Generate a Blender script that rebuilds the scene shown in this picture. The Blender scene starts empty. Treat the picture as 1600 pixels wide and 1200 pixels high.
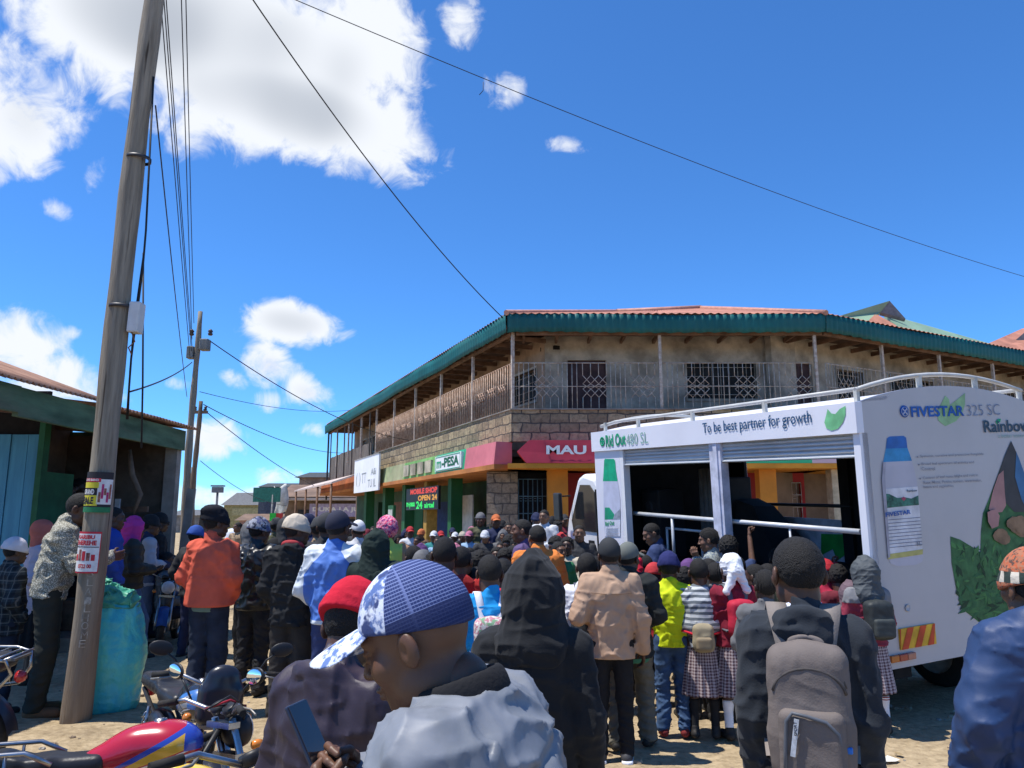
import bpy, math, random
import numpy as np
from mathutils import Vector, Matrix, Euler
random.seed(7)
R = math.radians
scene = bpy.context.scene
COL = scene.collection
F, PITCH, CAMH = 1209.0, R(9.85), 1.65
_c, _s = math.cos(PITCH), math.sin(PITCH)

def ray(px, py):
    u = (px-800)/F; v = (600-py)/F
    return Vector((u, _c - v*_s, _s + v*_c))
def at(px, py, depth):                       # depth = distance along world +Y
    r = ray(px, py); k = depth/r.y
    return Vector((r.x*k, depth, CAMH + r.z*k))
def onz(px, py, z):                          # where the line of sight meets the level z
    r = ray(px, py); k = (z-CAMH)/r.z
    return Vector((r.x*k, r.y*k, z))

# ---------------------------------------------------------------- tagging
def tag(o, label=None, cat=None, group=None, kind=None):
    if label: o['label'] = label
    if cat: o['category'] = cat
    if group: o['group'] = group
    if kind: o['kind'] = kind
    return o
def empty(name, loc=(0,0,0), rz=0, label=None, cat=None, group=None):
    o = bpy.data.objects.new(name, None); COL.objects.link(o)
    o.location = loc; o.rotation_euler = (0,0,rz); o.empty_display_size = .1
    return tag(o, label, cat, group)
def link(name, me, parent=None, loc=None, rot=None):
    o = bpy.data.objects.new(name, me); COL.objects.link(o)
    if parent: o.parent = parent
    if loc is not None: o.location = loc
    if rot is not None: o.rotation_euler = rot
    return o
def copy_tree(o, parent=None):
    c = o.copy(); COL.objects.link(c)
    if parent: c.parent = parent
    for ch in list(o.children): copy_tree(ch, c)
    return c

# ---------------------------------------------------------------- materials
def _nodes(name):
    m = bpy.data.materials.new(name); m.use_nodes = True
    nt = m.node_tree; b = nt.nodes['Principled BSDF']
    return m, nt, b
def N(nt, typ, **kw):
    n = nt.nodes.new(typ)
    for k, v in kw.items():
        if k.startswith('i_'):
            key = k[2:]
            key = int(key) if key.isdigit() else key.replace('_', ' ')
            n.inputs[key].default_value = v
        else: setattr(n, k, v)
    return n
def L(nt, a, b): nt.links.new(a, b)
def rgba(c): return (c[0], c[1], c[2], 1.0)
def setspec(b, v):
    b.inputs['Specular IOR Level'].default_value = v
def ramp(nt, stops, interp='LINEAR'):
    r = nt.nodes.new('ShaderNodeValToRGB'); cr = r.color_ramp; cr.interpolation = interp
    while len(cr.elements) < len(stops): cr.elements.new(.5)
    for e, (p, c) in zip(cr.elements, stops): e.position = p; e.color = rgba(c)
    return r
def mixc(nt, fac, a, b, blend='MIX'):
    m = nt.nodes.new('ShaderNodeMix'); m.data_type = 'RGBA'; m.blend_type = blend
    for sock, v in ((m.inputs[0], fac), (m.inputs[6], a), (m.inputs[7], b)):
        if hasattr(v, 'links'): nt.links.new(v, sock)
        elif isinstance(v, (int, float)): sock.default_value = v
        else: sock.default_value = rgba(v)
    return m.outputs[2]
def mth(nt, op, a, b=None, c=None):
    m = nt.nodes.new('ShaderNodeMath'); m.operation = op
    for i, v in enumerate((a, b, c)):
        if v is None: continue
        if hasattr(v, 'links'): nt.links.new(v, m.inputs[i])
        else: m.inputs[i].default_value = v
    return m.outputs[0]
_mc = {}
def mat(name, col, rough=.8, var=.18, scale=6, bump=0., bscale=60, metal=0., spec=.3, col2=None, dirt=0., dirtcol=(.22,.16,.10), stretch=None):
    key = name
    if key in _mc: return _mc[key]
    m, nt, b = _nodes(name)
    tc = N(nt, 'ShaderNodeTexCoord')
    co = tc.outputs['Object']
    if stretch:
        mp = N(nt, 'ShaderNodeMapping'); mp.inputs['Scale'].default_value = stretch; L(nt, co, mp.inputs[0]); co = mp.outputs[0]
    nz = N(nt, 'ShaderNodeTexNoise', i_Scale=scale, i_Detail=6., i_Roughness=.6); L(nt, co, nz.inputs['Vector'])
    c2 = col2 if col2 else tuple(x*(1-var*1.6) for x in col)
    c1 = col if col2 else tuple(min(1, x*(1+var*.6)) for x in col)
    rp = ramp(nt, [(.36, c2), (.64, c1)]); L(nt, nz.outputs[0], rp.inputs[0])
    out = rp.outputs[0]
    if dirt > 0:
        n2 = N(nt, 'ShaderNodeTexNoise', i_Scale=scale*.45, i_Detail=8., i_Roughness=.7); L(nt, co, n2.inputs['Vector'])
        r2 = ramp(nt, [(.48, (0,0,0)), (.75, (dirt,)*3)]); L(nt, n2.outputs[0], r2.inputs[0])
        out = mixc(nt, r2.outputs[0], out, dirtcol)
    L(nt, out, b.inputs['Base Color'])
    b.inputs['Roughness'].default_value = rough; b.inputs['Metallic'].default_value = metal; setspec(b, spec)
    if bump > 0:
        n3 = N(nt, 'ShaderNodeTexNoise', i_Scale=bscale, i_Detail=4.); L(nt, co, n3.inputs['Vector'])
        bp = N(nt, 'ShaderNodeBump', i_Strength=bump, i_Distance=.01); L(nt, n3.outputs[0], bp.inputs['Height']); L(nt, bp.outputs[0], b.inputs['Normal'])
    _mc[key] = m
    return m
def emit(name, col, strength):
    if name in _mc: return _mc[name]
    m, nt, b = _nodes(name)
    b.inputs['Base Color'].default_value = rgba(tuple(x*.3 for x in col))
    b.inputs['Emission Color'].default_value = rgba(col); b.inputs['Emission Strength'].default_value = strength
    _mc[name] = m; return m

# ---------------------------------------------------------------- mesh builder
class MB:
    def __init__(s): s.v = []; s.f = []; s.m = []; s.sm = []
    def add(s, vs, fs, mi=0, smooth=False):
        o = len(s.v); s.v += [tuple(p) for p in vs]
        for f in fs: s.f.append(tuple(o+i for i in f)); s.m.append(mi); s.sm.append(smooth)
        return s
    def box(s, c, d, rot=None, mi=0):
        x, y, z = d[0]/2, d[1]/2, d[2]/2
        vs = [Vector((sx*x, sy*y, sz*z)) for sz in (-1,1) for sy in (-1,1) for sx in (-1,1)]
        if rot is not None:
            mm = rot if isinstance(rot, Matrix) else Euler(rot).to_matrix()
            vs = [mm @ p for p in vs]
        vs = [p + Vector(c) for p in vs]
        return s.add(vs, [(0,2,3,1),(4,5,7,6),(0,1,5,4),(2,6,7,3),(0,4,6,2),(1,3,7,5)], mi)
    def bx(s, x0, x1, y0, y1, z0, z1, mi=0):
        return s.box(((x0+x1)/2,(y0+y1)/2,(z0+z1)/2), (abs(x1-x0),abs(y1-y0),abs(z1-z0)), None, mi)
    def prism(s, pts, ext, mi=0):
        n = len(pts); e = Vector(ext); a = [Vector(p) for p in pts]
        vs = a + [p+e for p in a]
        fs = [tuple(range(n))[::-1], tuple(range(n, 2*n))] + [(i,(i+1)%n,n+(i+1)%n,n+i) for i in range(n)]
        return s.add(vs, fs, mi)
    def poly(s, pts, mi=0): return s.add(pts, [tuple(range(len(pts)))], mi)
    def tube(s, pts, r, seg=8, mi=0, cap=True, sx=1.0):
        pts = [Vector(p) for p in pts]; n = len(pts)
        rs = r if isinstance(r, (list, tuple)) else [r]*n
        vs = []; up = None
        for i, p in enumerate(pts):
            t = (pts[min(i+1,n-1)] - pts[max(i-1,0)])
            if t.length < 1e-9: t = Vector((0,0,1))
            t.normalize()
            if up is None:
                up = Vector((0,0,1)) if abs(t.z) < .9 else Vector((1,0,0))
            a = t.cross(up)
            if a.length < 1e-6: a = t.cross(Vector((0,1,0)))
            a.normalize(); b = a.cross(t); up = b
            for k in range(seg):
                an = 2*math.pi*k/seg
                vs.append(p + (a*math.cos(an)*sx + b*math.sin(an))*rs[i])
        fs = []
        for i in range(n-1):
            for k in range(seg):
                k2 = (k+1) % seg
                fs.append((i*seg+k, (i+1)*seg+k, (i+1)*seg+k2, i*seg+k2))
        s.add(vs, fs, mi, True)
        if cap:
            o = len(s.v) - len(vs)
            s.f.append(tuple(o+k for k in range(seg))); s.m.append(mi); s.sm.append(False)
            s.f.append(tuple(o+(n-1)*seg+k for k in range(seg))[::-1]); s.m.append(mi); s.sm.append(False)
        return s
    def lathe(s, prof, seg=20, c=(0,0,0), axis=None, mi=0):      # prof: (radius, height) along local Z
        mm = axis if axis is not None else Matrix.Identity(3)
        vs = []; C = Vector(c)
        for r, h in prof:
            for k in range(seg):
                a = 2*math.pi*k/seg
                vs.append(C + mm @ Vector((r*math.cos(a), r*math.sin(a), h)))
        fs = [(i*seg+k, i*seg+(k+1)%seg, (i+1)*seg+(k+1)%seg, (i+1)*seg+k) for i in range(len(prof)-1) for k in range(seg)]
        return s.add(vs, fs, mi, True)
    def grid(s, fn, nu, nv, mi=0, smooth=True):
        vs = [fn(i/nu, j/nv) for j in range(nv+1) for i in range(nu+1)]
        fs = [(j*(nu+1)+i, j*(nu+1)+i+1, (j+1)*(nu+1)+i+1, (j+1)*(nu+1)+i) for j in range(nv) for i in range(nu)]
        return s.add(vs, fs, mi, smooth)
    def mesh(s, name, mats):
        me = bpy.data.meshes.new(name); me.from_pydata(s.v, [], s.f)
        for m in (mats if isinstance(mats, (list, tuple)) else [mats]): me.materials.append(m)
        if len(s.f):
            me.polygons.foreach_set('material_index', s.m); me.polygons.foreach_set('use_smooth', s.sm)
        me.update(); return me
    def build(s, name, mats, parent=None, loc=None, rot=None, bevel=0):
        o = link(name, s.mesh(name, mats), parent, loc, rot)
        if bevel:
            b = o.modifiers.new('bevel', 'BEVEL'); b.width = bevel; b.segments = 2; b.limit_method = 'ANGLE'
        return o
def rotTo(z):                                   # matrix whose Z axis is along z
    return Vector(z).normalized().to_track_quat('Z', 'Y').to_matrix()

# ---------------------------------------------------------------- lettering
def text_verts(txt, size=1., bold=0., fit=None, shear=0.):
    cu = bpy.data.curves.new('t', 'FONT'); cu.body = txt; cu.size = size; cu.offset = bold; cu.shear = shear
    cu.resolution_u = 3; cu.align_x = 'LEFT'
    ob = bpy.data.objects.new('t', cu); COL.objects.link(ob)
    dg = bpy.context.evaluated_depsgraph_get()
    me = bpy.data.meshes.new_from_object(ob.evaluated_get(dg))
    vs = np.array([v.co[:] for v in me.vertices]) if len(me.vertices) else np.zeros((0,3))
    fs = [tuple(p.vertices) for p in me.polygons]
    bpy.data.objects.remove(ob); bpy.data.curves.remove(cu); bpy.data.meshes.remove(me)
    if fit is not None and len(vs):
        mn, mx = vs.min(0), vs.max(0)
        vs[:,0] = (vs[:,0]-mn[0])/(mx[0]-mn[0]+1e-9)*fit[0]
        vs[:,1] = (vs[:,1]-mn[1])/(mx[1]-mn[1]+1e-9)*fit[1]
    return vs, fs
def add_text(mb, txt, o, u, v, w, h, mi=0, bold=.0, off=.004, shear=0.):   # box (w,h) with lower left o on the plane u,v
    vs, fs = text_verts(txt, 1., bold, (w, h), shear)
    o, u, v = Vector(o), Vector(u).normalized(), Vector(v).normalized(); n = u.cross(v)
    mb.add([o + u*p[0] + v*p[1] + n*off for p in vs], fs, mi)

# ---------------------------------------------------------------- numpy noise
def vnoise(P, seed=0):
    P = np.asarray(P, dtype=np.float64)
    I = np.floor(P).astype(np.int64); Fr = P - I; W = Fr*Fr*(3-2*Fr)
    def h(ix, iy, iz):
        n = (ix*374761393 + iy*668265263 + iz*2147483647 + seed*974711) & 0x7fffffff
        n = ((n ^ (n >> 13))*1274126177) & 0x7fffffff
        return ((n ^ (n >> 16)) & 0xffff)/65535.0
    out = 0
    for dx in (0,1):
        wx = W[...,0] if dx else 1-W[...,0]
        for dy in (0,1):
            wy = W[...,1] if dy else 1-W[...,1]
            for dz in (0,1):
                wz = W[...,2] if dz else 1-W[...,2]
                out = out + wx*wy*wz*h(I[...,0]+dx, I[...,1]+dy, I[...,2]+dz)
    return out
# ================================================================ camera, sun, sky
cam = bpy.data.objects.new('camera', bpy.data.cameras.new('camera')); COL.objects.link(cam)
cam.location = (0,0,CAMH); cam.rotation_euler = (R(90)+PITCH, 0, 0)
cam.data.sensor_width = 36; cam.data.lens = F/1600*36; cam.data.clip_start = .05; cam.data.clip_end = 6000
scene.camera = cam
SUN_EL = R(69)
tosun = Vector((-math.cos(SUN_EL)*.99, -math.cos(SUN_EL)*.12, math.sin(SUN_EL))).normalized()
sl = bpy.data.lights.new('sun', 'SUN'); sl.energy = 4.6; sl.angle = R(.53); sl.color = (1, .955, .88)
so = bpy.data.objects.new('sun', sl); COL.objects.link(so)
so.rotation_euler = tosun.to_track_quat('Z', 'Y').to_euler(); so.location = (-20, 0, 40)
vs_ = scene.view_settings; vs_.view_transform = 'Standard'; vs_.look = 'None'; vs_.exposure = .45; vs_.gamma = 1

w = bpy.data.worlds.new('World'); scene.world = w; w.use_nodes = True
w.cycles.sampling_method = 'MANUAL'; w.cycles.sample_map_resolution = 256
nt = w.node_tree; bg = nt.nodes['Background']
sky = N(nt, 'ShaderNodeTexSky'); sky.sky_type = 'NISHITA'; sky.sun_disc = False
sky.sun_elevation = SUN_EL; sky.sun_rotation = math.atan2(tosun.x, tosun.y); sky.altitude = 2400
sky.air_density = 1.0; sky.dust_density = .25; sky.ozone_density = 3.2
geo = N(nt, 'ShaderNodeTexCoord'); D = geo.outputs['Generated']
nv = N(nt, 'ShaderNodeTexNoise', i_Scale=5.5, i_Detail=6., i_Roughness=.62, i_Distortion=.7); L(nt, D, nv.inputs['Vector'])
nv2 = N(nt, 'ShaderNodeTexNoise', i_Scale=24., i_Detail=7., i_Roughness=.62, i_Distortion=.6); L(nt, D, nv2.inputs['Vector'])
nv3 = N(nt, 'ShaderNodeTexNoise', i_Scale=4.2, i_Detail=2., i_Roughness=.5)
mp = N(nt, 'ShaderNodeMapping'); mp.inputs['Location'].default_value = (3.1,1.7,.6); L(nt, D, mp.inputs[0]); L(nt, mp.outputs[0], nv3.inputs['Vector'])
blobs = [  # px, py, half width, half height, tilt, strength
 (280,30,170,80,0,1.6), (455,160,165,62,10,1.6), (545,90,90,95,0,1.4), (380,60,190,85,0,1.5), (330,190,110,70,0,.7), (180,110,120,60,0,.55),
 (30,190,70,90,30,1.1), (-10,120,60,80,0,.8), (145,285,24,48,20,.62), (95,328,40,20,20,.6), (715,30,40,48,0,.6), (785,138,36,34,20,.66), (885,228,42,18,5,.62),
 (455,505,66,30,5,1.25), (395,512,40,20,0,.6), (425,572,38,32,30,1.1), (478,612,40,25,20,1.1), (430,628,36,22,0,.8), (335,688,46,32,0,1.15), (365,592,28,18,25,.6), (285,600,24,14,0,.62),
 (432,742,42,18,0,.85), (490,672,40,16,0,.55), (80,590,110,40,15,.9), (10,545,80,60,0,.9), (112,520,20,14,0,.55), (380,778,130,20,0,.85), (230,780,120,30,0,.9), (600,770,120,20,0,.8),
 (-400,300,260,160,0,.9), (2100,450,300,120,0,.9)]
acc = None
for px, py, a, b, tl, st in blobs:
    c = ray(px, py); dist = c.length; c.normalize()
    t1 = Vector((0,0,1)).cross(c).normalized()*-1; t2 = t1.cross(c).normalized()
    if t2.z < 0: t2 = -t2
    ca, sa = math.cos(R(tl)), math.sin(R(tl))
    u = (t1*ca - t2*sa)*(F*dist/a); v = (t1*sa + t2*ca)*(F*dist/b)
    d1 = N(nt, 'ShaderNodeVectorMath', operation='DOT_PRODUCT'); L(nt, D, d1.inputs[0]); d1.inputs[1].default_value = u
    d2 = N(nt, 'ShaderNodeVectorMath', operation='DOT_PRODUCT'); L(nt, D, d2.inputs[0]); d2.inputs[1].default_value = v
    q = mth(nt, 'MULTIPLY_ADD', d1.outputs['Value'], d1.outputs['Value'], mth(nt, 'MULTIPLY', d2.outputs['Value'], d2.outputs['Value']))
    g = mth(nt, 'MULTIPLY_ADD', q, -.55, st)
    acc = g if acc is None else mth(nt, 'SMOOTH_MAX', acc, g, .25)
nz = mth(nt, 'MULTIPLY_ADD', nv.outputs[0], 1.5, -.75)
nz2 = mth(nt, 'MULTIPLY_ADD', nv2.outputs[0], 1.9, -.95)
dens = mth(nt, 'ADD', mth(nt, 'ADD', acc, nz), nz2)
cov = N(nt, 'ShaderNodeMapRange', interpolation_type='SMOOTHSTEP'); L(nt, dens, cov.inputs[0])
cov.inputs[1].default_value = .22; cov.inputs[2].default_value = 1.02
thick = N(nt, 'ShaderNodeMapRange', interpolation_type='SMOOTHSTEP')
L(nt, mth(nt, 'ADD', acc, mth(nt, 'MULTIPLY_ADD', nv3.outputs[0], 1.6, -.8)), thick.inputs[0])
thick.inputs[1].default_value = .95; thick.inputs[2].default_value = 1.75
ccol = mixc(nt, thick.outputs[0], (5.6,5.8,6.1), (3.15,3.4,3.8))
skyt = mixc(nt, 1.0, sky.outputs[0], (.47,.93,1.36), 'MULTIPLY')
fin = mixc(nt, mth(nt, 'MULTIPLY', cov.outputs[0], .97), skyt, ccol)
L(nt, fin, bg.inputs['Color']); bg.inputs['Strength'].default_value = .125

# ================================================================ ground
gm, nt, b = _nodes('dry_earth')
tc = N(nt, 'ShaderNodeTexCoord'); co = tc.outputs['Object']
n1 = N(nt, 'ShaderNodeTexNoise', i_Scale=.9, i_Detail=9., i_Roughness=.65); L(nt, co, n1.inputs['Vector'])
n2 = N(nt, 'ShaderNodeTexNoise', i_Scale=14., i_Detail=8., i_Roughness=.7); L(nt, co, n2.inputs['Vector'])
n3 = N(nt, 'ShaderNodeTexVoronoi', i_Scale=24.); L(nt, co, n3.inputs['Vector'])
r1 = ramp(nt, [(.3,(.26,.20,.13)), (.5,(.43,.335,.21)), (.72,(.53,.42,.28))]); L(nt, n1.outputs[0], r1.inputs[0])
r2 = ramp(nt, [(.3,(.55,.53,.5)), (.6,(1,1,1)), (.78,(1.12,1.1,1.08))]); L(nt, n2.outputs[0], r2.inputs[0])
r3 = ramp(nt, [(.0,(1.1,1.08,1.05)), (.16,(.95,.95,.95)), (.3,(1,1,1))]); L(nt, n3.outputs['Distance'], r3.inputs[0])
c_ = mixc(nt, 1., mixc(nt, 1., r1.outputs[0], r2.outputs[0], 'MULTIPLY'), r3.outputs[0], 'MULTIPLY')
L(nt, c_, b.inputs['Base Color']); b.inputs['Roughness'].default_value = .97; setspec(b, .1)
hb = mth(nt, 'ADD', n2.outputs[0], mth(nt, 'MULTIPLY', n3.outputs['Distance'], -.3))
bp = N(nt, 'ShaderNodeBump', i_Strength=.6, i_Distance=.04); L(nt, hb, bp.inputs['Height']); L(nt, bp.outputs[0], b.inputs['Normal'])
GROUND = gm
def gh(x, y):
    P = np.stack([np.asarray(x)*.8, np.asarray(y)*.8, np.zeros_like(np.asarray(x, float))], -1)
    return (vnoise(P, 3)-.5)*.07 + (vnoise(P*3.7, 5)-.5)*.035
xs = np.concatenate([[-3000,-600,-120,-40], np.arange(-14,14.01,.12), [40,120,600,3000]])
ys = np.concatenate([[-3000,-300,-40], np.arange(-2,26.01,.12), [40,120,600,4000]])
X, Y = np.meshgrid(xs, ys); fall = np.clip((14-np.abs(X))/3,0,1)*np.clip((26-Y)/5,0,1)*np.clip((Y+2)/2,0,1)
Z = gh(X, Y)*fall
nx, ny = len(xs), len(ys); V = np.stack([X.ravel(), Y.ravel(), Z.ravel()], 1)
ii, jj = np.meshgrid(np.arange(nx-1), np.arange(ny-1)); a = (jj*nx+ii).ravel()
me = bpy.data.meshes.new('ground'); me.from_pydata(V.tolist(), [], np.stack([a,a+1,a+nx+1,a+nx],1).tolist()); me.materials.append(gm)
me.polygons.foreach_set('use_smooth', [True]*len(me.polygons))
tag(link('ground', me), kind='structure')

# loose stones and litter
rng = np.random.RandomState(5)
mb = MB()
for i in range(1500):
    d = 3.2 + 8.5*rng.rand()**1.3; x = -4.5 + 10.5*rng.rand()
    r = .008 + .035*rng.rand()**4
    z = float(gh(x, d))
    ax = rng.rand(3)*6
    vs = []
    for k in range(3):
        for q in range(6):
            th = q*math.pi/3 + rng.rand()*.5; ph = (-.55, .25, .9)[k]
            rr = r*(.75+.5*rng.rand())
            vs.append((x + rr*math.cos(th)*math.cos(ph), d + rr*math.sin(th)*math.cos(ph)*.8, z + rr*math.sin(ph)*.7))
    fs = [(k*6+q, k*6+(q+1)%6, (k+1)*6+(q+1)%6, (k+1)*6+q) for k in range(2) for q in range(6)] + [tuple(range(12,18))]
    mb.add(vs, fs, int(rng.randint(3)))
tag(mb.build('gravel', [mat('stone_grey',(.30,.27,.23)), mat('stone_tan',(.36,.28,.19)), mat('stone_brown',(.22,.16,.11))]), 'loose stones scattered over the dry earth street', 'gravel', kind='stuff')
mb = MB()
for i in range(70):
    d = 4.2 + 6*rng.rand(); x = -3 + 8*rng.rand(); z = float(gh(x, d)) + .012
    s_ = .02+.05*rng.rand(); an = rng.rand()*6
    pts = []
    for q in range(5):
        th = an + q*1.2566; rr = s_*(.6+.7*rng.rand())
        pts.append((x+rr*math.cos(th), d+rr*math.sin(th), z + .02*rng.rand()))
    mb.poly(pts, int(rng.randint(3)))
tag(mb.build('litter', [mat('paper_white',(.7,.68,.62)), mat('dry_leaf',(.33,.24,.12)), mat('plastic_scrap',(.25,.34,.42))]), 'scraps of paper and dry leaves on the street', 'litter', kind='stuff')

# far hills
mb = MB()
for k, (Yd, zz) in enumerate(((1500,9),(2600,22))):
    top = []
    for i in range(61):
        x = -2500 + i*80
        top.append((x, Yd + 40*k, zz*(.6+.6*math.sin(i*.21+k)+.3*math.sin(i*.63))+3))
    for i in range(60):
        a, c = top[i], top[i+1]
        mb.add([(a[0],a[1]-150,-1),(c[0],c[1]-150,-1),c,a,(c[0],c[1]+300,-1),(a[0],a[1]+300,-1)], [(0,1,2,3),(3,2,4,5)])
tag(mb.build('hills', mat('hill_green',(.075,.10,.09))), kind='structure')
# ================================================================ materials shared by the buildings
def mat_stone(name='rough_stone', bw=.46, bh=.23, c1=(.42,.315,.19), c2=(.235,.175,.11), mortar=(.10,.085,.07), plane='xz'):
    if name in _mc: return _mc[name]
    m, nt, b = _nodes(name)
    tc = N(nt, 'ShaderNodeTexCoord'); sp = N(nt, 'ShaderNodeSeparateXYZ'); cb = N(nt, 'ShaderNodeCombineXYZ')
    L(nt, tc.outputs['Object'], sp.inputs[0])
    nz = N(nt, 'ShaderNodeTexNoise', i_Scale=3., i_Detail=5.); L(nt, tc.outputs['Object'], nz.inputs['Vector'])
    wob = mth(nt, 'MULTIPLY_ADD', nz.outputs[0], .16, -.08)
    L(nt, mth(nt, 'ADD', mth(nt, 'ADD', sp.outputs[0], sp.outputs[1]), wob), cb.inputs[0]); L(nt, mth(nt, 'ADD', sp.outputs[2], mth(nt, 'MULTIPLY', wob, .6)), cb.inputs[1])
    br = N(nt, 'ShaderNodeTexBrick', i_Scale=1., i_Mortar_Size=.018, i_Mortar_Smooth=.3, i_Bias=0., i_Brick_Width=bw, i_Row_Height=bh)
    br.inputs['Color1'].default_value = rgba(c1); br.inputs['Color2'].default_value = rgba(c2); br.inputs['Mortar'].default_value = rgba(mortar)
    br.offset = .5; L(nt, cb.outputs[0], br.inputs['Vector'])
    n2 = N(nt, 'ShaderNodeTexNoise', i_Scale=9., i_Detail=8., i_Roughness=.7); L(nt, tc.outputs['Object'], n2.inputs['Vector'])
    r2 = ramp(nt, [(.3,(.45,.45,.45)), (.55,(1,1,1)), (.75,(1.25,1.22,1.15))]); L(nt, n2.outputs[0], r2.inputs[0])
    L(nt, mixc(nt, 1., br.outputs[0], r2.outputs[0], 'MULTIPLY'), b.inputs['Base Color']); b.inputs['Roughness'].default_value = .95
    bp = N(nt, 'ShaderNodeBump', i_Strength=.8, i_Distance=.04); L(nt, mth(nt, 'ADD', mth(nt,'MULTIPLY',br.outputs['Fac'],-1.), n2.outputs[0]), bp.inputs['Height']); L(nt, bp.outputs[0], b.inputs['Normal'])
    _mc[name] = m; return m
STONE = mat_stone()
BLOCK = mat_stone('squared_block', .38, .25, (.40,.29,.19), (.30,.215,.14), (.16,.12,.09))
PLASTER = mat('grey_plaster', (.49,.415,.335), .95, .25, 1.6, .5, 22, dirt=.9, dirtcol=(.15,.125,.10))
PLASTERB = mat('brown_plaster', (.36,.25,.175), .95, .25, 1.4, .3, 25, dirt=.7, dirtcol=(.13,.10,.08))
BOARD = mat('weathered_board', (.17,.145,.125), .9, .3, 3, .3, 40, stretch=(6,6,.6))
WOOD = mat('brown_timber', (.20,.115,.075), .85, .3, 3, .3, 40)
TEAL = mat('teal_sheet', (.008,.115,.115), .55, .14, 1.2, 0, dirt=.35, dirtcol=(.06,.10,.09))
PINKROOF = mat('faded_red_roof', (.47,.205,.135), .65, .2, 1.0, 0, dirt=.4, dirtcol=(.35,.14,.09))
GRILLE = mat('pale_rusty_iron', (.56,.49,.41), .7, .25, 12, 0, col2=(.36,.26,.20))
GRILLEB = mat('rust_pink_iron', (.50,.36,.27), .75, .25, 12, 0, col2=(.30,.18,.12))
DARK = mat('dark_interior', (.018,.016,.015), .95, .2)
DOORP = mat('dark_red_door', (.085,.045,.045), .7, .25, 3)
PINK = mat('faded_pink_paint', (.60,.17,.20), .75, .12, 1.5, dirt=.3, dirtcol=(.5,.2,.2))
CRIMSON = mat('crimson_paint', (.42,.035,.065), .7, .12, 1.5, dirt=.3, dirtcol=(.3,.06,.07))
REDW = mat('red_wall_paint', (.36,.03,.03), .75, .15, 1.2, dirt=.4, dirtcol=(.18,.04,.03))
ORANGE = mat('orange_wall_paint', (.62,.24,.03), .75, .12, 1.2, dirt=.4, dirtcol=(.35,.14,.04))
GREENP = mat('green_paint', (.015,.11,.035), .7, .15, 1.2, dirt=.4, dirtcol=(.05,.12,.05))
GREENL = mat('light_green_paint', (.19,.42,.12), .75, .2, 1.5, dirt=.5, dirtcol=(.25,.30,.16))
GREENS = mat('sign_green', (.03,.33,.16), .6, .08, 1.5)
WHITEP = mat('white_paint', (.80,.80,.79), .6, .05, 2)
CREAM = mat('cream_render', (.50,.43,.31), .9, .2, 1.5, dirt=.5)
CONC = mat('stained_concrete', (.26,.24,.21), .95, .25, 2., .3, 25, dirt=.5)

# ================================================================ the two storey corner building
A_ = Vector((0,18.5,0)); DL = Vector((-.395,.919,0)).normalized(); LW = 24.5
E_ = A_ + DL*LW; B_ = A_ + Vector((7.6,0,0)); DR = Vector((.874,.486,0)).normalized(); LR = 15.; C_ = B_ + DR*LR
bld = empty('corner_building', A_, 0, 'long two storey corner building with teal tin eaves, barred balconies and painted shopfronts', 'building')
ZS, ZP, ZF = 3.46, 4.23, 3.35           # top of the sign band, top of the stone parapet, upper floor
ZE0, ZE1 = 6.10, 6.55                   # eave sheet
def wing(o, d): # local x along the wall, local y inwards
    o = Vector(o) - A_
    return dict(loc=o, rot=(0,0,math.atan2(d.y, d.x)))
WL = wing(E_, -DL); WF = wing(A_, Vector((1,0,0))); WR = wing(B_, DR)
def bb(mb, name, mats, wg, bevel=0): return mb.build(name, mats, bld, wg['loc'], wg['rot'], bevel)
def wall_holes(mb, x0, x1, y0, y1, z0, z1, holes, mi=0):
    holes = sorted(holes); x = x0
    for (a, c, lo, hi) in holes:
        if a > x: mb.bx(x, a, y0, y1, z0, z1, mi)
        if lo > z0: mb.bx(a, c, y0, y1, z0, lo, mi)
        if hi < z1: mb.bx(a, c, y0, y1, hi, z1, mi)
        x = c
    if x < x1: mb.bx(x, x1, y0, y1, z0, z1, mi)
def bar(mb, p, q, r=.012, seg=5, mi=0): mb.tube([p, q], r, seg, mi)
BAL = 1.3    # balcony depth
# --- upper walls with their openings
win_f = [(2.2-.85+.1, 2.45, ZF, 5.72), (4.55, 6.35, 4.70, 5.66)]          # front: door, window
mb = MB(); wall_holes(mb, .86, 7.4, BAL, BAL+.2, ZF, ZE0+.35, win_f); bb(mb, 'upper_wall', PLASTER, WF)
win_l = [(LW-3.1, LW-1.35, 4.75, 5.6)] + [(2.2+i*1.15, 2.95+i*1.15, 4.85, 5.55) for i in range(5)]
win_l += [(8.8,9.9,ZF,5.5), (12.2,13.6,4.7,5.5), (15.4,16.4,ZF,5.5), (18.3,19.6,4.7,5.5)]
mb = MB(); wall_holes(mb, 0, LW-.86, BAL, BAL+.2, ZF, ZE0+.35, win_l); mb.bx(-.0,.2,BAL+.2,7,0,ZE0+.35); bb(mb, 'upper_wall', PLASTERB, WL)
win_r = [(.35,1.15,ZF,5.7),(2.1,3.2,4.7,5.65),(4.4,6.4,4.7,5.65),(7.6,8.5,ZF,5.65),(9.6,11.4,4.7,5.65)]
mb = MB(); wall_holes(mb, -.34, LR, BAL, BAL+.2, ZF, ZE0+.35, win_r); bb(mb, 'upper_wall', PLASTER, WR)
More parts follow.
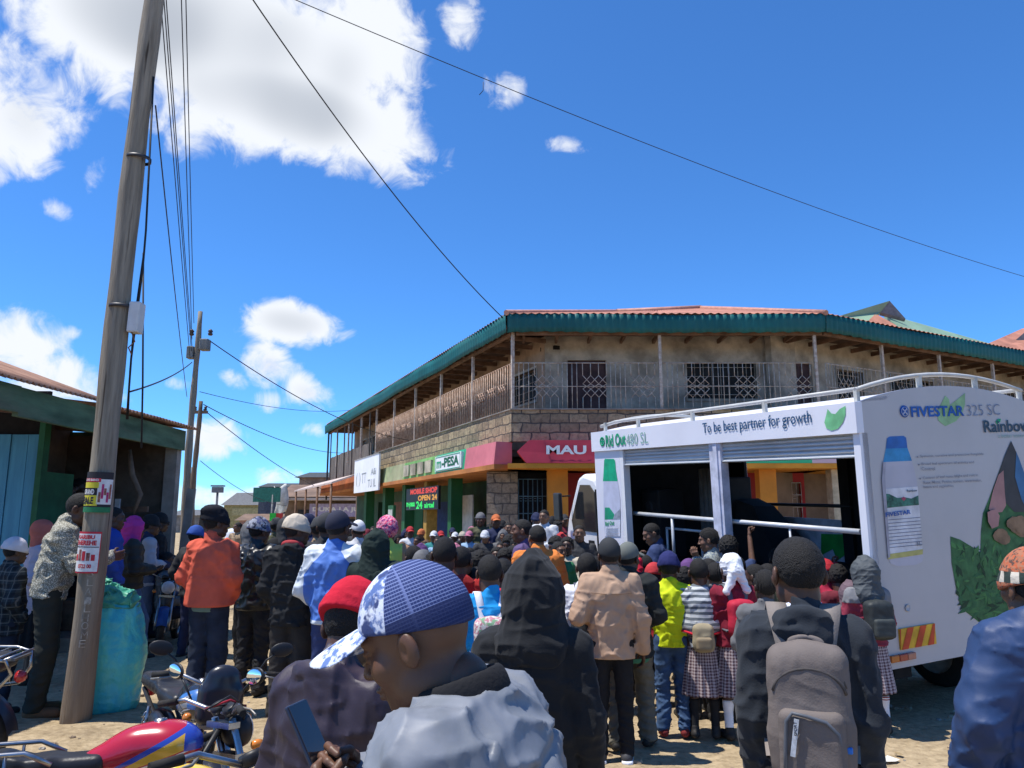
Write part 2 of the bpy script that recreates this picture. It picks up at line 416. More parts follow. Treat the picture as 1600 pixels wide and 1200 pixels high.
# dark rooms behind, floor slab
def rooms(wg, x0, x1):
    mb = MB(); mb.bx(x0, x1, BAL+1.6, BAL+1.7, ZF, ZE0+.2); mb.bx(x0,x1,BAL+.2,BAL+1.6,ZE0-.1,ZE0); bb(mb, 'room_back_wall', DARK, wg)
    mb = MB(); mb.bx(x0-.0, x1, .12, BAL+1.7, ZF-.18, ZF-.02); bb(mb, 'floor_slab', CONC, wg)
rooms(WL, .3, LW-.7); rooms(WF, .75, 7.5); rooms(WR, -.2, LR)
# --- openings: frames, bars, doors
def window(wg, a, c, lo, hi, vb=8, hbs=3):
    mb = MB(); fr = .05
    mb.bx(a-.04, c+.04, BAL-.03, BAL+.05, lo-.07, lo); mb.bx(a-.04,c+.04,BAL-.03,BAL+.05,hi,hi+.06)
    mb.bx(a-.04,a,BAL-.03,BAL+.05,lo,hi); mb.bx(c,c+.04,BAL-.03,BAL+.05,lo,hi)
    w_ = bb(mb, 'window', PLASTER, wg)
    mb = MB()
    for i in range(vb+1):
        x = a + (c-a)*i/vb; bar(mb, (x,BAL+.08,lo), (x,BAL+.08,hi), .009, 4)
    for i in range(hbs+1):
        z = lo + (hi-lo)*(i+.5)/(hbs+1); bar(mb, (a,BAL+.08,z), (c,BAL+.08,z), .009, 4)
    g = mb.build('window_bars', GRILLE, w_)
    mb = MB(); mb.bx(a, c, BAL+.16, BAL+.17, lo, hi); mb.build('pane', mat('dusty_dark_glass',(.03,.03,.03),.6,.3,2,spec=.15), w_)
def door(wg, a, c, lo, hi):
    mb = MB(); mb.bx(a,c,BAL+.10,BAL+.15,lo,hi)
    n = 4
    for i in range(2):
        for j in range(3):
            x0 = a+(c-a)*(i+.12)/2; x1 = a+(c-a)*(i+.88)/2; z0 = lo+(hi-lo)*(j+.1)/3; z1 = lo+(hi-lo)*(j+.9)/3
            mb.bx(x0,x1,BAL+.085,BAL+.10,z0,z1)
    d_ = bb(mb, 'door', DOORP, wg)
    mb = MB(); mb.box(((c-.08),BAL+.06,lo+1.0),(.03,.05,.12)); mb.build('handle', GRILLE, d_)
for h in win_f: (door if h[2] == ZF else window)(WF, *h)
for h in win_l: (door if h[2] == ZF else window)(WL, *h)
for h in win_r: (door if h[2] == ZF else window)(WR, *h)
# --- eave sheets: corrugated teal
def eave(x0, x1, wg, ph=.0):
    n = int((x1-x0)/.045); mb = MB(); y = -.18
    def fn(u, v):
        x = x0+(x1-x0)*u
        return (x, y + .016*math.sin(x*2*math.pi/.18) - .03*v + .012*math.sin(x*1.7+ph), ZE0 + (ZE1-ZE0)*v + .018*math.sin(x*.9+ph) + (.012*math.sin(x*2*math.pi/.36) if v == 0 else 0) + (.05*(.5+.5*math.sin(x*1.31+2))*(1 if math.sin(x*.53)>.3 else 0)*.4 if v==0 else 0))
    mb.grid(fn, n, 3)
    o = bb(mb, 'eave_sheet', TEAL, wg)
    s = o.modifiers.new('t', 'SOLIDIFY'); s.thickness = .006
ov = .18
tA = ov*math.tan((math.pi - math.acos(-.395))/2); tB = ov*math.tan((math.pi-math.acos(-.874))/2)
eave(-.4, LW+tA, WL); eave(-tA, 7.6+tB, WF, 1.); eave(-tB, LR, WR, 2.)
# --- soffit timbers: rafters with wall plate and boards under the roof
def soffit(wg, x0, x1, step=.85):
    mb = MB(); x = x0+.2
    while x < x1:
        mb.bx(x-.03, x+.03, -.13, BAL+.0, ZE0+.06, ZE0+.17); x += step
    for y in (-.08, .5): mb.bx(x0, x1, y-.04, y+.04, ZE0+.175, ZE0+.25)
    mb.bx(x0, x1, -.02, .06, ZE0-.02, ZE0+.055)
    bb(mb, 'soffit_timber', WOOD, wg)
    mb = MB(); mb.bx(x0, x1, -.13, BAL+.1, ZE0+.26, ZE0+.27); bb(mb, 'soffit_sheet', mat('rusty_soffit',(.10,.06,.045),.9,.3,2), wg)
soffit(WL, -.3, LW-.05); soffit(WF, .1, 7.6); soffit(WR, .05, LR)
# --- roof
def off_poly(w, z, tips=True):
    def nrm(d): return Vector((d.y, -d.x, 0)) if False else Vector((-d.y, d.x, 0))
    dl, df, dr = -DL, Vector((1,0,0)), DR
    nl, nf, nr = nrm(dl), nrm(df), nrm(dr)
    def inter(p, d, q, e):
        den = d.x*e.y - d.y*e.x; t = ((q.x-p.x)*e.y - (q.y-p.y)*e.x)/den; return p + d*t
    a = inter(E_+nl*w, dl, A_+nf*w, df); b_ = inter(A_+nf*w, df, B_+nr*w, dr)
    return [Vector((p.x, p.y, z)) - A_ for p in (E_+nl*w, a, b_, C_+nr*w)]
pe = off_poly(-.22, ZE1+.02); pr = off_poly(5.0, ZE1+1.46); pb = off_poly(10., ZE1+.3)
pr[3] = pr[3] + Vector((0,0,-.95)); pr[2] = pr[2] + Vector((-.4,0,.12))
def corr_face(mb, a, b_, c, d, amp=.018, pitch=.19):
    # corrugated sheet between eave edge a-b and ridge edge d-c
    n = max(2, int((b_-a).length/pitch*4)); up = (b_-a).cross(d-a).normalized()
    vs = []; m = 6
    for j in range(m+1):
        for i in range(n+1):
            u = i/n; v = j/m
            p = a.lerp(b_, u).lerp(d.lerp(c, u), v)
            vs.append(p + up*amp*math.sin(u*(b_-a).length/pitch*2*math.pi))
    mb.add(vs, [(j*(n+1)+i, j*(n+1)+i+1, (j+1)*(n+1)+i+1, (j+1)*(n+1)+i) for j in range(m) for i in range(n)], 0, True)
mb = MB()
for i in range(3): corr_face(mb, pe[i], pe[i+1], pr[i+1], pr[i])
for i in range(3): mb.add([pr[i], pr[i+1], pb[i+1], pb[i]], [(0,1,2,3)])
mb.add([pe[0], pr[0], pb[0]], [(0,1,2)])
mb.build('roof', PINKROOF, bld)
mb = MB()
for i in range(3): mb.tube([pr[i]+Vector((0,0,.02)), pr[i+1]+Vector((0,0,.02))], .09, 8)
mb.tube([pe[1]+Vector((0,0,.02)), pr[1]+Vector((0,0,.02))], .07, 8); mb.tube([pe[2]+Vector((0,0,.02)), pr[2]+Vector((0,0,.02))], .07, 8)
mb.build('ridge_cap', mat('pale_ridge',(.52,.26,.19),.6), bld)
# --- posts and balcony grilles
def post(wg, x, z0=ZP, z1=ZE0+.05):
    mb = MB(); mb.bx(x-.035, x+.035, 0.0, .07, z0, z1); bb(mb, 'post', GRILLE, wg)
bay = 2.82; ZG = ZP+1.16
for i in range(9):
    x = LW - i*bay
    if x > .3: post(WL, x - (.04 if i == 0 else 0))
mb = MB(); mb.bx(.02,.10,-.12,-.04,2.6,ZE0+.05); bb(mb, 'post', mat('dark_pipe',(.05,.05,.055)), WL)
for x in (3.62, 7.42): post(WF, x)
for x in (2.3, 4.75, 7.3, 9.9, 12.4): post(WR, x)
def xgrid(mb, x, z, s, y):   # diamond lattice motif
    for k in (-1,0,1):
        bar(mb, (x+k*s-s*.8, y, z-s*.8), (x+k*s+s*.8, y, z+s*.8), .013, 4); bar(mb, (x+k*s-s*.8, y, z+s*.8), (x+k*s+s*.8, y, z-s*.8), .013, 4)
for i in range(5):
    x1 = LW - i*bay - .04; x0 = x1 - bay + .08; mb = MB(); y = .035
    for k in range(19):
        x = x0 + (x1-x0)*k/18
        bar(mb, (x,y,ZP+.02), (x,y,ZG), .018, 4)
    bar(mb, (x0,y,ZG), (x1,y,ZG), .016, 4); bar(mb, (x0,y,ZP+.03), (x1,y,ZP+.03), .016, 4)
    for k in range(3): xgrid(mb, x0+(x1-x0)*(.24+.26*k), ZP+.60+.02*(k%2), .15, y-.012)
    bb(mb, 'balcony_grille', GRILLEB, WL)
def hexgrille(wg, x0, x1):
    mb = MB(); y = .035; z0, z1, zm = ZP+.02, ZG, ZP+.58
    bar(mb,(x0,y,z1),(x1,y,z1),.013,4); bar(mb,(x0,y,zm),(x1,y,zm),.010,4); bar(mb,(x0,y,z0+.01),(x1,y,z0+.01),.012,4)
    n = max(1, round((x1-x0)/1.22)); wd = (x1-x0)/n
    for i in range(n):
        a = x0+i*wd
        for t in (.0,.10,.20,.30): bar(mb,(a+t*wd,y,z0),(a+t*wd,y,z1),.010,4)
        xs_ = [a+wd*(.42+.165*k) for k in range(4)]; hz = .20
        for x in xs_[:-1:1]:
            x2 = x+.165*wd
            bar(mb,(x,y,zm+hz),(x2,y,zm-.0-hz+.2),.009,4) if False else None
        for k, x in enumerate(xs_):
            bar(mb,(x,y,z1),(x,y,zm+.27),.010,4); bar(mb,(x,y,z0),(x,y,zm-.27),.010,4)
            if k < 3:
                x2 = xs_[k+1]; 
                bar(mb,(x,y,zm+.27),(x2,y,zm+.06),.009,4); bar(mb,(x2,y,zm+.27),(x,y,zm+.06),.009,4)
                bar(mb,(x,y,zm-.27),(x2,y,zm-.06),.009,4); bar(mb,(x2,y,zm-.27),(x,y,zm-.06),.009,4)
                bar(mb,(x,y,zm+.06),(x2,y,zm-.06),.009,4); bar(mb,(x2,y,zm+.06),(x,y,zm-.06),.009,4)
    bb(mb, 'balcony_grille', GRILLE, wg)
hexgrille(WF, .05, 3.58); hexgrille(WF, 3.66, 7.38)
for a, c in ((.1,2.26),(2.34,4.7),(4.8,7.25),(7.35,9.85),(9.95,12.35)): hexgrille(WR, a, c)
# --- stone parapet, boards at the far end
mb = MB(); mb.bx(9.4, LW-.0, -.02, .12, ZS, ZP); bb(mb, 'parapet', STONE, WL)
mb = MB(); mb.bx(0.0, 7.6, 0, .14, ZS, ZP); bb(mb, 'parapet', STONE, WF)
mb = MB(); mb.bx(0.02, LR, 0, .14, ZS, ZP); bb(mb, 'parapet', STONE, WR)
mb = MB(); mb.bx(10.4,LW+.02,-.05,.14,ZP,ZP+.03); bb(mb,'coping',CONC,WL); mb = MB(); mb.bx(-.02,7.6,-.05,.16,ZP,ZP+.03); bb(mb,'coping',CONC,WF)
mb = MB(); x = .15
while x < 9.3:
    wdt = .24+.06*random.random(); mb.bx(x, x+wdt-.012, .05+.02*random.random(), .085+.02*random.random(), 3.0, 4.78+.04*random.random()); x += wdt
for q in range(6): mb.bx(.2+q*1.8, .27+q*1.8, .0, .05, 3.0, ZE0)
bb(mb, 'board_screen', BOARD, WL)
# --- sign band
def band(wg, x0, x1, m, lean=.06):
    mb = MB(); mb.prism([(x0,-.42+lean,ZS),(x0,-.42,2.92),(x0,0.05,2.92),(x0,0.05,ZS)], (x1-x0,0,0)); return bb(mb, 'sign_band', m, wg)
band(WL, LW-2.2, LW-.12, PINK)
band(WL, LW-4.75, LW-2.2, GREENS)
band(WL, LW-8.2, LW-4.75, GREENL)
band(WL, 9.5, LW-8.2, mat('worn_green_band',(.33,.38,.20),.8,.3,1.2,dirt=.6,dirtcol=(.4,.33,.22)))
mb = MB(); mb.prism([(.40,-.38,ZS),(.12,-.40,3.2),(.34,-.44,2.92),(4.9,-.44,2.92),(4.9,-.38,ZS)], (0,.4,0)); cr = bb(mb, 'sign_band', CRIMSON, WF)
band(WR, .15, 4.1, GREENS); band(WR, 4.1, 8.4, mat('pale_mauve_band',(.50,.36,.42),.8,.12,1.5)); band(WR, 8.4, 14.9, GREENL)
def wtext(wg, txt, x, z, wd, ht, m, bold=.02, name='lettering', y=-.44):
    mb = MB(); add_text(mb, txt, (x,y,z), (1,0,0), (0,0,1), wd, ht, 0, bold); return bb(mb, name, m, wg)
def plate(wg, x0, x1, z0, z1, m, y=-.445, name='sign_plate'):
    mb = MB(); mb.bx(x0,x1,y-.006,y+.12,z0,z1); return bb(mb, name, m, wg)
plate(WL, LW-4.62, LW-2.36, 2.97, 3.40, WHITEP); 
mb = MB()
for a,c,zz0,zz1 in ((LW-4.55,LW-2.43,3.365,3.385),(LW-4.55,LW-2.43,2.985,3.005),(LW-4.55,LW-4.53,3.005,3.365),(LW-2.45,LW-2.43,3.005,3.365)): mb.bx(a,c,-.458,-.452,zz0,zz1)
bb(mb,'sign_border',GREENS,WL)
wtext(WL, 'm', LW-4.45, 3.06, .42, .20, GREENS, .03, y=-.452)
wtext(WL, '-PESA', LW-3.98, 3.06, 1.45, .27, mat('sign_deep_green',(.01,.13,.07)), .04, y=-.452)
wtext(WF, 'MAU  MJI', .80, 3.06, 1.75, .27, WHITEP, .035)
band(WF, 4.9, 7.0, GREENS); band(WF, 7.0, 7.75, mat('pale_mauve_band',(.50,.36,.42),.8,.12,1.5)); wtext(WF, 'M-PESA', 5.0, 3.03, 1.35, .30, mat('pale_sign_letter',(.45,.62,.55)), .03)
for k in range(4): plate(WL, LW-8.05+k*.8, LW-7.45+k*.8, 3.0, 3.36, mat('worn_cream_panel',(.50,.45,.33),.8,.3,2,dirt=.6), name='painted_panel')
mb = MB()
for x0,x1,wg in ((.3,LW+.1,'L'),):
    mb.bx(x0, LW-.0, -.46, BAL+1, 2.80, 2.915)
bb(mb, 'soffit', mat('orange_brown_soffit',(.50,.19,.05),.8,.2,1.2,dirt=.5,dirtcol=(.30,.09,.05)), WL)
mb = MB(); mb.bx(-.1, 7.6, -.42, BAL+1, 2.80, 2.915); bb(mb, 'soffit', mat('orange_soffit',(.60,.25,.03),.8,.15,1.2), WF)
mb = MB(); mb.bx(.0, LR, -.42, BAL+1, 2.80, 2.915); bb(mb, 'soffit', mat('orange_soffit',(.6,.25,.03)), WR)
# --- ground floor walls, pillars, doors
GY = 1.5
mb = MB(); wall_holes(mb, .2, LW-.9, GY, GY+.2, 0, 2.8, [(2,3.2,.2,2.3),(5,6.4,.2,2.4),(9.6,11.0,.2,2.4),(12.4,14.2,.8,2.3),(16.0,17.2,.2,2.4),(19.2,20.4,.2,2.4)]); bb(mb, 'ground_floor_wall', mat('green_shop_wall',(.04,.10,.05),.8,.25,1.2,dirt=.5,dirtcol=(.14,.15,.09)), WL)
mb = MB(); wall_holes(mb, .95, 7.5, GY, GY+.2, 0, 2.8, [(6.45,7.4,.7,2.55)]); bb(mb, 'ground_floor_wall', REDW, WF)
mb = MB(); wall_holes(mb, -.3, LR, GY, GY+.2, 0, 2.8, [(3.0,4.7,.7,2.6),(6.4,7.5,.2,2.4)]); bb(mb, 'ground_floor_wall', mat('brown_shop_wall',(.25,.17,.11),.85,.2,1.2), WR)
mb = MB(); mb.bx(-.62, .14, .62, GY, 0, 2.78); bb(mb, 'block_wall', BLOCK, WF)
mb = MB(); mb.bx(.14, .95, .95, 1.0, 0, 2.78); bb(mb, 'dark_recess', DARK, WF)
mb = MB(); mb.bx(LW-3.0, LW-.9, GY-.06, GY, 0, 2.7); bb(mb, 'block_wall', BLOCK, WL)
for wg, x0, x1 in ((WL,.5,LW-1),(WF,.5,7.4),(WR,0,LR)):
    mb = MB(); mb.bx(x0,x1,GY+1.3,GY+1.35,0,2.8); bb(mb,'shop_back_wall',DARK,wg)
def pillar(wg, x, w_, m, y=.0, z1=2.8): mb = MB(); mb.bx(x-w_/2,x+w_/2,y,y+.35,0,z1); bb(mb,'pillar',m,wg)
pillar(WF, 1.10, .50, ORANGE, y=.3); pillar(WF, 6.08, .40, ORANGE); pillar(WF, 7.75, .3, mat('cream_pillar',(.5,.42,.28))); pillar(WR, 2.4, .8, ORANGE); pillar(WR, 5.5, .35, mat('cream_pillar',(.5,.42,.28)))
pillar(WL, LW-4.6, .3, GREENP); pillar(WL, LW-7.0, .35, mat('ochre_pillar',(.45,.27,.06))); pillar(WL, LW-9.6, .4, GREENP); pillar(WL, LW-12.4, .4, GREENP); pillar(WL, LW-15.6, .4, GREENP)
def shopdoor(wg, a, c, lo, hi, m, y=None):
    y = GY-.02 if y is None else y
    mb = MB()
    n = int((c-a)/.11)
    for i in range(n+1): x = a+(c-a)*i/n; bar(mb,(x,y,lo),(x,y,hi),.012,4)
    for k in range(7): z = lo+(hi-lo)*k/6; bar(mb,(a,y,z),(c,y,z),.012,4)
    for i in range(n-1):
        x = a+(c-a)*(i+.5)/n
        for k in range(3):
            z = lo+(hi-lo)*(.2+.3*k); mb.bx(x-.03,x+.03,y-.008,y+.008,z-.035,z-.025); mb.bx(x-.03,x+.03,y-.008,y+.008,z+.025,z+.035)
    bb(mb, 'security_grille', m, wg)
shopdoor(WF, .16, .86, .1, 2.6, mat('teal_grey_grille',(.12,.19,.20)), y=.66)
shopdoor(WR, 3.0, 4.7, .7, 2.6, GRILLE)
shopdoor(WF, 6.45, 7.4, .7, 2.55, GRILLE)
mb = MB(); mb.bx(LW-6.3,LW-5.1,.9,.94,.1,2.35); bb(mb,'white_door',mat('white_door',(.62,.62,.58),.7,.1),WL)
mb = MB(); mb.bx(LW-9.0,LW-7.5,1.0,1.04,.3,2.2); bb(mb,'blue_door',mat('navy_door',(.03,.06,.16)),WL)
mb = MB(); mb.bx(LW-11.8,LW-10.4,.95,.99,.2,2.2); bb(mb,'green_door',GREENP,WL)
mb = MB(); mb.bx(LW-14.6,LW-13.2,.95,.99,.2,2.3); bb(mb,'brown_door',mat('brown_door',(.20,.10,.06)),WL)
# doorstep verandah
mb = MB(); mb.bx(0.2,LW+.2,-.3,GY,-.1,.18); bb(mb,'verandah_step',CONC,WL); mb = MB(); mb.bx(-.2,7.6,-.3,GY,-.1,.182); bb(mb,'verandah_step',CONC,WF); mb = MB(); mb.bx(.2,LR,-.3,GY,-.1,.178); bb(mb,'verandah_step',CONC,WR)
# far end lower shop fronts of the same wing (brown band)
band(WL, .2, 9.5, mat('rust_brown_band',(.40,.13,.06),.8,.2,1.2,dirt=.4))

# ---------------------------------------------------------------- signs fixed to that building (things of their own)
rootL = (A_ + WL['loc'], WL['rot'])
def onwing(wg, name, label, cat, group=None):
    e = empty(name, A_ + wg['loc'], wg['rot'][2], label, cat, group); return e
aw = onwing(WL, 'shop_awning', 'pale flat awning over the rust brown band at the far end of the corner building', 'awning')
mb = MB(); mb.prism([(-1.5,-1.5,3.05),(9.3,-1.5,3.05),(9.3,-.5,3.40),(-1.5,-.5,3.40)],(0,0,.07)); mb.build('sheet', mat('pale_awning_sheet',(.55,.45,.40),.7,.15,1), aw)
for k in range(4):
    mb = MB(); mb.tube([(-1.2+3.4*k,-1.45,0),(-1.2+3.4*k,-1.45,3.06)],.05,8); mb.build('post', WOOD, aw)
# white board
sg = onwing(WL, 'sign_board', 'large white board with faded grey scribbles hanging over the green shops at the far end', 'sign')
mb = MB(); x0, x1, z0, z1 = 9.5, 13.7, 2.7, 3.9
mb.bx(x0,x1,-.62,-.56,2.66,3.98); mb.build('board', mat('plain_white_board',(.83,.84,.86),.6,.05,1.5), sg)  # white board, its own colour with slight random tone
mb = MB(); mb.bx(x0-.02,x1+.02,-.635,-.55,3.98,4.01); mb.build('frame', mat('grey_frame',(.35,.35,.35)), sg)
mb = MB()
add_text(mb, '( )', (x0+.4,-.62,2.9), (1,0,0), (0,0,1), .8, .55, 0, .0); mb.build('lettering', mat('faded_grey_ink',(.33,.37,.38)), sg); mb = MB(); add_text(mb, 'TT', (x0+1.4,-.62,3.0), (1,0,0), (0,0,1), .8, .4, 0, .0)
mb.build('lettering', mat('faded_grey_ink',(.33,.37,.38)), sg); mb = MB()
add_text(mb, 'A&i', (x0+3.0,-.62,3.25), (1,0,0), (0,0,1), .8, .25, 0, .02); mb.build('lettering', mat('faded_grey_ink',(.33,.37,.38)), sg); mb = MB(); add_text(mb, 'TU IL', (x0+2.5,-.62,2.8), (1,0,0), (0,0,1), 1.3, .3, 0, .01)
mb.build('lettering', mat('faded_grey_ink',(.33,.37,.38)), sg)
# LED sign
led = onwing(WL, 'led_sign', 'lit red, amber and green LED sign board hanging in front of the navy door', 'sign')
xa, xb = LW-8.7, LW-5.2; yl = -.15
mb = MB(); mb.bx(xa,xb,yl,yl+.08,1.92,2.62); mb.build('casing', mat('black_casing',(.02,.02,.02),.5), led)
mb = MB(); add_text(mb,'MOBILE SHOP',(xa+.5,yl,2.42),(1,0,0),(0,0,1),2.9,.17,0,.05); mb.build('lettering', emit('led_red',(1,.07,.03),.5), led)
mb = MB(); add_text(mb,'OPEN 24',(xa+1.4,yl,2.20),(1,0,0),(0,0,1),2.0,.17,0,.04); mb.build('lettering', emit('led_amber',(1,.45,.04),.5), led)
for t_, x_, z_, w2_, h2_ in (('m-pesa',.05,1.97,1.0,.2),('24',1.2,1.95,.7,.24),('airtel',2.1,1.97,1.0,.17)):
    mb = MB(); add_text(mb,t_,(xa+x_,yl,z_),(1,0,0),(0,0,1),w2_,h2_,0,.035); mb.build('lettering', emit('led_green',(.04,1,.15),.55), led)
# green price stand in front of the shops
st = onwing(WL, 'price_stand', 'narrow tall green stand with four pale panels in front of the shops', 'sign')
xp = LW-7.4; mb = MB(); mb.bx(xp,xp+.66,-1.1,-1.02,.1,2.05); mb.build('panel', GREENP, st)
for k, c in enumerate(((.5,.52,.46),(.40,.09,.07),(.42,.50,.40),(.42,.52,.40))):
    mb = MB(); mb.bx(xp+.08,xp+.58,-1.115,-1.1,1.62-k*.40,1.92-k*.40); mb.build('price_plate', mat('stand_plate_%d'%k, c), st)
mb = MB(); mb.bx(xp-.1,xp+.76,-1.3,-.85,0,.10); mb.build('base', CONC, st)
# ================================================================ utility poles and wires
def _basein0(m):
    nt = m.node_tree; b = nt.nodes['Principled BSDF']; return nt, b, b.inputs['Base Color'].links[0].from_socket
POLEW = mat('pole_timber', (.32,.275,.21), .9, .3, 5, .7, 30, col2=(.19,.16,.12), stretch=(5,5,.35))
_nt, _b, _base = _basein0(POLEW)
_tc = N(_nt,'ShaderNodeTexCoord'); _sp = N(_nt,'ShaderNodeSeparateXYZ'); L(_nt,_tc.outputs['Object'],_sp.inputs[0])
_nz = N(_nt,'ShaderNodeTexNoise',i_Scale=3.,i_Detail=4.); L(_nt,_tc.outputs['Object'],_nz.inputs['Vector'])
_f = mth(_nt,'SUBTRACT',1.,mth(_nt,'MULTIPLY',mth(_nt,'ADD',_sp.outputs[2],mth(_nt,'MULTIPLY',_nz.outputs[0],1.2)),.36)); _f.node.use_clamp = True
_mp = N(_nt,'ShaderNodeMapping'); _mp.inputs['Scale'].default_value = (16,16,.55); L(_nt,_tc.outputs['Object'],_mp.inputs[0]); _cr = N(_nt,'ShaderNodeTexNoise',i_Scale=1.6,i_Detail=3.,i_Distortion=.4); L(_nt,_mp.outputs[0],_cr.inputs['Vector'])
_rc = ramp(_nt,[(.30,(.25,.22,.2)),(.37,(1,1,1))]); L(_nt,_cr.outputs[0],_rc.inputs[0])
L(_nt, mixc(_nt,1.,mixc(_nt,mth(_nt,'MULTIPLY',_f,.75),_base,(.205,.130,.075)),_rc.outputs[0],'MULTIPLY'), _b.inputs['Base Color'])
POLEB = mat('pole_timber_brown', (.20,.145,.10), .9, .3, 5, .5, 30, col2=(.10,.07,.05), stretch=(5,5,.35))
def pole(base, h, r0, r1, wob, label, m):
    e = empty('utility_pole', base, 0, label, 'pole', None); mb = MB(); pts = []; rs = []
    n = 22
    for i in range(n+1):
        t = i/n; z = -.3 + (h+.3)*t
        pts.append((wob*(math.sin(t*7.+1)-.84), wob*.5*math.sin(t*5), z)); rs.append(r0+(r1-r0)*t + .006*math.sin(t*37))
    mb.tube(pts, rs, 20); mb.build('pole_shaft', m, e); return e
P1 = Vector((-3.58,6.72,0))
p1 = pole(P1, 8.6, .114, .080, .022, 'thick leaning-looking weathered timber pole with two posters, standing nearest the camera', POLEW)
p1.rotation_euler = (0, R(1.3), 0)
mb = MB(); mb.bx(.09,.19,-.06,.06,3.28,3.56); mb.build('junction_box', mat('grey_white_plastic',(.62,.62,.60),.5,.08), p1, bevel=.012)
for z in (3.50, 4.92):
    mb = MB(); mb.lathe([(.104,z),(.112,z),(.112,z+.03),(.104,z+.03)], 20); mb.build('steel_band', mat('dark_steel',(.06,.06,.065),.5,metal=.6), p1)
mb = MB(); mb.tube([(.13,-.05,3.3),(.16,-.02,3.2),(.12,-.04,3.14),(.15,-.03,3.08)], .006, 6); mb.build('cable_tail', mat('brown_cable',(.22,.10,.05)), p1)
# letters chalked down the pole
mb = MB()
chalk = [('I',2.0),('S',1.86),('L',1.74),('A',1.62),('I',1.50),('L',1.40),('H',1.28),('O',1.18),('M',1.06),('E',.95)]
for k, (ch, z) in enumerate(chalk):
    z = z*.62+.02; a = R(-68+ (k%3)*2); r = .121
    vs, fs = text_verts(ch, 1., -.01, (.05,.058))
    pts = [(r*math.cos(a + (p[0]-.025)/r), r*math.sin(a+(p[0]-.025)/r), z+p[1]) for p in vs]
    mb.add(pts, fs)
mb.build('chalk_lettering', mat('chalk',(.42,.37,.30),.95,.3,30), p1)
def curved_sheet(mb, r, a0, a1, z0, z1, mi=0, n=8):
    vs = []
    for i in range(n+1):
        a = a0+(a1-a0)*i/n; vs += [(r*math.cos(a), r*math.sin(a), z0), (r*math.cos(a), r*math.sin(a), z1)]
    mb.add(vs, [(2*i,2*i+2,2*i+3,2*i+1) for i in range(n)], mi, True)
def curved_text(mb, txt, r, a0, wd, z0, ht, bold, mi):
    vs, fs = text_verts(txt, 1., bold, (wd, ht))
    mb.add([(r*math.cos(a0+p[0]/r), r*math.sin(a0+p[0]/r), z0+p[1]) for p in vs], fs, mi)
pc = [mat('poster_white',(.72,.70,.69),.6,.1,20), mat('poster_magenta',(.50,.04,.16),.6,.2,40), mat('poster_black',(.03,.025,.03),.6), mat('poster_yellow',(.70,.60,.04),.6), mat('poster_green',(.03,.22,.09),.6), mat('poster_red',(.62,.03,.05),.6), mat('poster_skin',(.35,.13,.10),.6,.4,40)]
def poster(label, r, zc, hgt, a0, a1, kind):
    e = empty('poster', P1, 0, label, 'poster'); e.rotation_euler = (0, R(1.3), 0); mb = MB()
    z0, z1 = zc-hgt/2, zc+hgt/2; W = r*(a1-a0)
    if kind == 0:
        curved_sheet(mb, r, a0, a1, z0, z1, 2); mb.build('sheet', pc, e); mb = MB(); r+=.002
        curved_sheet(mb, r, a0, a1, z0, z0+hgt*.13, 4); curved_sheet(mb, r, a0+.02, a0+(a1-a0)*.55, z0+hgt*.16, z0+hgt*.42, 3); curved_sheet(mb, r, a0+(a1-a0)*.52, a1-.02, z0+hgt*.2, z0+hgt*.82, 0)
        curved_sheet(mb, r+.001, a0+.02, a0+(a1-a0)*.55, z0+hgt*.60, z0+hgt*.74, 3); curved_sheet(mb, r+.001, a0+.1, a0+(a1-a0)*.6, z0+hgt*.75, z0+hgt*.84, 5)
        for k in range(5): curved_sheet(mb, r+.002, a0+(a1-a0)*(.56+.08*k), a0+(a1-a0)*(.63+.08*k), z0+hgt*(.25+.09*(k%3)), z0+hgt*(.5+.1*((k*2)%3)), 1 if k%2 else 6)
        mb.build('picture', pc, e); mb = MB()
        curved_text(mb,'GRAND',r+.003,a0+.06,W*.42,z0+hgt*.44,hgt*.13,.04,0); curved_text(mb,'SALE',r+.003,a0+.06,W*.42,z0+hgt*.2,hgt*.18,.05,2); curved_text(mb,'LIVE BAND',r+.003,a0+.12,W*.5,z0+hgt*.77,hgt*.06,.04,0)
        mb.build('lettering', pc, e)
    else:
        curved_sheet(mb, r, a0, a1, z0, z1, 5); mb.build('sheet', pc, e); mb = MB(); r+=.002
        curved_sheet(mb, r, a0+.06, a1-.06, z0+hgt*.04, z1-hgt*.05, 0)
        for k in range(5): curved_sheet(mb, r+.001, a0+.1+(a1-a0)*.165*k, a0+.1+(a1-a0)*(.13+.165*k), z0+hgt*.30, z0+hgt*(.45+.12*((k*3)%4)/3), 5 if k%2==0 else 6)
        curved_sheet(mb, r+.002, a0+.1, a1-.1, z0+hgt*.62, z0+hgt*.64, 2)
        mb.build('picture', pc, e); mb = MB()
        curved_text(mb,'KARIBU',r+.003,a0+.2,W*.7,z0+hgt*.82,hgt*.1,.04,5); curved_text(mb,'SHEREHE',r+.003,a0+.12,W*.82,z0+hgt*.67,hgt*.12,.05,5); curved_text(mb,'0722 00',r+.003,a0+.5,W*.5,z0+hgt*.12,hgt*.1,.04,5)
        mb.build('lettering', pc, e)
poster('black, yellow and magenta poster, the upper one on the near timber pole', .121, 1.87, .34, R(-138), R(-18), 0)
poster('white poster with a red border, the lower one on the near timber pole', .125, 1.37, .34, R(-146), R(-42), 1)

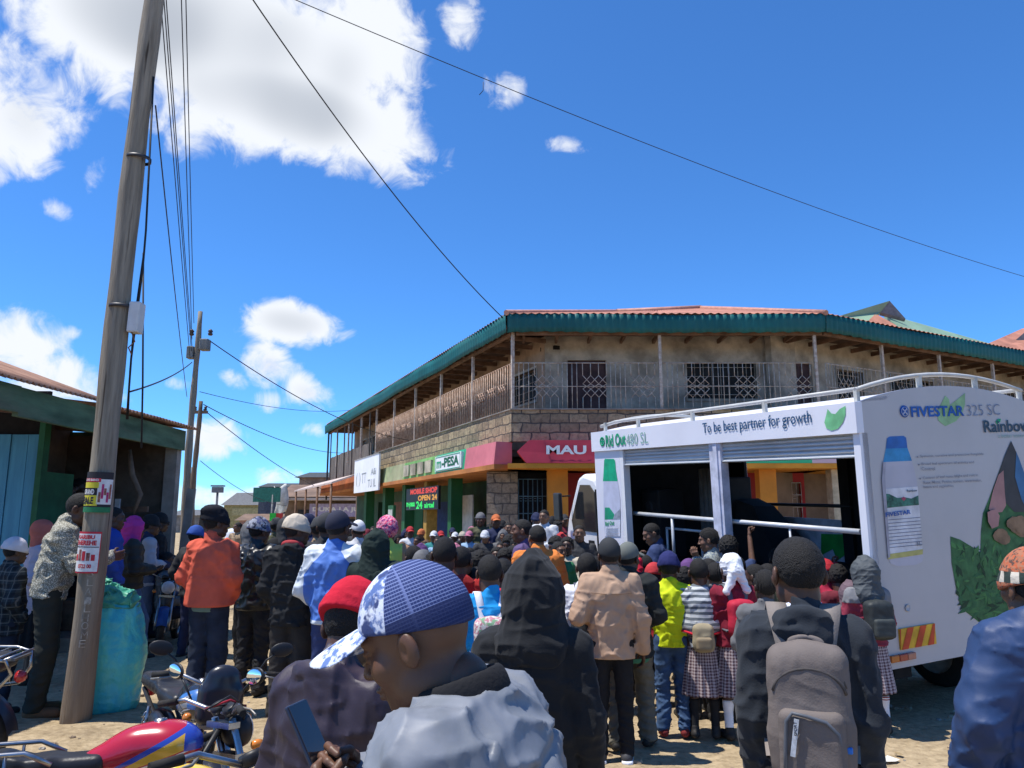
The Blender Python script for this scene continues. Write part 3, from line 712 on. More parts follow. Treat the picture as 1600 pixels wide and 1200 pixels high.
P2 = at(291, 800, 14.5); P2.z = 0
def topof(p, px, py): return at(px, py, p.y)
z2 = topof(P2, 315, 487).z
p2 = pole(P2, z2, .085, .045, .02, 'tall pale timber pole carrying two grey meter boxes, beyond the open shop', POLEW)
zb = topof(P2, 312, 540).z
mb = MB(); mb.bx(.05,.22,-.10,.08,zb-.10,zb+.12); mb.build('meter_box', mat('grey_box',(.22,.22,.20),.6), p2, bevel=.02)
mb = MB(); mb.bx(-.19,-.06,-.08,.08,zb-.26,zb-.02); mb.build('meter_box', mat('grey_box',(.22,.22,.20),.6), p2, bevel=.02)
for dx in (-.14,.22):
    mb = MB(); mb.lathe([(.0,0),(.035,0),(.05,.03),(.03,.05),(.05,.08),(.02,.12),(0,.12)], 10, (dx,0,zb+.2)); mb.build('insulator', mat('brown_porcelain',(.08,.05,.04),.3), p2)
P3 = at(302, 800, 21.); P3.z = 0; z3 = topof(P3, 314, 627).z
p3 = pole(P3, z3, .085, .055, .03, 'dark thinner timber pole, the second one beyond the open shop', POLEB)
for dx in (-.14,.14):
    mb = MB(); mb.lathe([(.0,0),(.03,0),(.045,.03),(.03,.05),(.045,.08),(.02,.11),(0,.11)], 10, (dx,0,z3-.25)); mb.build('insulator', mat('brown_porcelain',(.08,.05,.04),.3), p3)
mb = MB(); mb.bx(-.2,.2,-.04,.04,z3-.34,z3-.26); mb.build('crossarm', POLEB, p3)
P4 = at(297,800,27.); P4.z=0; p4 = pole(P4, at(297,730,27.).z, .07,.06,.03,'short thin timber pole behind the dark timber pole', POLEB)
lp = at(340,768,70.); e = empty('street_lamp', (lp.x,lp.y,0), 0, 'small distant floodlight mast above the far end of the street', 'lamp')
mb = MB(); mb.tube([(0,0,0),(0,0,lp.z)], .10, 6); mb.build('mast', mat('grey_mast',(.2,.2,.2)), e); mb = MB(); mb.box((0,0,lp.z+.15),(.9,.5,.5)); mb.box((0,0,lp.z+.5),(1.1,.6,.12)); mb.build('lamp_head', mat('grey_mast',(.2,.2,.2)), e)

CABLE = mat('black_cable', (.02,.02,.022), .6, .1)
def wire(pts, r, label, group='overhead wires', sag=0., twist=False):
    P = [Vector(p) for p in pts]; out = []
    if len(P) == 2:
        n = 24
        for i in range(n+1):
            t = i/n; p = P[0].lerp(P[1], t); p.z -= sag*4*t*(1-t); out.append(p)
    else:
        out = P
    mb = MB(); mb.tube(out, r, 6)
    return tag(mb.build('overhead_wire', CABLE), label, 'wire', group)
topP1 = at(262, -260, P1.y)
# bundle of thin wires running from the near pole's top to the second pole
for k, (pxa, pya, pxb, pyb, lb) in enumerate(((252,0,297,560,'leftmost thin wire of the bundle dropping from the near pole to the meter boxes'),(257,0,299,548,'second thin wire from the left in the bundle above the meter boxes'),(262,20,300,540,'middle thin wire of the bundle above the meter boxes'),(284,0,300,530,'second thin wire from the right in the bundle above the meter boxes'),(291,0,303,505,'rightmost thin wire of the bundle reaching the top of the pale pole'))):
    a = at(pxa, pya, P1.y+.9+.1*k); b = at(pxb, pyb, P2.y-.1)
    d = (a-b).normalized(); wire([a + d*3.2, b], .006, lb, sag=.05)
wire([at(243,165,P1.y+.1), at(292,620,P2.y+3)], .007, 'thin wire sloping from the near pole down behind the pale pole', sag=.06)
wire([at(240,120,P1.y-.02), at(228,360,P1.y), at(223,420,P1.y), at(205,560,P1.y+.05), at(198,655,P1.y+.3)], .009, 'thick black cable hanging down the right side of the near pole', None)
wire([at(224,400,P1.y), at(210,500,P1.y+.03), at(203,580,P1.y+.1), at(200,655,P1.y+.3)], .007, 'thinner twisted cable hanging beside the thick cable on the near pole', None)
wire([at(224,395,7.6), at(223,600,7.6), at(221,700,7.6)], .009, 'straight black drop cable hanging from the white junction box to the shop eave', None)
wire([at(203,612,P1.y+.3), at(300,566,P2.y-.05)], .009, 'short wire rising from the shop roof to the pale pole', sag=.06)
wire([at(355,-60,10.5), at(786,497,18.4)], .012, 'long black service cable sloping down to the corner of the teal eaves', sag=.35)
wire([at(420,-18,12.), at(1600,432,24.)], .008, 'longest thin wire crossing the blue sky from upper left to the right edge', sag=.30)
e_ = at(755,128,15.2); wire([e_, e_+Vector((.0,0,-.2)), e_+Vector((-.08,0,-.30))], .008, 'small loose wire end hanging from the long wire across the sky', None)
wire([at(327,532,P2.y), at(640,688,27.)], .010, 'wire from the meter boxes of the pale pole to the far upper floor', sag=.35)
wire([at(318,640,P3.y), at(520,770,42.)], .012, 'lower wire dropping from the dark pole to the brown roofed shops', sag=.3)
wire([at(318,632,P3.y), at(560,706,44.)], .012, 'upper faint wire from the dark pole to the far end of the corner building', sag=.5)
wire([at(312,612,P3.y), at(600,630,42.)], .009, 'faint nearly level wire crossing the small clouds', sag=.5)
wire([at(313,720,30.), at(450,790,48.)], .012, 'lowest faint wire above the far roofs', sag=.4)

# ================================================================ open fronted shop on the left
RUST = mat('rusty_roof', (.36,.20,.135), .8, .3, 2.5, 0, col2=(.20,.10,.065), dirt=.5, dirtcol=(.40,.30,.24))
GFASC = mat('worn_green_board', (.09,.17,.105), .85, .3, 2.2, .2, 30, dirt=.8, dirtcol=(.17,.16,.12), stretch=(1,.5,2.5))
BLUEW = mat('blue_painted_planks', (.08,.29,.43), .7, .15, 3, 0, col2=(.055,.21,.34), stretch=(5,5,.5))
shop = empty('roadside_shop', (-4.0,6,0), 0, 'low open-fronted shop with rusty tin roof, worn green eave board and blue plank wall', 'shop')
SK = 1.289       # shop enlarged about camera's eye point, image outline unchanged; eave stands 2.9 m high
def sbuild(mb, name, m, bevel=0):
    mb.v = [(x*SK, y*SK, max(-.06, 1.65+(z-1.65)*SK)) for x, y, z in mb.v]
    return mb.build(name, m, shop, (4.0,-6,0), None, bevel)
EX, EZ = -3.95, 2.62        # eave line
y0, y1, ymid = 1.0, 9.3, 7.0
def roofz(x): return EZ+.12 + (EX-.12-x)*.30
for ya, yb, wr_, sl_, zz in ((y0,7.35,2.3,.36,.11),(7.30,y1+.1,2.0,.12,.085)):
    mb = MB()
    def rf(u, v):
        y = ya+(yb-ya)*u; x = EX+.12 - wr_*v
        return (x, y, EZ+zz + wr_*v*sl_ + .014*math.sin(y*2*math.pi/.076) + .02*math.sin(y*.9))
    mb.grid(rf, int((yb-ya)*90), 6)
    o = sbuild(mb, 'tin_roof', RUST); s_ = o.modifiers.new('t','SOLIDIFY'); s_.thickness = .004
mb = MB(); mb.bx(EX-.02, EX+.03, y0, 6.1, EZ-.14, EZ+.07); sbuild(mb, 'eave_board', GFASC)
mb = MB(); mb.bx(EX-.025, EX+.025, 6.1, y1-.02, EZ-.17, EZ+.065); sbuild(mb, 'eave_board', GFASC)
mb = MB(); mb.bx(EX-3.0, EX-.02, y1-.05, y1, EZ-.16, EZ+.05); sbuild(mb, 'eave_board', GFASC)
for i in range(9):
    mb = MB(); yy = 1.6+i*.92; mb.add([(EX-.03,yy-.03,EZ-.06),(EX-.03,yy+.03,EZ-.06),(EX-.03,yy+.03,EZ+.05),(EX-.03,yy-.03,EZ+.05),(EX-2.0,yy-.03,EZ+.10),(EX-2.0,yy+.03,EZ+.10),(EX-2.0,yy+.03,EZ+.20),(EX-2.0,yy-.03,EZ+.20)], [(0,1,2,3),(4,7,6,5),(0,4,5,1),(3,2,6,7),(1,5,6,2),(0,3,7,4)]); sbuild(mb, 'rafter', WOOD)
# blue plank wall facing the street's near end
mb = MB(); x = -7.2
while x < -4.62:
    wd = .14+.03*random.random(); mb.bx(x, min(x+wd-.006,-4.6), 7.55+.012*random.random(), 7.60, 0, 2.46); x += wd
sbuild(mb, 'plank_wall', BLUEW)
mb = MB(); mb.bx(-4.6,-4.545,7.5,7.6,0,2.62); sbuild(mb,'corner_post',mat('dark_green_board',(.02,.11,.05),.7,.2,3))
mb = MB(); mb.bx(-4.6,-4.56,7.6,8.1,0,2.10); sbuild(mb,'green_door',mat('dark_green_board',(.02,.11,.05)))
mb = MB(); mb.bx(-5.4,-5.3,7.6,y1,0,2.75); sbuild(mb,'back_wall',mat('dark_mud_wall',(.13,.10,.075),.95,.3,2))  # dark brown, shared by the back and end walls
mb = MB(); mb.bx(-5.3,-4.1,y1-.08,y1-.02,0,2.62); sbuild(mb,'end_wall',mat('dark_mud_wall',(.085,.07,.055)))
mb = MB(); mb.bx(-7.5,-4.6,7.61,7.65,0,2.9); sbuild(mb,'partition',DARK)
mb = MB(); mb.bx(-5.285,-5.27,8.2,8.8,1.3,2.1); sbuild(mb,'notice_board',mat('pale_notice',(.40,.42,.36),.8,.3,8))
# end posts and leaning boards
mb = MB(); mb.bx(EX-.16,EX-.02,y1-.12,y1,0,EZ-.1); sbuild(mb,'end_post',mat('grey_post',(.30,.275,.24),.9,.2,3))
mb = MB(); mb.box((EX+.06,y1+.05,1.0),(.10,.03,2.0),(0,R(3),0)); sbuild(mb,'leaning_board',mat('grey_post',(.30,.275,.24)))
mb = MB(); mb.box((EX+.20,y1+.12,.85),(.09,.03,1.75),(0,R(4),0)); sbuild(mb,'leaning_board',mat('tan_post',(.33,.22,.14),.9,.2,3))
for x, z0, z1 in ((-4.85,.9,1.95),(-4.45,.9,1.3)):
    mb = MB(); mb.bx(x-.3,x+.3,y1-.4,y1-.36,z1,z1+.05); sbuild(mb,'shelf',WOOD)
mb = MB(); mb.bx(-5.2,EX-.1,8.7,8.74,1.35,1.42); sbuild(mb,'shelf',WOOD); mb = MB(); mb.bx(-5.2,EX-.1,8.7,8.74,1.72,1.78); sbuild(mb,'shelf',WOOD)
mb = MB()
for i in range(7): mb.bx(-5.0+.11*i,-4.95+.11*i,8.55,8.58,1.50,1.86)
o = sbuild(mb,'slatted_rack',mat('pale_slats',(.42,.42,.42),.7))
mb = MB()
for i in range(5): mb.tube([(-5.05,8.2,1.22+.035*i),(-4.1,8.25,1.22+.035*i)], .014, 6)
sbuild(mb,'stacked_rods',mat('pale_slats',(.42,.42,.42)))
for k,(x,zt,l) in enumerate(((-4.6,2.4,.55),(-4.25,2.4,.7))):
    mb = MB(); mb.tube([(x,8.6,zt),(x+.05,8.6,zt-l*.4),(x+.16,8.6,zt-l*.7),(x+.10,8.6,zt-l)], [.02,.035,.03,.015], 8); sbuild(mb,'hanging_cloth',mat('dull_cloth',(.16,.12,.09),.9))
mb = MB(); mb.bx(-5.3,-4.15,7.7,9.2,.30,.52); sbuild(mb,'raised_floor',mat('mud_floor',(.17,.13,.10),.95,.25,3))
mb = MB(); mb.bx(-4.9,-4.2,8.2,8.5,.52,.82); sbuild(mb,'bench',WOOD)

# ================================================================ buildings further down the street
def house(name, label, base, w_, d_, h, rz, wallm, roofm, rise=1.2, ov=.4, hip=False, wins=(), cat='building'):
    e = empty(name, base, rz, label, cat)
    mb = MB(); mb.bx(-w_/2,w_/2,0,d_,0,h); mb.build('wall', wallm, e)
    mb = MB(); W2 = w_/2+ov; hi = w_*.3 if hip else 0
    a = [(-W2,-ov,h),(W2,-ov,h),(W2,d_+ov,h),(-W2,d_+ov,h)]; r_ = [(-W2+hi,d_/2,h+rise),(W2-hi,d_/2,h+rise)]
    mb.add(a+r_, [(0,1,5,4),(2,3,4,5),(0,4,3),(1,2,5),(0,3,2,1)]); mb.build('roof', roofm, e)
    for (x0,x1,z0,z1,m) in wins:
        mb = MB(); mb.bx(x0,x1,-.05,.05,z0,z1); mb.build('window', m, e)
    return e
bw = mat('bare_brick', (.24,.17,.12),.95,.25,1.5,dirt=.5); dg = mat('dark_window',(.03,.03,.035),.4)
q = at(500, 800, 50.); house('shop_row','brown single storey shop row with overhanging roof past the corner building', (q.x+1.5,50,0), 7.5, 6, 3.0, 0, bw, mat('brown_tin',(.20,.13,.09),.7,.2,1), .9, .5, wins=((-2.9,-1.8,.3,2.2,dg),(-1.2,2.0,.3,1.6,dg)))
mb = MB(); mb.bx(-3.8,3.9,-1.9,-.2,2.75,2.9); vr = tag(mb.build('verandah_roof', mat('pale_awning',(.50,.42,.36),.7,.15,1), None, (q.x+1.3,50,0)), 'pale flat verandah roof jutting from the brown shop row', 'awning')
sgn = empty('shop_sign', (q.x+1.8,48.9,0), 0, 'long lilac and white shop sign under the pale verandah roof', 'sign')
mb = MB(); mb.bx(-2.2,2.2,0,.06,1.75,2.55); mb.build('board', mat('lilac_board',(.42,.38,.58),.6), sgn); mb = MB(); add_text(mb,'DUKA LA JUMLA',(-2.0,-.0,2.0),(1,0,0),(0,0,1),4.0,.35,0,.04); mb.build('lettering', WHITEP, sgn)
q = at(522, 760, 54.); house('upper_house','plain plastered upper storey with a dark flat-looking roof rising behind the pale verandah', (q.x+1.,57,0), 8.5, 8, 4.6, 0, PLASTERB, mat('dark_tin',(.06,.065,.06),.6), .6, .3, wins=((-2.5,-1.0,3.2,4.2,dg),(1,2.5,3.2,4.2,dg)))
q = at(392, 800, 75.); house('gabled_house','grey house with yellowish wall at the far end of the street', (q.x,75,0), 5.2, 8, 2.9, 0, mat('dull_yellow_wall',(.40,.33,.14),.9), mat('grey_tin',(.13,.13,.13),.6), 1.3, .25, wins=((-1.8,1.8,1.9,2.6,mat('pale_yellow_window',(.5,.42,.2))),))
q = at(330, 800, 90.); house('far_shack','small low grey shack at the far left end of the street', (q.x-1,92,0), 9, 8, 2.0, 0, CONC, mat('grey_tin',(.13,.13,.13)), .7)
q = at(445, 770, 62.); house('dark_roof_block','dark blue-grey roofed block behind the green road sign', (q.x-.9,64,0), 3.6, 5, 4.2, 0, mat('dark_grey_wall',(.10,.11,.13),.9), mat('dark_tin',(.06,.065,.06)), .4, .1)  # wall is plain dark blue-grey
q = at(430, 820, 60.); house('low_kiosk','low pinkish kiosk with a brown roof under the green road sign', (q.x,60,0), 5.5, 4, 1.5, 0, mat('pinkish_wall',(.42,.25,.20),.9), mat('brown_tin',(.20,.13,.09)), .5, .3)
q = at(418, 773, 46.); e = empty('road_sign', (q.x,46,0), 0, 'green rectangular overhead sign on a thin post far down the street', 'sign')
mb = MB(); mb.bx(-.85,.75,0,.08,q.z-.42,q.z+.42); mb.build('board', mat('road_sign_green',(.03,.17,.12),.5), e); mb = MB(); mb.tube([(.3,.04,0),(.3,.04,q.z)],.06,6); mb.build('post', mat('grey_mast',(.2,.2,.2)), e)
q = at(430, 780, 47.5); e = empty('banner', (q.x,47.5,0), 0, 'torn white banner hanging beside the green road sign', 'banner')
mb = MB(); mb.grid(lambda u,v: (-.05+.75*u+.1*math.sin(v*4), .1*math.sin(u*6+v*3), q.z-.9+1.7*v-.15*math.sin(u*5)), 8, 10); o = mb.build('cloth', mat('pale_banner',(.6,.6,.55),.8,.2,3), e); o.modifiers.new('t','SOLIDIFY').thickness = .01
for px,c,n in ((426,(.03,.5,.06),'bright green'),(436,(.5,.05,.04),'red')):
    q = at(px, 808, 44.); mb = MB(); mb.bx(-.17,.17,0,.15,-.22,.22); e = empty('shop_flag',(q.x,44,0),0,'small %s board low down at the far end of the street'%n,'sign'); mb.build('board', mat('flag_'+n.split()[-1],c), e, (0,0,q.z)); mb = MB(); mb.tube([(0,.07,0),(0,.07,q.z-.22)],.02,6); mb.build('post', mat('grey_mast',(.2,.2,.2)), e)
# awning over the far shops of the corner building
# green roofed building behind
GROOF = mat('pale_green_roof', (.27,.40,.27), .55, .12, .8, dirt=.3, dirtcol=(.30,.36,.27)); GEDGE = mat('white_edge',(.7,.72,.68),.5)
def pt(px, py, d): return at(px, py, d)
def roofhouse(name, label, polys, wallpoly):
    e = empty(name, (wallpoly[0].x, wallpoly[0].y, 0), 0, label, 'building'); o_ = Vector((wallpoly[0].x, wallpoly[0].y, 0))
    for nm, m, P in polys:
        mb = MB(); mb.prism([p-o_ for p in P], (0,.12,-.10)); mb.build(nm, m, e)
    mb = MB(); mb.bx(0, wallpoly[1].x-o_.x, .6, 9, 0, min(wallpoly[0].z, wallpoly[1].z)-.7); mb.build('wall', PLASTER, e)
    return e
ap = pt(1390,470,31.); 
roofhouse('green_roof_house','pale green pitched roof with a grey gable peak showing behind the teal eaves', [
  ('roof', GROOF, [pt(1290,500,30.), pt(1352,505,30.), pt(1376,487,31.), ap]),
  ('gable_wall', mat('grey_gable',(.20,.20,.21),.9), [pt(1376,488,31.02), pt(1415,498,31.02), ap]),
  ('lower_roof', PINKROOF, [pt(1352,506,29.9), pt(1420,525,29.9), pt(1400,508,30.4), pt(1368,490,30.8)]),
  ('side_roof', GROOF, [pt(1383,492,31.3), pt(1420,527,29.6), pt(1575,548,33.), pt(1552,538,34.), pt(1415,499,32.)])], [pt(1300,505,31.5), pt(1540,530,31.5)])
roofhouse('red_roof_house','faded red hipped roof showing behind the teal eaves at the right edge', [
  ('roof', PINKROOF, [pt(1525,545,37.), pt(1800,580,37.), pt(1800,500,42.), pt(1598,513,41.)]),
  ('gable_wall', mat('grey_gable',(.20,.20,.21)), [pt(1586,532,39.), pt(1640,536,39.), pt(1606,515,39.)])], [pt(1540,548,40.), pt(1790,560,40.)])
# ================================================================ promotional stage truck
tm = (Matrix.Rotation(R(23.34),3,'Z') @ Matrix.Rotation(R(2.48),3,'X') @ Matrix.Rotation(R(-3.5),3,'Y'))
TO = Vector((2.971,6.5,.441))
trk = empty('stage_truck', TO, 0, 'white promotional stage truck with open shuttered side, printed rear panel and white cab', 'truck')
trk.rotation_euler = tm.to_euler()
TI = tm.inverted()
def tl(px, py, x=None, y=None):            # sight line meets the truck plane x=.. or y=.. (truck coordinates)
    o = TI @ (Vector((0,0,CAMH))-TO); d = TI @ ray(px, py)
    k = (x-o.x)/d.x if x is not None else (y-o.y)/d.y
    return o + d*k
TW, TL, ZS_, ZF_, ZA = 2.11, 4.44, 2.169, 1.911, 2.31
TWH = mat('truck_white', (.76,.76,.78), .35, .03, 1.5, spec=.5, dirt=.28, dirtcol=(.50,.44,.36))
TFA = mat('fascia_white', (.74,.75,.82), .45, .03, 1.5)
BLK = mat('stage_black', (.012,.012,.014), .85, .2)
STEEL = mat('painted_steel_tube', (.55,.57,.60), .4, .08, metal=.2)
SHUT = mat('shutter_slats', (.58,.60,.62), .45, .06, 2)
def tb(mb, name, m, parent=None, bevel=0): return mb.build(name, m, parent or trk, bevel=bevel)
def arch(x): t = (x/TW-.5)*2; return ZS_ + (ZA-ZS_)*(1-t*t)
# rear panel with arched top
mb = MB(); n = 24; prof = [(TW*i/n, arch(TW*i/n)) for i in range(n+1)]
bot = [(TW,.02),(TW*.5,-.0),(.06,0.0),(.0,.05)]
pts = [(x, -.0, z) for x, z in prof] + [(x,-.0,z) for x,z in bot]
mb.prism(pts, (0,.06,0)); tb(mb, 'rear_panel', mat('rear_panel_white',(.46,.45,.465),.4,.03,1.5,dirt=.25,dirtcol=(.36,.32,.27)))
# arched roof skin
mb = MB()
for i in range(n):
    (xa,za),(xb,zb) = prof[i], prof[i+1]
    mb.add([(xa,.06,za-.02),(xb,.06,zb-.02),(xb,TL,zb-.02),(xa,TL,za-.02),(xa,.06,za-.05),(xb,.06,zb-.05),(xb,TL,zb-.05),(xa,TL,za-.05)], [(0,1,2,3),(7,6,5,4)], 0, True)
tb(mb, 'roof_skin', TWH)
# roof rail
mb = MB()
def roofpt(x, y, h): return (x, y, arch(min(max(x,0),TW))+h)
mb.tube([roofpt(.02,y,.105 + .0*y) for y in (0.02,1,2,3,TL-.5)] + [roofpt(.06,TL-.15,.07)], .019, 8)
mb.tube([roofpt(TW*i/12,.03,.105) for i in range(13)], .019, 8)
mb.tube([roofpt(TW-.02,y,.105) for y in (0.02,1.5,3,TL-.3)], .019, 8)
mb.tube([roofpt(TW*i/12,TL-.15,.07) for i in range(13)], .022, 8)
tb(mb, 'roof_rail', mat('roof_rail_white',(.50,.50,.48),.4,.1))
for x, y in ((.02,.04),(.02,1.15),(.02,2.3),(.02,3.4),(.02,4.2),(TW*.36,.03),(TW*.70,.03),(TW-.02,.04),(TW-.02,2)):
    mb = MB(); z = arch(min(max(x,0),TW)); mb.bx(x-.018,x+.018,y-.018,y+.018,z-.03,z+.11); tb(mb, 'rail_stanchion', mat('stanchion_grey',(.5,.5,.46),.5))
# far wall, front wall, floor and skirts
mb = MB(); mb.bx(TW-.04,TW,.06,TL,0,.55); mb.bx(TW-.04,TW,3.95,TL,.55,2.15); mb.bx(TW-.04,TW,2.05,3.95,1.78,2.15); mb.bx(TW-.04,TW,.06,2.05,.55,2.15); tb(mb, 'far_side_wall', TWH)
mb = MB(); mb.bx(.0,TW-.04,TL-.05,TL,0,2.15); tb(mb, 'front_wall', TWH)
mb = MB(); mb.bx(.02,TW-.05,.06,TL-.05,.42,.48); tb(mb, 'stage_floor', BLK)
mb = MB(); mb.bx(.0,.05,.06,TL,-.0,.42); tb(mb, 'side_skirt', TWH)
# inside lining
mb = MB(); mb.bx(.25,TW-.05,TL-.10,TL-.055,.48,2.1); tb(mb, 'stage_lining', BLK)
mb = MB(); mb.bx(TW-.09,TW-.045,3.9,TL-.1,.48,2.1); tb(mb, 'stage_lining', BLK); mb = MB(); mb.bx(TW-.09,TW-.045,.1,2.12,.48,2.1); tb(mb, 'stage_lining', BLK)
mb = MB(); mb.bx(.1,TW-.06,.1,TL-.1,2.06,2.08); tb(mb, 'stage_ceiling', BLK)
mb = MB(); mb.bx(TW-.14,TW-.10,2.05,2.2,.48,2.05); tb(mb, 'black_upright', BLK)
mb = MB(); mb.add([(1.3,2.55,.48),(1.3,3.4,.48),(1.95,3.4,.48),(1.95,2.55,.48),(1.4,3.05,1.15),(1.4,3.35,1.22),(1.75,3.35,1.22),(1.75,3.05,1.12)], [(0,1,2,3),(4,7,6,5),(0,4,5,1),(1,5,6,2),(2,6,7,3),(3,7,4,0)]); tb(mb, 'draped_cover', BLK)
# fascia
mb = MB(); mb.bx(-.06,.02,-.005,TL+.02,ZF_,ZS_); mb.prism([(-.06,0,ZS_),(.02,0,ZS_),(.35,0,arch(.35)-.02),(.30,0,arch(.3)-.05)],(0,TL,0)); fa = tb(mb, 'fascia', TFA)
def fas(txt, pxa, pya, pxb, pyb, hpx, m, bold):   # lettering on the near side fascia, from pixel a to pixel b along its base
    a = tl(pxa, pya, x=-.064); b_ = tl(pxb, pyb, x=-.064); t_ = tl(pxa, pya-hpx, x=-.064)
    mb = MB(); u = (b_-a); add_text(mb, txt, a, u, (0,0,1), u.length, (t_-a).length, 0, bold, .003); return tb(mb, 'fascia_lettering', m)
INKB = mat('ink_teal_blue',(.015,.085,.20),.5); INKG = mat('ink_green',(.0,.33,.15),.5); INKL = mat('ink_light_green',(.20,.56,.27),.5)
fas('Rid Out', 947, 699, 978, 695, 19, INKG, .025); fas('480 SL', 979, 696, 1013, 692, 17, mat('ink_grey_green',(.25,.48,.42)), -.005)
fas('To be best partner for growth', 1099, 682, 1269, 666, 21, INKB, .006)
c = tl(941, 690, x=-.064); mb = MB(); 
mb.lathe([(.062,0),(.062,.003),(.040,.003),(.040,0)], 20, c, rotTo((-1,0,0))); mb.box((c.x,c.y,c.z),(.004,.02,.10)); mb.box((c.x,c.y,c.z),(.004,.10,.02)); tb(mb, 'round_emblem', INKG)
def leafpoly(px_pts, plane, val):
    return [tl(x, y, **{plane: val}) for x, y in px_pts]
mb = MB(); mb.poly(leafpoly([(1288,660),(1291,648),(1293,639),(1299,646),(1305,647),(1312,639),(1321,634),(1321,648),(1317,660),(1309,670),(1299,673),(1291,669)], 'x', -.064)); tb(mb, 'leaf_emblem', INKL)
# near side frame, pillar, shutters
mb = MB(); mb.bx(-.03,.05,3.80,TL,.0,ZF_); tb(mb, 'bottle_panel', mat('bottle_panel_white',(.72,.72,.80),.4,.03,1.5))
mb = MB(); mb.bx(-.03,.06,3.72,3.798,.0,ZF_); tb(mb, 'door_frame', TWH)
mb = MB(); mb.bx(-.035,.06,1.80,1.98,.42,ZF_); mb.bx(-.05,-.035,1.84,1.90,.42,ZF_); tb(mb, 'centre_pillar', mat('pillar_lilac_white',(.62,.63,.74),.4))
mb = MB(); mb.bx(-.03,.06,.0-.0,.07,.02,ZF_); tb(mb, 'rear_corner_post', TFA)
for a, c_ in ((1.99,3.71),(.075,1.795)):
    mb = MB(); z = ZF_; k = 0
    prof_ = []
    while k < 5:
        z0 = ZF_ - k*.038; prof_ += [(-.012,z0),(.004,z0-.008),(.004,z0-.022),(-.012,z0-.034)]; k += 1
    mb.grid(lambda u,v: (prof_[min(int(v*19),19)][0], a+(c_-a)*u, prof_[min(int(v*19),19)][1]), 1, 19, 0, False)
    mb.bx(-.02,.02,a,c_,ZF_-.205,ZF_-.185); mb.bx(.004,.16,a,c_,ZF_-.18,ZF_); sh = tb(mb, 'roller_shutter', SHUT)
    mb = MB(); mb.bx(-.024,-.018,a,c_,ZF_-.203,ZF_-.197); mb.build('rubber_edge', BLK, sh)
# bottle printed on the front side panel: green cap
def px_poly(mb, pts, plane, val, mi=0): mb.poly([tl(x,y,**{plane:val}) for x,y in pts], mi)
bc = [mat('print_green',(.0,.40,.20),.5), mat('print_silver',(.52,.54,.68),.5,.08,6), mat('print_dark_green',(.01,.30,.16),.5), mat('print_grey',(.30,.33,.40),.5,.2,20), mat('print_pale',(.66,.68,.78),.5)]
mb = MB(); X_ = -.034
px_poly(mb, [(944,719),(945,717),(959,717),(961,720),(962,733),(965,752),(942,752),(943,738)], 'x', X_, 0); tb(mb,'bottle_cap_print',bc)
mb = MB(); px_poly(mb, [(943,752),(965,752),(967,765),(969,780),(969,838),(945,838),(943,790)], 'x', X_, 1)
px_poly(mb, [(945,793),(952,793),(960,804),(958,811),(945,812)], 'x', X_-.003, 2); px_poly(mb, [(958,811),(960,804),(969,795),(969,812)], 'x', X_-.003, 3); px_poly(mb, [(945,812),(969,812),(969,838),(945,838)], 'x', X_-.003, 4)
for k in range(5): px_poly(mb, [(947,826+k*2.4),(966,825.5+k*2.4),(966,826.3+k*2.4),(947,826.8+k*2.4)], 'x', X_-.006, 3)
tb(mb,'bottle_print',bc)
mb = MB(); a = tl(946,822,x=X_-.006); b_ = tl(960,820,x=X_-.006); add_text(mb,'Rid Out',a,b_-a,(0,0,1),(b_-a).length,.055,0,.03,.002); tb(mb,'bottle_lettering',INKG)
# hand rail inside the opening
mb = MB(); mb.tube([tl(990,802,x=.12), tl(1345,831,x=.12)], .024, 10); tb(mb, 'hand_rail', STEEL)
for px, py in ((1050,808),(1234,822)):
    p = tl(px, py, x=.12); mb = MB(); mb.tube([p, (p.x,p.y,.48)], .018 if px<1200 else .012, 8); tb(mb, 'rail_post', STEEL)
mb = MB(); mb.tube([(TW-.12,2.05,1.14),(TW-.12,3.95,1.12)], .022, 8); tb(mb, 'far_rail', mat('dark_rail',(.03,.03,.035),.5))
# banner on the far lower wall seen under the rail
mb = MB(); mb.bx(TW-.075,TW-.06,2.13,3.5,.46,.97); bn = tb(mb, 'inside_banner', mat('banner_lilac_white',(.50,.52,.62),.6))
mb = MB(); Xb = TW-.08
ys = lambda px: tl(px, 860, x=Xb).y
px_poly(mb, [(1283,834),(1322,835),(1322,866),(1308,876),(1301,858),(1283,868)], 'x', Xb); mb.build('green_print', mat('banner_green',(.02,.30,.05),.6), bn)
mb = MB(); a = tl(1291,893,x=Xb); b_ = tl(1330,898,x=Xb); add_text(mb,'O PIX',a,(b_-a),(0,0,1),(b_-a).length,.10,0,.02,.004); mb.build('lettering', mat('ink_teal',(.01,.22,.22)), bn)
# ---- rear print
Yp = -.003
DK = mat('ink_blue',(.01,.10,.42),.5); GRYI = mat('ink_slate',(.16,.21,.33),.5); NAVY = mat('ink_navy',(.03,.07,.12),.5)
def rtext(txt, pxa, pya, pxb, pyb, hpx, m, bold, name='rear_lettering', y=Yp-.004):
    a = tl(pxa, pya, y=y); b_ = tl(pxb, pyb, y=y); t_ = tl(pxa, pya-hpx, y=y)
    mb = MB(); add_text(mb, txt, a, b_-a, (0,0,1), (b_-a).length, (t_-a).length, 0, bold, .002); return tb(mb, name, m)
mb = MB(); px_poly(mb, [(1464,643),(1470,632),(1477,618),(1483,624),(1484,633),(1496,624),(1508,614),(1508,632),(1503,647),(1494,658),(1477,666),(1466,657)], 'y', Yp); tb(mb, 'leaf_emblem', mat('ink_pale_green',(.28,.48,.25),.5))
rtext('FIVESTAR', 1424, 652, 1507, 650, 17, DK, .028); rtext('325 SC', 1512, 650, 1563, 648, 17, GRYI, -.012)
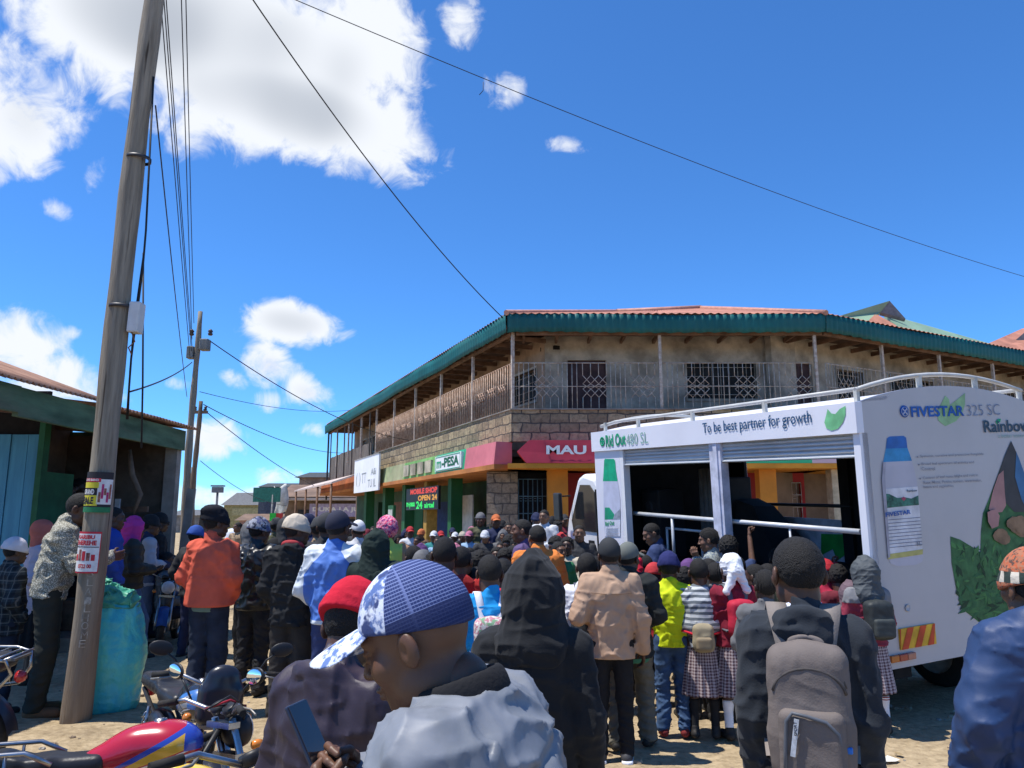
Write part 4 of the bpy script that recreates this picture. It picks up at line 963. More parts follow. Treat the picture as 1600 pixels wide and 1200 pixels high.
c = tl(1413, 643, y=Yp-.002); mb = MB(); mb.lathe([(.0,0),(.052,0),(.052,.003),(.0,.003)], 24, c, rotTo((0,-1,0))); rb = tb(mb, 'round_emblem', DK)
mb = MB()
for an in (45,135): mb.box((c.x,c.y-.006,c.z),(.07,.003,.010),(0,R(an),0))
mb.lathe([(.036,0),(.040,0),(.040,.003),(.036,.003)], 24, (c.x,c.y-.004,c.z), rotTo((0,-1,0))); mb.build('emblem_mark', mat('emblem_pale',(.5,.55,.7)), rb)
rtext('Rainbow', 1538, 676, 1610, 674, 19, NAVY, .018); rtext('a better tomorrow', 1560, 684, 1612, 683, 6, mat('ink_faint',(.25,.42,.40)), 0.)
mb = MB(); px_poly(mb, [(1556,659),(1559,655),(1564,654),(1563,659),(1558,663)], 'y', Yp-.004); tb(mb,'leaf_emblem',INKG)
gi = mat('ink_grey',(.24,.25,.29),.5)
for txt, x0, y0_, x1, y1_, bul in (('Systemic, curative and protective Fungicide',1438,716,1537,712,1),('Broad leaf spectrum of activity and',1440,728,1522,725,1),('Control',1440,735,1461,735,0),('Control of leaf rusts, blight and rust in',1442,750,1528,745,1),('Rose, Maize, Potato, tomato, watermelon,',1443,757,1534,753,0),('beans and vegetables',1443,764,1490,762,0)):
    rtext(txt, x0, y0_, x1, y1_, 5.2, gi, .008)
    if bul: q_ = tl(x0-4, y0_-2, y=Yp-.004); mb = MB(); mb.box(q_, (.012,.003,.012)); tb(mb, 'bullet_mark', gi)
# big bottle
pb_ = [mat('cap_blue',(.02,.12,.42),.4), mat('shoulder_blue',(.03,.25,.52),.4), mat('bottle_silver',(.46,.45,.52),.4,.05,3), mat('label_white',(.64,.64,.68),.5), mat('label_green',(.04,.16,.12),.5,.5,14), mat('label_red',(.4,.08,.14)), mat('label_text',(.20,.20,.27)), mat('label_yellow',(.48,.44,.16)), mat('bottle_shade',(.36,.35,.42),.4)]
mb = MB(); px_poly(mb, [(1386,685),(1390,682),(1412,681),(1416,684),(1418,700),(1384,701)], 'y', Yp, 0); tb(mb,'bottle_cap_print',pb_)
mb = MB(); px_poly(mb, [(1384,701),(1418,700),(1421,708),(1425,720),(1380,722)], 'y', Yp, 1); tb(mb,'bottle_shoulder_print',pb_)
mb = MB()
px_poly(mb, [(1380,722),(1425,720),(1429,735),(1433,755),(1435,790),(1443,870),(1441,878),(1430,883),(1403,885),(1392,881),(1388,872),(1382,800),(1378,750),(1379,734)], 'y', Yp, 2)
px_poly(mb, [(1380,764),(1434,760),(1442,862),(1387,868)], 'y', Yp-.003, 3)
px_poly(mb, [(1381,771),(1390,772),(1402,778),(1414,777),(1424,779),(1435,774),(1436,789),(1412,791),(1384,794)], 'y', Yp-.005, 4)
px_poly(mb, [(1408,779),(1412,776),(1416,779),(1412,783)], 'y', Yp-.007, 5)
px_poly(mb, [(1387,866),(1442,858),(1442,866),(1388,874)], 'y', Yp-.005, 7)
for k in range(9): px_poly(mb, [(1387.5+k*.3,812+k*5.4),(1438+k*.4,808+k*5.3),(1438+k*.4,809+k*5.3),(1387.5+k*.3,813+k*5.4)], 'y', Yp-.005, 6)
px_poly(mb, [(1380,722),(1384,722),(1383,745),(1391,870),(1388,872),(1382,800),(1378,750)], 'y', Yp-.009, 8)
tb(mb,'bottle_print',pb_)
rtext('FIVESTAR', 1384, 808, 1423, 803, 7, DK, .03, y=Yp-.010); rtext('Rainbow', 1417, 769, 1433, 768, 4, NAVY, .02, y=Yp-.010); rtext('1L', 1433, 853, 1440, 852, 6, gi, .03, y=Yp-.010)
# leaf shaped harvest picture: two pointed leaves
lf = [mat('picture_green',(.022,.085,.03),.6,.8,9,col2=(.05,.17,.06)), mat('picture_dark',(.05,.05,.055),.6), mat('picture_skin',(.40,.21,.20),.6,.15,3), mat('picture_blue',(.05,.16,.33),.6,.2,4), mat('picture_potato',(.26,.16,.09),.6,.25,8)]
mb = MB(); px_poly(mb, [(1485,838),(1500,843),(1520,855),(1532,863),(1533,830),(1536,802),(1545,780),(1558,745),(1570,712),(1580,689),(1592,715),(1608,760),(1622,820),(1628,900),(1600,990),(1540,980),(1504,952),(1494,920),(1487,880)], 'y', Yp, 0); tb(mb,'leaf_picture',lf)
rg = np.random.RandomState(9); mb = MB(); k_ = 0
while k_ < 150:
    cx, cy = 1488+rg.rand()*130, 845+rg.rand()*135
    inside = (cy > 843+ (cx-1485)*.35 and cx > 1487+(cy-880)*.17*(cy>880) and cy < 955+(cx-1504)*.6)
    if not inside and cx < 1535: k_ += 0 if rg.rand() < .9 else 1; continue
    an = rg.rand()*6.28; l_, w2 = 5+rg.rand()*8, 1.5+rg.rand()*2.5; ca, sa = math.cos(an), math.sin(an)
    px_poly(mb, [(cx+ca*l_,cy+sa*l_),(cx-sa*w2,cy+ca*w2),(cx-ca*l_,cy-sa*l_),(cx+sa*w2,cy-ca*w2)], 'y', Yp-.0015-.00001*k_, k_%3); k_ += 1
tb(mb,'leaf_picture_foliage',[mat('print_leaf_a',(.06,.20,.06),.6),mat('print_leaf_b',(.01,.05,.02),.6),mat('print_leaf_c',(.03,.13,.05),.6)])
mb = MB(); px_poly(mb, [(1580,689),(1592,715),(1608,760),(1615,800),(1585,800),(1566,780),(1560,742),(1570,712)], 'y', Yp-.003, 1)
px_poly(mb, [(1588,706),(1592,715),(1608,760),(1618,800),(1612,812),(1596,780),(1586,745)], 'y', Yp-.005, 3)
px_poly(mb, [(1560,742),(1568,735),(1570,770),(1572,790),(1566,800),(1550,802),(1545,795),(1552,765)], 'y', Yp-.005, 2)
rg = np.random.RandomState(4)
for k in range(9):
    cx, cy, rr = 1552+rg.rand()*48, 806+rg.rand()*42, 8+rg.rand()*4
    px_poly(mb, [(cx+rr*math.cos(t)*(1+.1*rg.rand()), cy+rr*.9*math.sin(t)*(1+.1*rg.rand())) for t in [-i*.628 for i in range(10)]], 'y', Yp-.007-.001*k, 4)
px_poly(mb, [(1543,800),(1556,795),(1562,806),(1560,822),(1550,826),(1544,815)], 'y', Yp-.020, 2)
tb(mb,'harvest_picture',lf)
# chevron marker, lamps
cv = [mat('chevron_red',(.55,.06,.02),.4), mat('chevron_yellow',(.68,.40,.03),.4)]
mb = MB(); X0, X1 = tl(1405,990,y=-.01).x, tl(1461,985,y=-.01).x; Z0, Z1 = tl(1405,1016,y=-.01).z, tl(1405,983,y=-.01).z
mb.bx(X0,X1,-.014,-.001,Z0,Z1,1); ch = tb(mb,'chevron_plate',cv)
mb = MB(); wd = (X1-X0)
for k in range(-1,3):
    a0 = X0+wd*(.02+.36*k); pts = [(a0,Z0),(a0+wd*.18,Z0),(a0+wd*.18+wd*.2,Z1),(a0+wd*.2,Z1)]
    pts = [(min(max(x,X0),X1),z) for x,z in pts]
    if pts[1][0]-pts[0][0] + pts[2][0]-pts[3][0] > .01: mb.poly([(x,-.017,z) for x,z in pts], 0)
mb.build('stripes', cv, ch)
a, b_ = tl(1391,1036,y=-.01), tl(1429,1016,y=-.01)
for k in range(3):
    mb = MB(); x0 = a.x+(b_.x-a.x)*k/3; mb.bx(x0,x0+(b_.x-a.x)/3-.006,-.03,0,a.z,b_.z-.01); tb(mb,'tail_lamp',mat('lamp_%d'%k,((.5,.14,.02),(.35,.05,.03),(.38,.16,.12))[k],.25,spec=.6),bevel=.006)
c = tl(1418,950,y=-.004); mb = MB(); mb.lathe([(.026,0),(.030,.004),(.024,.006),(.022,.001),(0,.001)],16,c,rotTo((0,-1,0))); tb(mb,'round_fitting',mat('grey_fitting',(.42,.42,.44)))
# chassis and wheels
mb = MB(); mb.bx(.35,.55,.2,TL+1.4,-.16,0); mb.bx(TW-.55,TW-.35,.2,TL+1.4,-.16,0); tb(mb,'chassis',BLK)
def wheel(x, y, wd=.22):
    r = .36; e_ = MB(); ax = rotTo((1,0,0)); zw = (TI @ (Vector(((TO+tm@Vector((x,y,0))).x,(TO+tm@Vector((x,y,0))).y,r-.01))-TO)).z
    e_.lathe([(r*.62,-wd/2),(r*.9,-wd/2),(r,-wd/2+.04),(r,wd/2-.04),(r*.9,wd/2),(r*.62,wd/2)], 28, (x,y,zw), ax); w_ = tb(e_,'wheel',mat('tyre_rubber',(.025,.024,.023),.85))
    e_ = MB(); e_.lathe([(0,-wd*.3),(r*.3,-wd*.3),(r*.35,-wd*.1),(r*.6,-wd*.15),(r*.63,-wd*.48),(r*.63,wd*.48),(0,wd*.4)], 24, (x,y,zw), ax); e_.build('rim',mat('rim_grey',(.4,.4,.4),.4),w_)
for x in (.16,TW-.16): wheel(x,1.0,.30); wheel(x,TL+.62)
# cab
cabm = TWH; y0c, y1c = TL+.08, TL+1.12
prof = [(y0c,.05),(y0c,1.42),(y0c+.12,1.56),(y0c+.45,1.62),(y0c+.62,1.55),(y1c-.06,.95),(y1c,.75),(y1c,.05)]
mb = MB(); mb.prism([(.06,y,z) for y,z in prof], (TW-.12,0,0)); tb(mb,'cab',cabm,bevel=.06)
gl = mat('cab_glass',(.02,.022,.025),.08,.1,spec=.6)
mb = MB(); mb.prism([(.045,y0c+.12,.82),(.045,y0c+.12,1.36),(.045,y0c+.25,1.46),(.045,y0c+.52,1.46),(.045,y1c-.22,.95),(.045,y1c-.26,.82)][::-1], (.02,0,0)); tb(mb,'side_window',gl)
mb = MB(); mb.add([(.2,y1c-.05,.93),(TW-.2,y1c-.05,.93),(TW-.25,y0c+.66,1.50),(.25,y0c+.66,1.50)],[(0,1,2,3)]); o = tb(mb,'windscreen',gl); o.modifiers.new('t','SOLIDIFY').thickness=.03
mb = MB(); mb.bx(-.16,-.10,y1c-.25,y1c-.05,.95,1.35); mr = tb(mb,'wing_mirror',mat('mirror_black',(.03,.03,.03),.4),bevel=.02); mb = MB(); mb.tube([(.06,y1c-.2,1.3),(-.12,y1c-.15,1.3)],.012,6); mb.build('mirror_arm',BLK,mr)
mb = MB(); mb.bx(.03,.055,y0c+.06,y0c+.075,.1,1.4); mb.bx(.045,.06,y0c+.2,y0c+.34,.66,.70); tb(mb,'door_handle',BLK)
mb = MB(); mb.lathe([(.0,0),(.045,.0),(.03,.05),(0,.05)],12,(.05,y0c+.35,.40),rotTo((-1,0,0))); tb(mb,'fuel_cap',BLK)
# loudspeakers standing on the stage
SPK = mat('loudspeaker_black',(.02,.02,.022),.7,.15,5)
def speaker(x, y, z, w_, d_, h, label, rz=0):
    p = TO + tm @ Vector((x,y,z)); e = empty('loudspeaker', p, 0, label, 'speaker'); e.rotation_euler = (tm @ Matrix.Rotation(rz,3,'Z')).to_euler()
    mb = MB(); mb.bx(-w_/2,w_/2,-d_/2,d_/2,0,h); mb.build('cabinet', SPK, e, bevel=.02)
    mb = MB(); mb.bx(-w_/2-.012,-w_/2,-d_*.42,d_*.42,h*.05,h*.95); mb.build('grille', mat('speaker_grille',(.03,.03,.032),.6), e)
    for zz, r in ((.28,.36),(.74,.2)):
        mb = MB(); mb.lathe([(r*d_,0),(r*d_,.012),(r*d_*.8,.02),(r*d_*.3,.002),(0,.008)], 20, (-w_/2-.012,0,h*zz), rotTo((-1,0,0))); mb.build('cone', mat('speaker_cone',(.045,.045,.048),.5), e)
speaker(1.5,3.62,.48,.42,.42,1.02,'tall black loudspeaker beside the open far side of the truck stage')
speaker(.75,4.05,.48,.40,.40,.9,'black loudspeaker deep in the dark front end of the truck stage')
mb = MB(); p = TO + tm @ Vector((.45,3.2,.48)); e = empty('metal_stand', p, 0, 'pale metal frame stand at the front end of the truck stage', 'stand'); e.rotation_euler = tm.to_euler()
for n_, a_, b_ in (('leg',(0,-.35,0),(0,-.35,.42)),('leg',(0,.35,0),(0,.35,.42)),('top_rail',(0,-.36,.43),(0,.36,.43))):
    mb = MB(); mb.tube([a_,b_],.016,8); mb.build(n_, STEEL, e)
mb = MB(); p = TO + tm @ Vector((1.1,3.55,.48)); e = empty('rolled_backdrop', p, 0, 'grey rolled backdrop standing upright in the dark truck stage', 'backdrop'); e.rotation_euler = tm.to_euler()
for k in range(3):
    mb = MB(); mb.lathe([(0,0),(.05,0),(.055,.5),(.05,1.15),(0,1.15)],10,(.0,.09*k-.1,0)); mb.build('roll', mat('roll_grey',(.12,.115,.11),.7,.2), e)
# ================================================================ signed distance modelling of people, clothes, bags
def _len(q): return np.sqrt((q*q).sum(-1))
class SDF:
    """a list of soft-blended volumes, meshed by surface nets into one continuous skin"""
    def __init__(s): s.ops = []; s.M = None
    def _p(s, p): return np.asarray(p, float)
    def _add(s, fn, lo, hi, k, mode='u'):
        if s.M is not None:
            Rm, t = s.M; f0 = fn
            c = np.array([[x,y,z] for x in (lo[0],hi[0]) for y in (lo[1],hi[1]) for z in (lo[2],hi[2])]) @ Rm.T + t
            lo, hi = c.min(0), c.max(0)
            fn = lambda P: f0((P - t) @ Rm)
        s.ops.append((mode, fn, np.array(lo), np.array(hi), k)); return s
    def cap(s, a, b, ra, rb=None, k=.03, mode='u'):
        a, b = s._p(a), s._p(b); rb = ra if rb is None else rb; d = b-a; dd = max(d@d, 1e-12)
        def fn(P):
            q = P-a; t = np.clip(q@d/dd, 0, 1); return _len(q - t[...,None]*d) - (ra+(rb-ra)*t)
        m = max(ra, rb); return s._add(fn, np.minimum(a,b)-m, np.maximum(a,b)+m, k, mode)
    def ecap(s, a, b, r0, r1, k=.03, mode='u'):
        a, b = s._p(a), s._p(b); r0, r1 = s._p(r0), s._p(r1); d = b-a; dd = max(d@d, 1e-12)
        def fn(P):
            q = P-a; t = np.clip(q@d/dd, 0, 1); q = q - t[...,None]*d
            rx = r0[0]+(r1[0]-r0[0])*t; ry = r0[1]+(r1[1]-r0[1])*t; rm = np.minimum(rx, ry)
            return (np.sqrt((q[...,0]/rx)**2+(q[...,1]/ry)**2+(q[...,2]/rm)**2)-1)*rm
        m = max(r0.max(), r1.max()); return s._add(fn, np.minimum(a,b)-m, np.maximum(a,b)+m, k, mode)
    def ell(s, c, r, k=.03, mode='u', rot=None):
        c, r = s._p(c), s._p(r); Rm = np.array(Euler(rot).to_matrix()) if rot is not None else None
        def fn(P):
            q = P-c
            if Rm is not None: q = q @ Rm
            k0 = _len(q/r); k1 = _len(q/(r*r)); return k0*(k0-1)/np.maximum(k1, 1e-9)
        m = r.max() if rot is not None else r
        return s._add(fn, c-m, c+m, k, mode)
    def box(s, c, hs, rad=.02, k=.02, mode='u', rot=None):
        c, hs = s._p(c), s._p(hs)-rad; Rm = np.array(Euler(rot).to_matrix()) if rot is not None else None
        def fn(P):
            q = P-c
            if Rm is not None: q = q @ Rm
            q = np.abs(q)-hs; return _len(np.maximum(q,0)) + np.minimum(q.max(-1),0) - rad
        m = (np.linalg.norm(hs)+rad) if rot is not None else hs+rad
        return s._add(fn, c-m, c+m, k, mode)
    def tor(s, c, rr, r, k=.01, rot=None, flat=1.):
        c = s._p(c); Rm = np.array(Euler(rot).to_matrix()) if rot is not None else None
        def fn(P):
            q = P-c
            if Rm is not None: q = q @ Rm
            g = np.sqrt((q[...,0]/rr[0])**2+(q[...,1]/rr[1])**2); e = (g-1)*min(rr)
            return np.sqrt(e*e+(q[...,2]/flat)**2)-r
        m = max(rr)+r*max(1,flat); return s._add(fn, c-m, c+m, k)
    def plane(s, n, off, local=False):                 # keep the side where n.p < off
        n = s._p(n)
        if s.M is not None:
            Rm, t = s.M; n2 = Rm @ n; off = off + n2@t; n = n2
        s.ops.append(('p', lambda P: P@n-off, None, None, 0)); return s
    def disp(s, fn): s.ops.append(('d', fn, None, None, 0)); return s
    def mesh(s, h, tight=True):
        los = np.array([o[2] for o in s.ops if o[0]=='u']); his = np.array([o[3] for o in s.ops if o[0]=='u'])
        lo = los.min(0)-3*h-.015; hi = his.max(0)+3*h+.015
        n = np.ceil((hi-lo)/h).astype(int)+1
        f = np.full(n, 1.0)
        ax = [lo[i]+h*np.arange(n[i]) for i in range(3)]
        def sub(l, hgh):
            i0 = np.clip(np.floor((l-lo)/h).astype(int),0,n-1); i1 = np.clip(np.ceil((hgh-lo)/h).astype(int)+1,1,n)
            sl = tuple(slice(a,b) for a,b in zip(i0,i1))
            P = np.stack(np.meshgrid(*[ax[i][sl[i]] for i in range(3)], indexing='ij'), -1)
            return sl, P
        for mode, fn, l, hgh, k in s.ops:
            if mode == 'u':
                sl, P = sub(l-k-2*h, hgh+k+2*h); d = fn(P); g = f[sl]
                t = np.clip(.5+.5*(g-d)/k, 0, 1); f[sl] = g*(1-t)+d*t-k*t*(1-t)
            elif mode == 's':
                sl, P = sub(l-k-2*h, hgh+k+2*h); d = -fn(P); g = f[sl]
                t = np.clip(.5-.5*(g-d)/k, 0, 1); f[sl] = g*(1-t)+d*t+k*t*(1-t)
            elif mode == 'p':
                sl, P = sub(lo, hi); f = np.maximum(f, fn(P))
            else:
                near = np.abs(f) < .12
                if near.any():
                    I = np.nonzero(near); P = np.stack([ax[i][I[i]] for i in range(3)], -1); f[near] += fn(P)
        return surfnets(f, lo, h)
def surfnets(f, lo, h):
    f[0]=f[-1]=1; f[:,0]=f[:,-1]=1; f[:,:,0]=f[:,:,-1]=1
    s = (f < 0)
    c = np.zeros(np.array(f.shape)-1, int)
    sls = [(slice(0,-1),slice(1,None))]*3
    cor = [(i,j,k) for i in (0,1) for j in (0,1) for k in (0,1)]
    def C(a, o): return a[sls[0][o[0]], sls[1][o[1]], sls[2][o[2]]]
    for o in cor: c += C(s, o)
    m = (c > 0) & (c < 8); idx = np.full(c.shape, -1, int); nv = m.sum(); idx[m] = np.arange(nv)
    I = np.nonzero(m); pos = np.zeros((nv,3)); cnt = np.zeros(nv)
    cv = {o: C(f, o)[m] for o in cor}
    for a in range(3):
        for o in cor:
            if o[a]: continue
            p = list(o); p[a] = 1; p = tuple(p)
            v0, v1 = cv[o], cv[p]; x = (v0 < 0) != (v1 < 0)
            t = np.where(x, v0/np.where(np.abs(v0-v1)<1e-12, 1, v0-v1), 0)
            q = np.tile(np.array(o, float), (nv,1)); q[:,a] += t
            pos += q*x[:,None]; cnt += x
    pos = pos/np.maximum(cnt,1)[:,None]; V = lo + h*(np.stack(I,1)+pos)
    Fs = []
    for a in range(3):
        b, cc = (a+1)%3, (a+2)%3
        sa = [slice(1,-1)]*3; sa[a] = slice(0,-1); sb = list(sa); sb[a] = slice(1,None)
        s0, s1 = s[tuple(sa)], s[tuple(sb)]
        for sgn in (0,1):
            x = (s0 & ~s1) if sgn == 0 else (~s0 & s1)
            J = np.nonzero(x); J = [j + (1 if i != a else 0) for i, j in enumerate(J)]
            def g(db, dc):
                K = [j.copy() for j in J]; K[b] = K[b]-db; K[cc] = K[cc]-dc; return idx[tuple(K)]
            q = np.stack([g(1,1), g(0,1), g(0,0), g(1,0)], 1)
            Fs.append(q if sgn == 0 else q[:,::-1])
    return V, np.concatenate(Fs)
def np_mesh(name, parts, nm=1):
    """parts: list of (V, F, material index) joined into one mesh"""
    V = np.concatenate([p[0] for p in parts]); off = 0; loops = []; mi = []
    for v, f, m in parts: loops.append(f+off); off += len(v); mi.append(np.full(len(f), m))
    Fq = np.concatenate(loops); me = bpy.data.meshes.new(name)
    me.vertices.add(len(V)); me.vertices.foreach_set('co', V.astype(np.float32).ravel())
    nf = len(Fq); me.loops.add(nf*4); me.loops.foreach_set('vertex_index', Fq.astype(np.int32).ravel())
    me.polygons.add(nf); me.polygons.foreach_set('loop_start', np.arange(0,nf*4,4,dtype=np.int32))
    try: me.polygons.foreach_set('loop_total', np.full(nf,4,dtype=np.int32))
    except Exception: pass
    me.polygons.foreach_set('material_index', np.concatenate(mi).astype(np.int32)); me.polygons.foreach_set('use_smooth', np.ones(nf,dtype=bool))
    for i in range(nm): me.materials.append(None)
    me.update(calc_edges=True); return me
def sphere_q(c, r, n=8, sc=(1,1,1)):
    V = []; 
    for j in range(n+1):
        ph = -math.pi/2+math.pi*j/n
        for i in range(2*n):
            th = math.pi*i/n; V.append((c[0]+r*sc[0]*math.cos(ph)*math.cos(th), c[1]+r*sc[1]*math.cos(ph)*math.sin(th), c[2]+r*sc[2]*math.sin(ph)))
    Fq = [(j*2*n+i, j*2*n+(i+1)%(2*n), (j+1)*2*n+(i+1)%(2*n), (j+1)*2*n+i) for j in range(n) for i in range(2*n)]
    return np.array(V), np.array(Fq)

# ---------------------------------------------------------------- cloth and skin materials
def cloth(name, col, rough=.85, weave=.25, wscale=260, var=.10, spec=.2, fuzz=0., big=.13):
    key = 'cloth_'+name
    if key in _mc: return _mc[key]
    m, nt, b = _nodes(key)
    tc = N(nt, 'ShaderNodeTexCoord'); co = tc.outputs['Object']
    n1 = N(nt, 'ShaderNodeTexNoise', i_Scale=9., i_Detail=5.); L(nt, co, n1.inputs['Vector'])
    n2 = N(nt, 'ShaderNodeTexNoise', i_Scale=float(wscale), i_Detail=2.); L(nt, co, n2.inputs['Vector'])
    rp = ramp(nt, [(.3, tuple(x*(1-var) for x in col)), (.7, tuple(min(1,x*(1+var)) for x in col))]); L(nt, n1.outputs[0], rp.inputs[0])
    base = rp.outputs[0]
    L(nt, base, b.inputs['Base Color']); b.inputs['Roughness'].default_value = rough; setspec(b, spec)
    if fuzz: b.inputs['Sheen Weight'].default_value = fuzz; b.inputs['Sheen Roughness'].default_value = .6
    n4 = N(nt, 'ShaderNodeTexNoise', i_Scale=5.5, i_Detail=3., i_Roughness=.55, i_Distortion=.5); n4.noise_type = 'RIDGED_MULTIFRACTAL'
    mp4 = N(nt, 'ShaderNodeMapping'); mp4.inputs['Rotation'].default_value = (.35,.5,.2); mp4.inputs['Scale'].default_value = (1.,1.,.55); L(nt, co, mp4.inputs[0]); L(nt, mp4.outputs[0], n4.inputs['Vector'])
    hh = mth(nt, 'ADD', mth(nt, 'MULTIPLY', n2.outputs[0], weave*.12), mth(nt, 'MULTIPLY', n4.outputs[0], big*1.5))
    bp = N(nt, 'ShaderNodeBump', i_Strength=.55, i_Distance=.03); L(nt, hh, bp.inputs['Height']); L(nt, bp.outputs[0], b.inputs['Normal'])
    _mc[key] = m
    return m
def _basein(m):
    nt = m.node_tree; b = nt.nodes['Principled BSDF']; l = b.inputs['Base Color'].links[0]; return nt, b, l.from_socket
def pattern(name, kind, col, col2, col3=None, sc=1., **kw):
    key = 'cloth_'+name
    if key in _mc: return _mc[key]
    m = cloth(name, col, **kw); nt, b, base = _basein(m)
    tc = N(nt, 'ShaderNodeTexCoord'); sp = N(nt, 'ShaderNodeSeparateXYZ'); L(nt, tc.outputs['Object'], sp.inputs[0]); x, y, z = sp.outputs
    def stripe(v, per, wd): return mth(nt, 'LESS_THAN', mth(nt, 'FRACT', mth(nt, 'MULTIPLY', v, 1/per)), wd)
    if kind == 'check':        # school gingham
        xx = mth(nt, 'ARCTAN2', x, mth(nt,'MULTIPLY',y,-1.)); a = stripe(mth(nt,'MULTIPLY',xx,.16), .030*sc, .5); c = stripe(z, .030*sc, .5)
        out = mixc(nt, mth(nt,'MULTIPLY',mth(nt,'ADD',a,c),.5), base, col2)
    elif kind == 'plaid':
        xx = mth(nt, 'ADD', x, mth(nt,'MULTIPLY',y,.7)); a = stripe(xx, .085*sc, .45); c = stripe(z, .085*sc, .45); a2 = stripe(mth(nt,'ADD',xx,.02), .085*sc, .10); c2 = stripe(mth(nt,'ADD',z,.02), .085*sc, .10)
        out = mixc(nt, mth(nt,'MULTIPLY',mth(nt,'ADD',a,c),.5), base, col2); out = mixc(nt, mth(nt,'MULTIPLY',mth(nt,'MAXIMUM',a2,c2),.6), out, col3 or col2)
    elif kind == 'hstripe':
        n = N(nt, 'ShaderNodeTexNoise', i_Scale=6.); L(nt, tc.outputs['Object'], n.inputs['Vector'])
        out = mixc(nt, stripe(mth(nt,'ADD',z,mth(nt,'MULTIPLY',n.outputs[0],.03)), .055*sc, .5), base, col2)
    elif kind == 'vstripe': out = mixc(nt, stripe(mth(nt,'ADD',x,mth(nt,'MULTIPLY',y,.5)), .04*sc, .4), base, col2)
    elif kind == 'mottle':
        n = N(nt, 'ShaderNodeTexNoise', i_Scale=34./sc, i_Detail=4., i_Roughness=.6); L(nt, tc.outputs['Object'], n.inputs['Vector'])
        r = ramp(nt, [(.44,(0,0,0)),(.53,(1,1,1))]); L(nt, n.outputs[0], r.inputs[0]); out = mixc(nt, r.outputs[0], base, col2)
        if col3:
            n2 = N(nt, 'ShaderNodeTexNoise', i_Scale=21./sc, i_Detail=3.); mp = N(nt,'ShaderNodeMapping'); mp.inputs['Location'].default_value=(4,2,7); L(nt,tc.outputs['Object'],mp.inputs[0]); L(nt,mp.outputs[0],n2.inputs['Vector'])
            r2 = ramp(nt, [(.55,(0,0,0)),(.60,(1,1,1))]); L(nt, n2.outputs[0], r2.inputs[0]); out = mixc(nt, r2.outputs[0], out, col3)
    elif kind == 'speck':      # printed shirt
        v = N(nt, 'ShaderNodeTexVoronoi', i_Scale=75./sc); L(nt, tc.outputs['Object'], v.inputs['Vector'])
        out = mixc(nt, mth(nt,'GREATER_THAN',v.outputs['Distance'],.42), base, col2)
    elif kind == 'yoke':       # different colour over the shoulders and outer sleeves (person space)
        ax_ = mth(nt,'ABSOLUTE',x)
        lim = mth(nt,'MULTIPLY_ADD',ax_,-1.15,1.53)
        a = mth(nt,'MULTIPLY',mth(nt,'GREATER_THAN',z,lim),mth(nt,'GREATER_THAN',ax_,.075))
        c = mth(nt,'GREATER_THAN',ax_,.235)
        out = mixc(nt, mth(nt,'MAXIMUM',a,c), base, col2)
        out = mixc(nt, mth(nt,'LESS_THAN',z,.90), out, col2)
    elif kind == 'sleeve':     # other coloured body
        out = mixc(nt, mth(nt,'LESS_THAN',mth(nt,'ABSOLUTE',x),.17), base, col2)
    elif kind == 'upper':
        out = mixc(nt, mth(nt,'GREATER_THAN',z,1.33*sc), base, col2)
    elif kind == 'sockstripe':
        out = mixc(nt, mth(nt,'MULTIPLY',stripe(z,.024,.45),mth(nt,'GREATER_THAN',z,.33)), base, col2)
    L(nt, out, b.inputs['Base Color']); return m
def skin(i):
    name = 'skin_tone_%d' % i
    if name in _mc: return _mc[name]
    c = [(.115,.054,.031),(.080,.037,.022),(.155,.078,.046),(.060,.029,.019)][i]
    m, nt, b = _nodes(name); tc = N(nt,'ShaderNodeTexCoord')
    n = N(nt,'ShaderNodeTexNoise',i_Scale=18.,i_Detail=4.); L(nt,tc.outputs['Object'],n.inputs['Vector'])
    r = ramp(nt,[(.3,tuple(x*.85 for x in c)),(.7,tuple(x*1.12 for x in c))]); L(nt,n.outputs[0],r.inputs[0]); L(nt,r.outputs[0],b.inputs['Base Color'])
    b.inputs['Roughness'].default_value = .48; setspec(b,.4); b.inputs['Subsurface Weight'].default_value = .0
    n2 = N(nt,'ShaderNodeTexNoise',i_Scale=420.,i_Detail=2.); L(nt,tc.outputs['Object'],n2.inputs['Vector'])
    bp = N(nt,'ShaderNodeBump',i_Strength=.18,i_Distance=.002); L(nt,n2.outputs[0],bp.inputs['Height']); L(nt,bp.outputs[0],b.inputs['Normal'])
    _mc[name] = m; return m
EYEW = mat('eye_white',(.55,.50,.45),.3,.02); EYEI = mat('eye_iris',(.02,.012,.01),.15,.02)
def hairmat():
    if 'hair_black' in _mc: return _mc['hair_black']
    m, nt, b = _nodes('hair_black'); tc = N(nt,'ShaderNodeTexCoord')
    n = N(nt,'ShaderNodeTexNoise',i_Scale=210.,i_Detail=3.); L(nt,tc.outputs['Object'],n.inputs['Vector'])
    r = ramp(nt,[(.35,(.004,.0035,.0035)),(.7,(.019,.017,.0165))]); L(nt,n.outputs[0],r.inputs[0]); L(nt,r.outputs[0],b.inputs['Base Color']); b.inputs['Roughness'].default_value=.75; setspec(b,.35)
    bp = N(nt,'ShaderNodeBump',i_Strength=1.,i_Distance=.006); L(nt,n.outputs[0],bp.inputs['Height']); L(nt,bp.outputs[0],b.inputs['Normal'])
    _mc['hair_black']=m; return m
HAIR = hairmat()

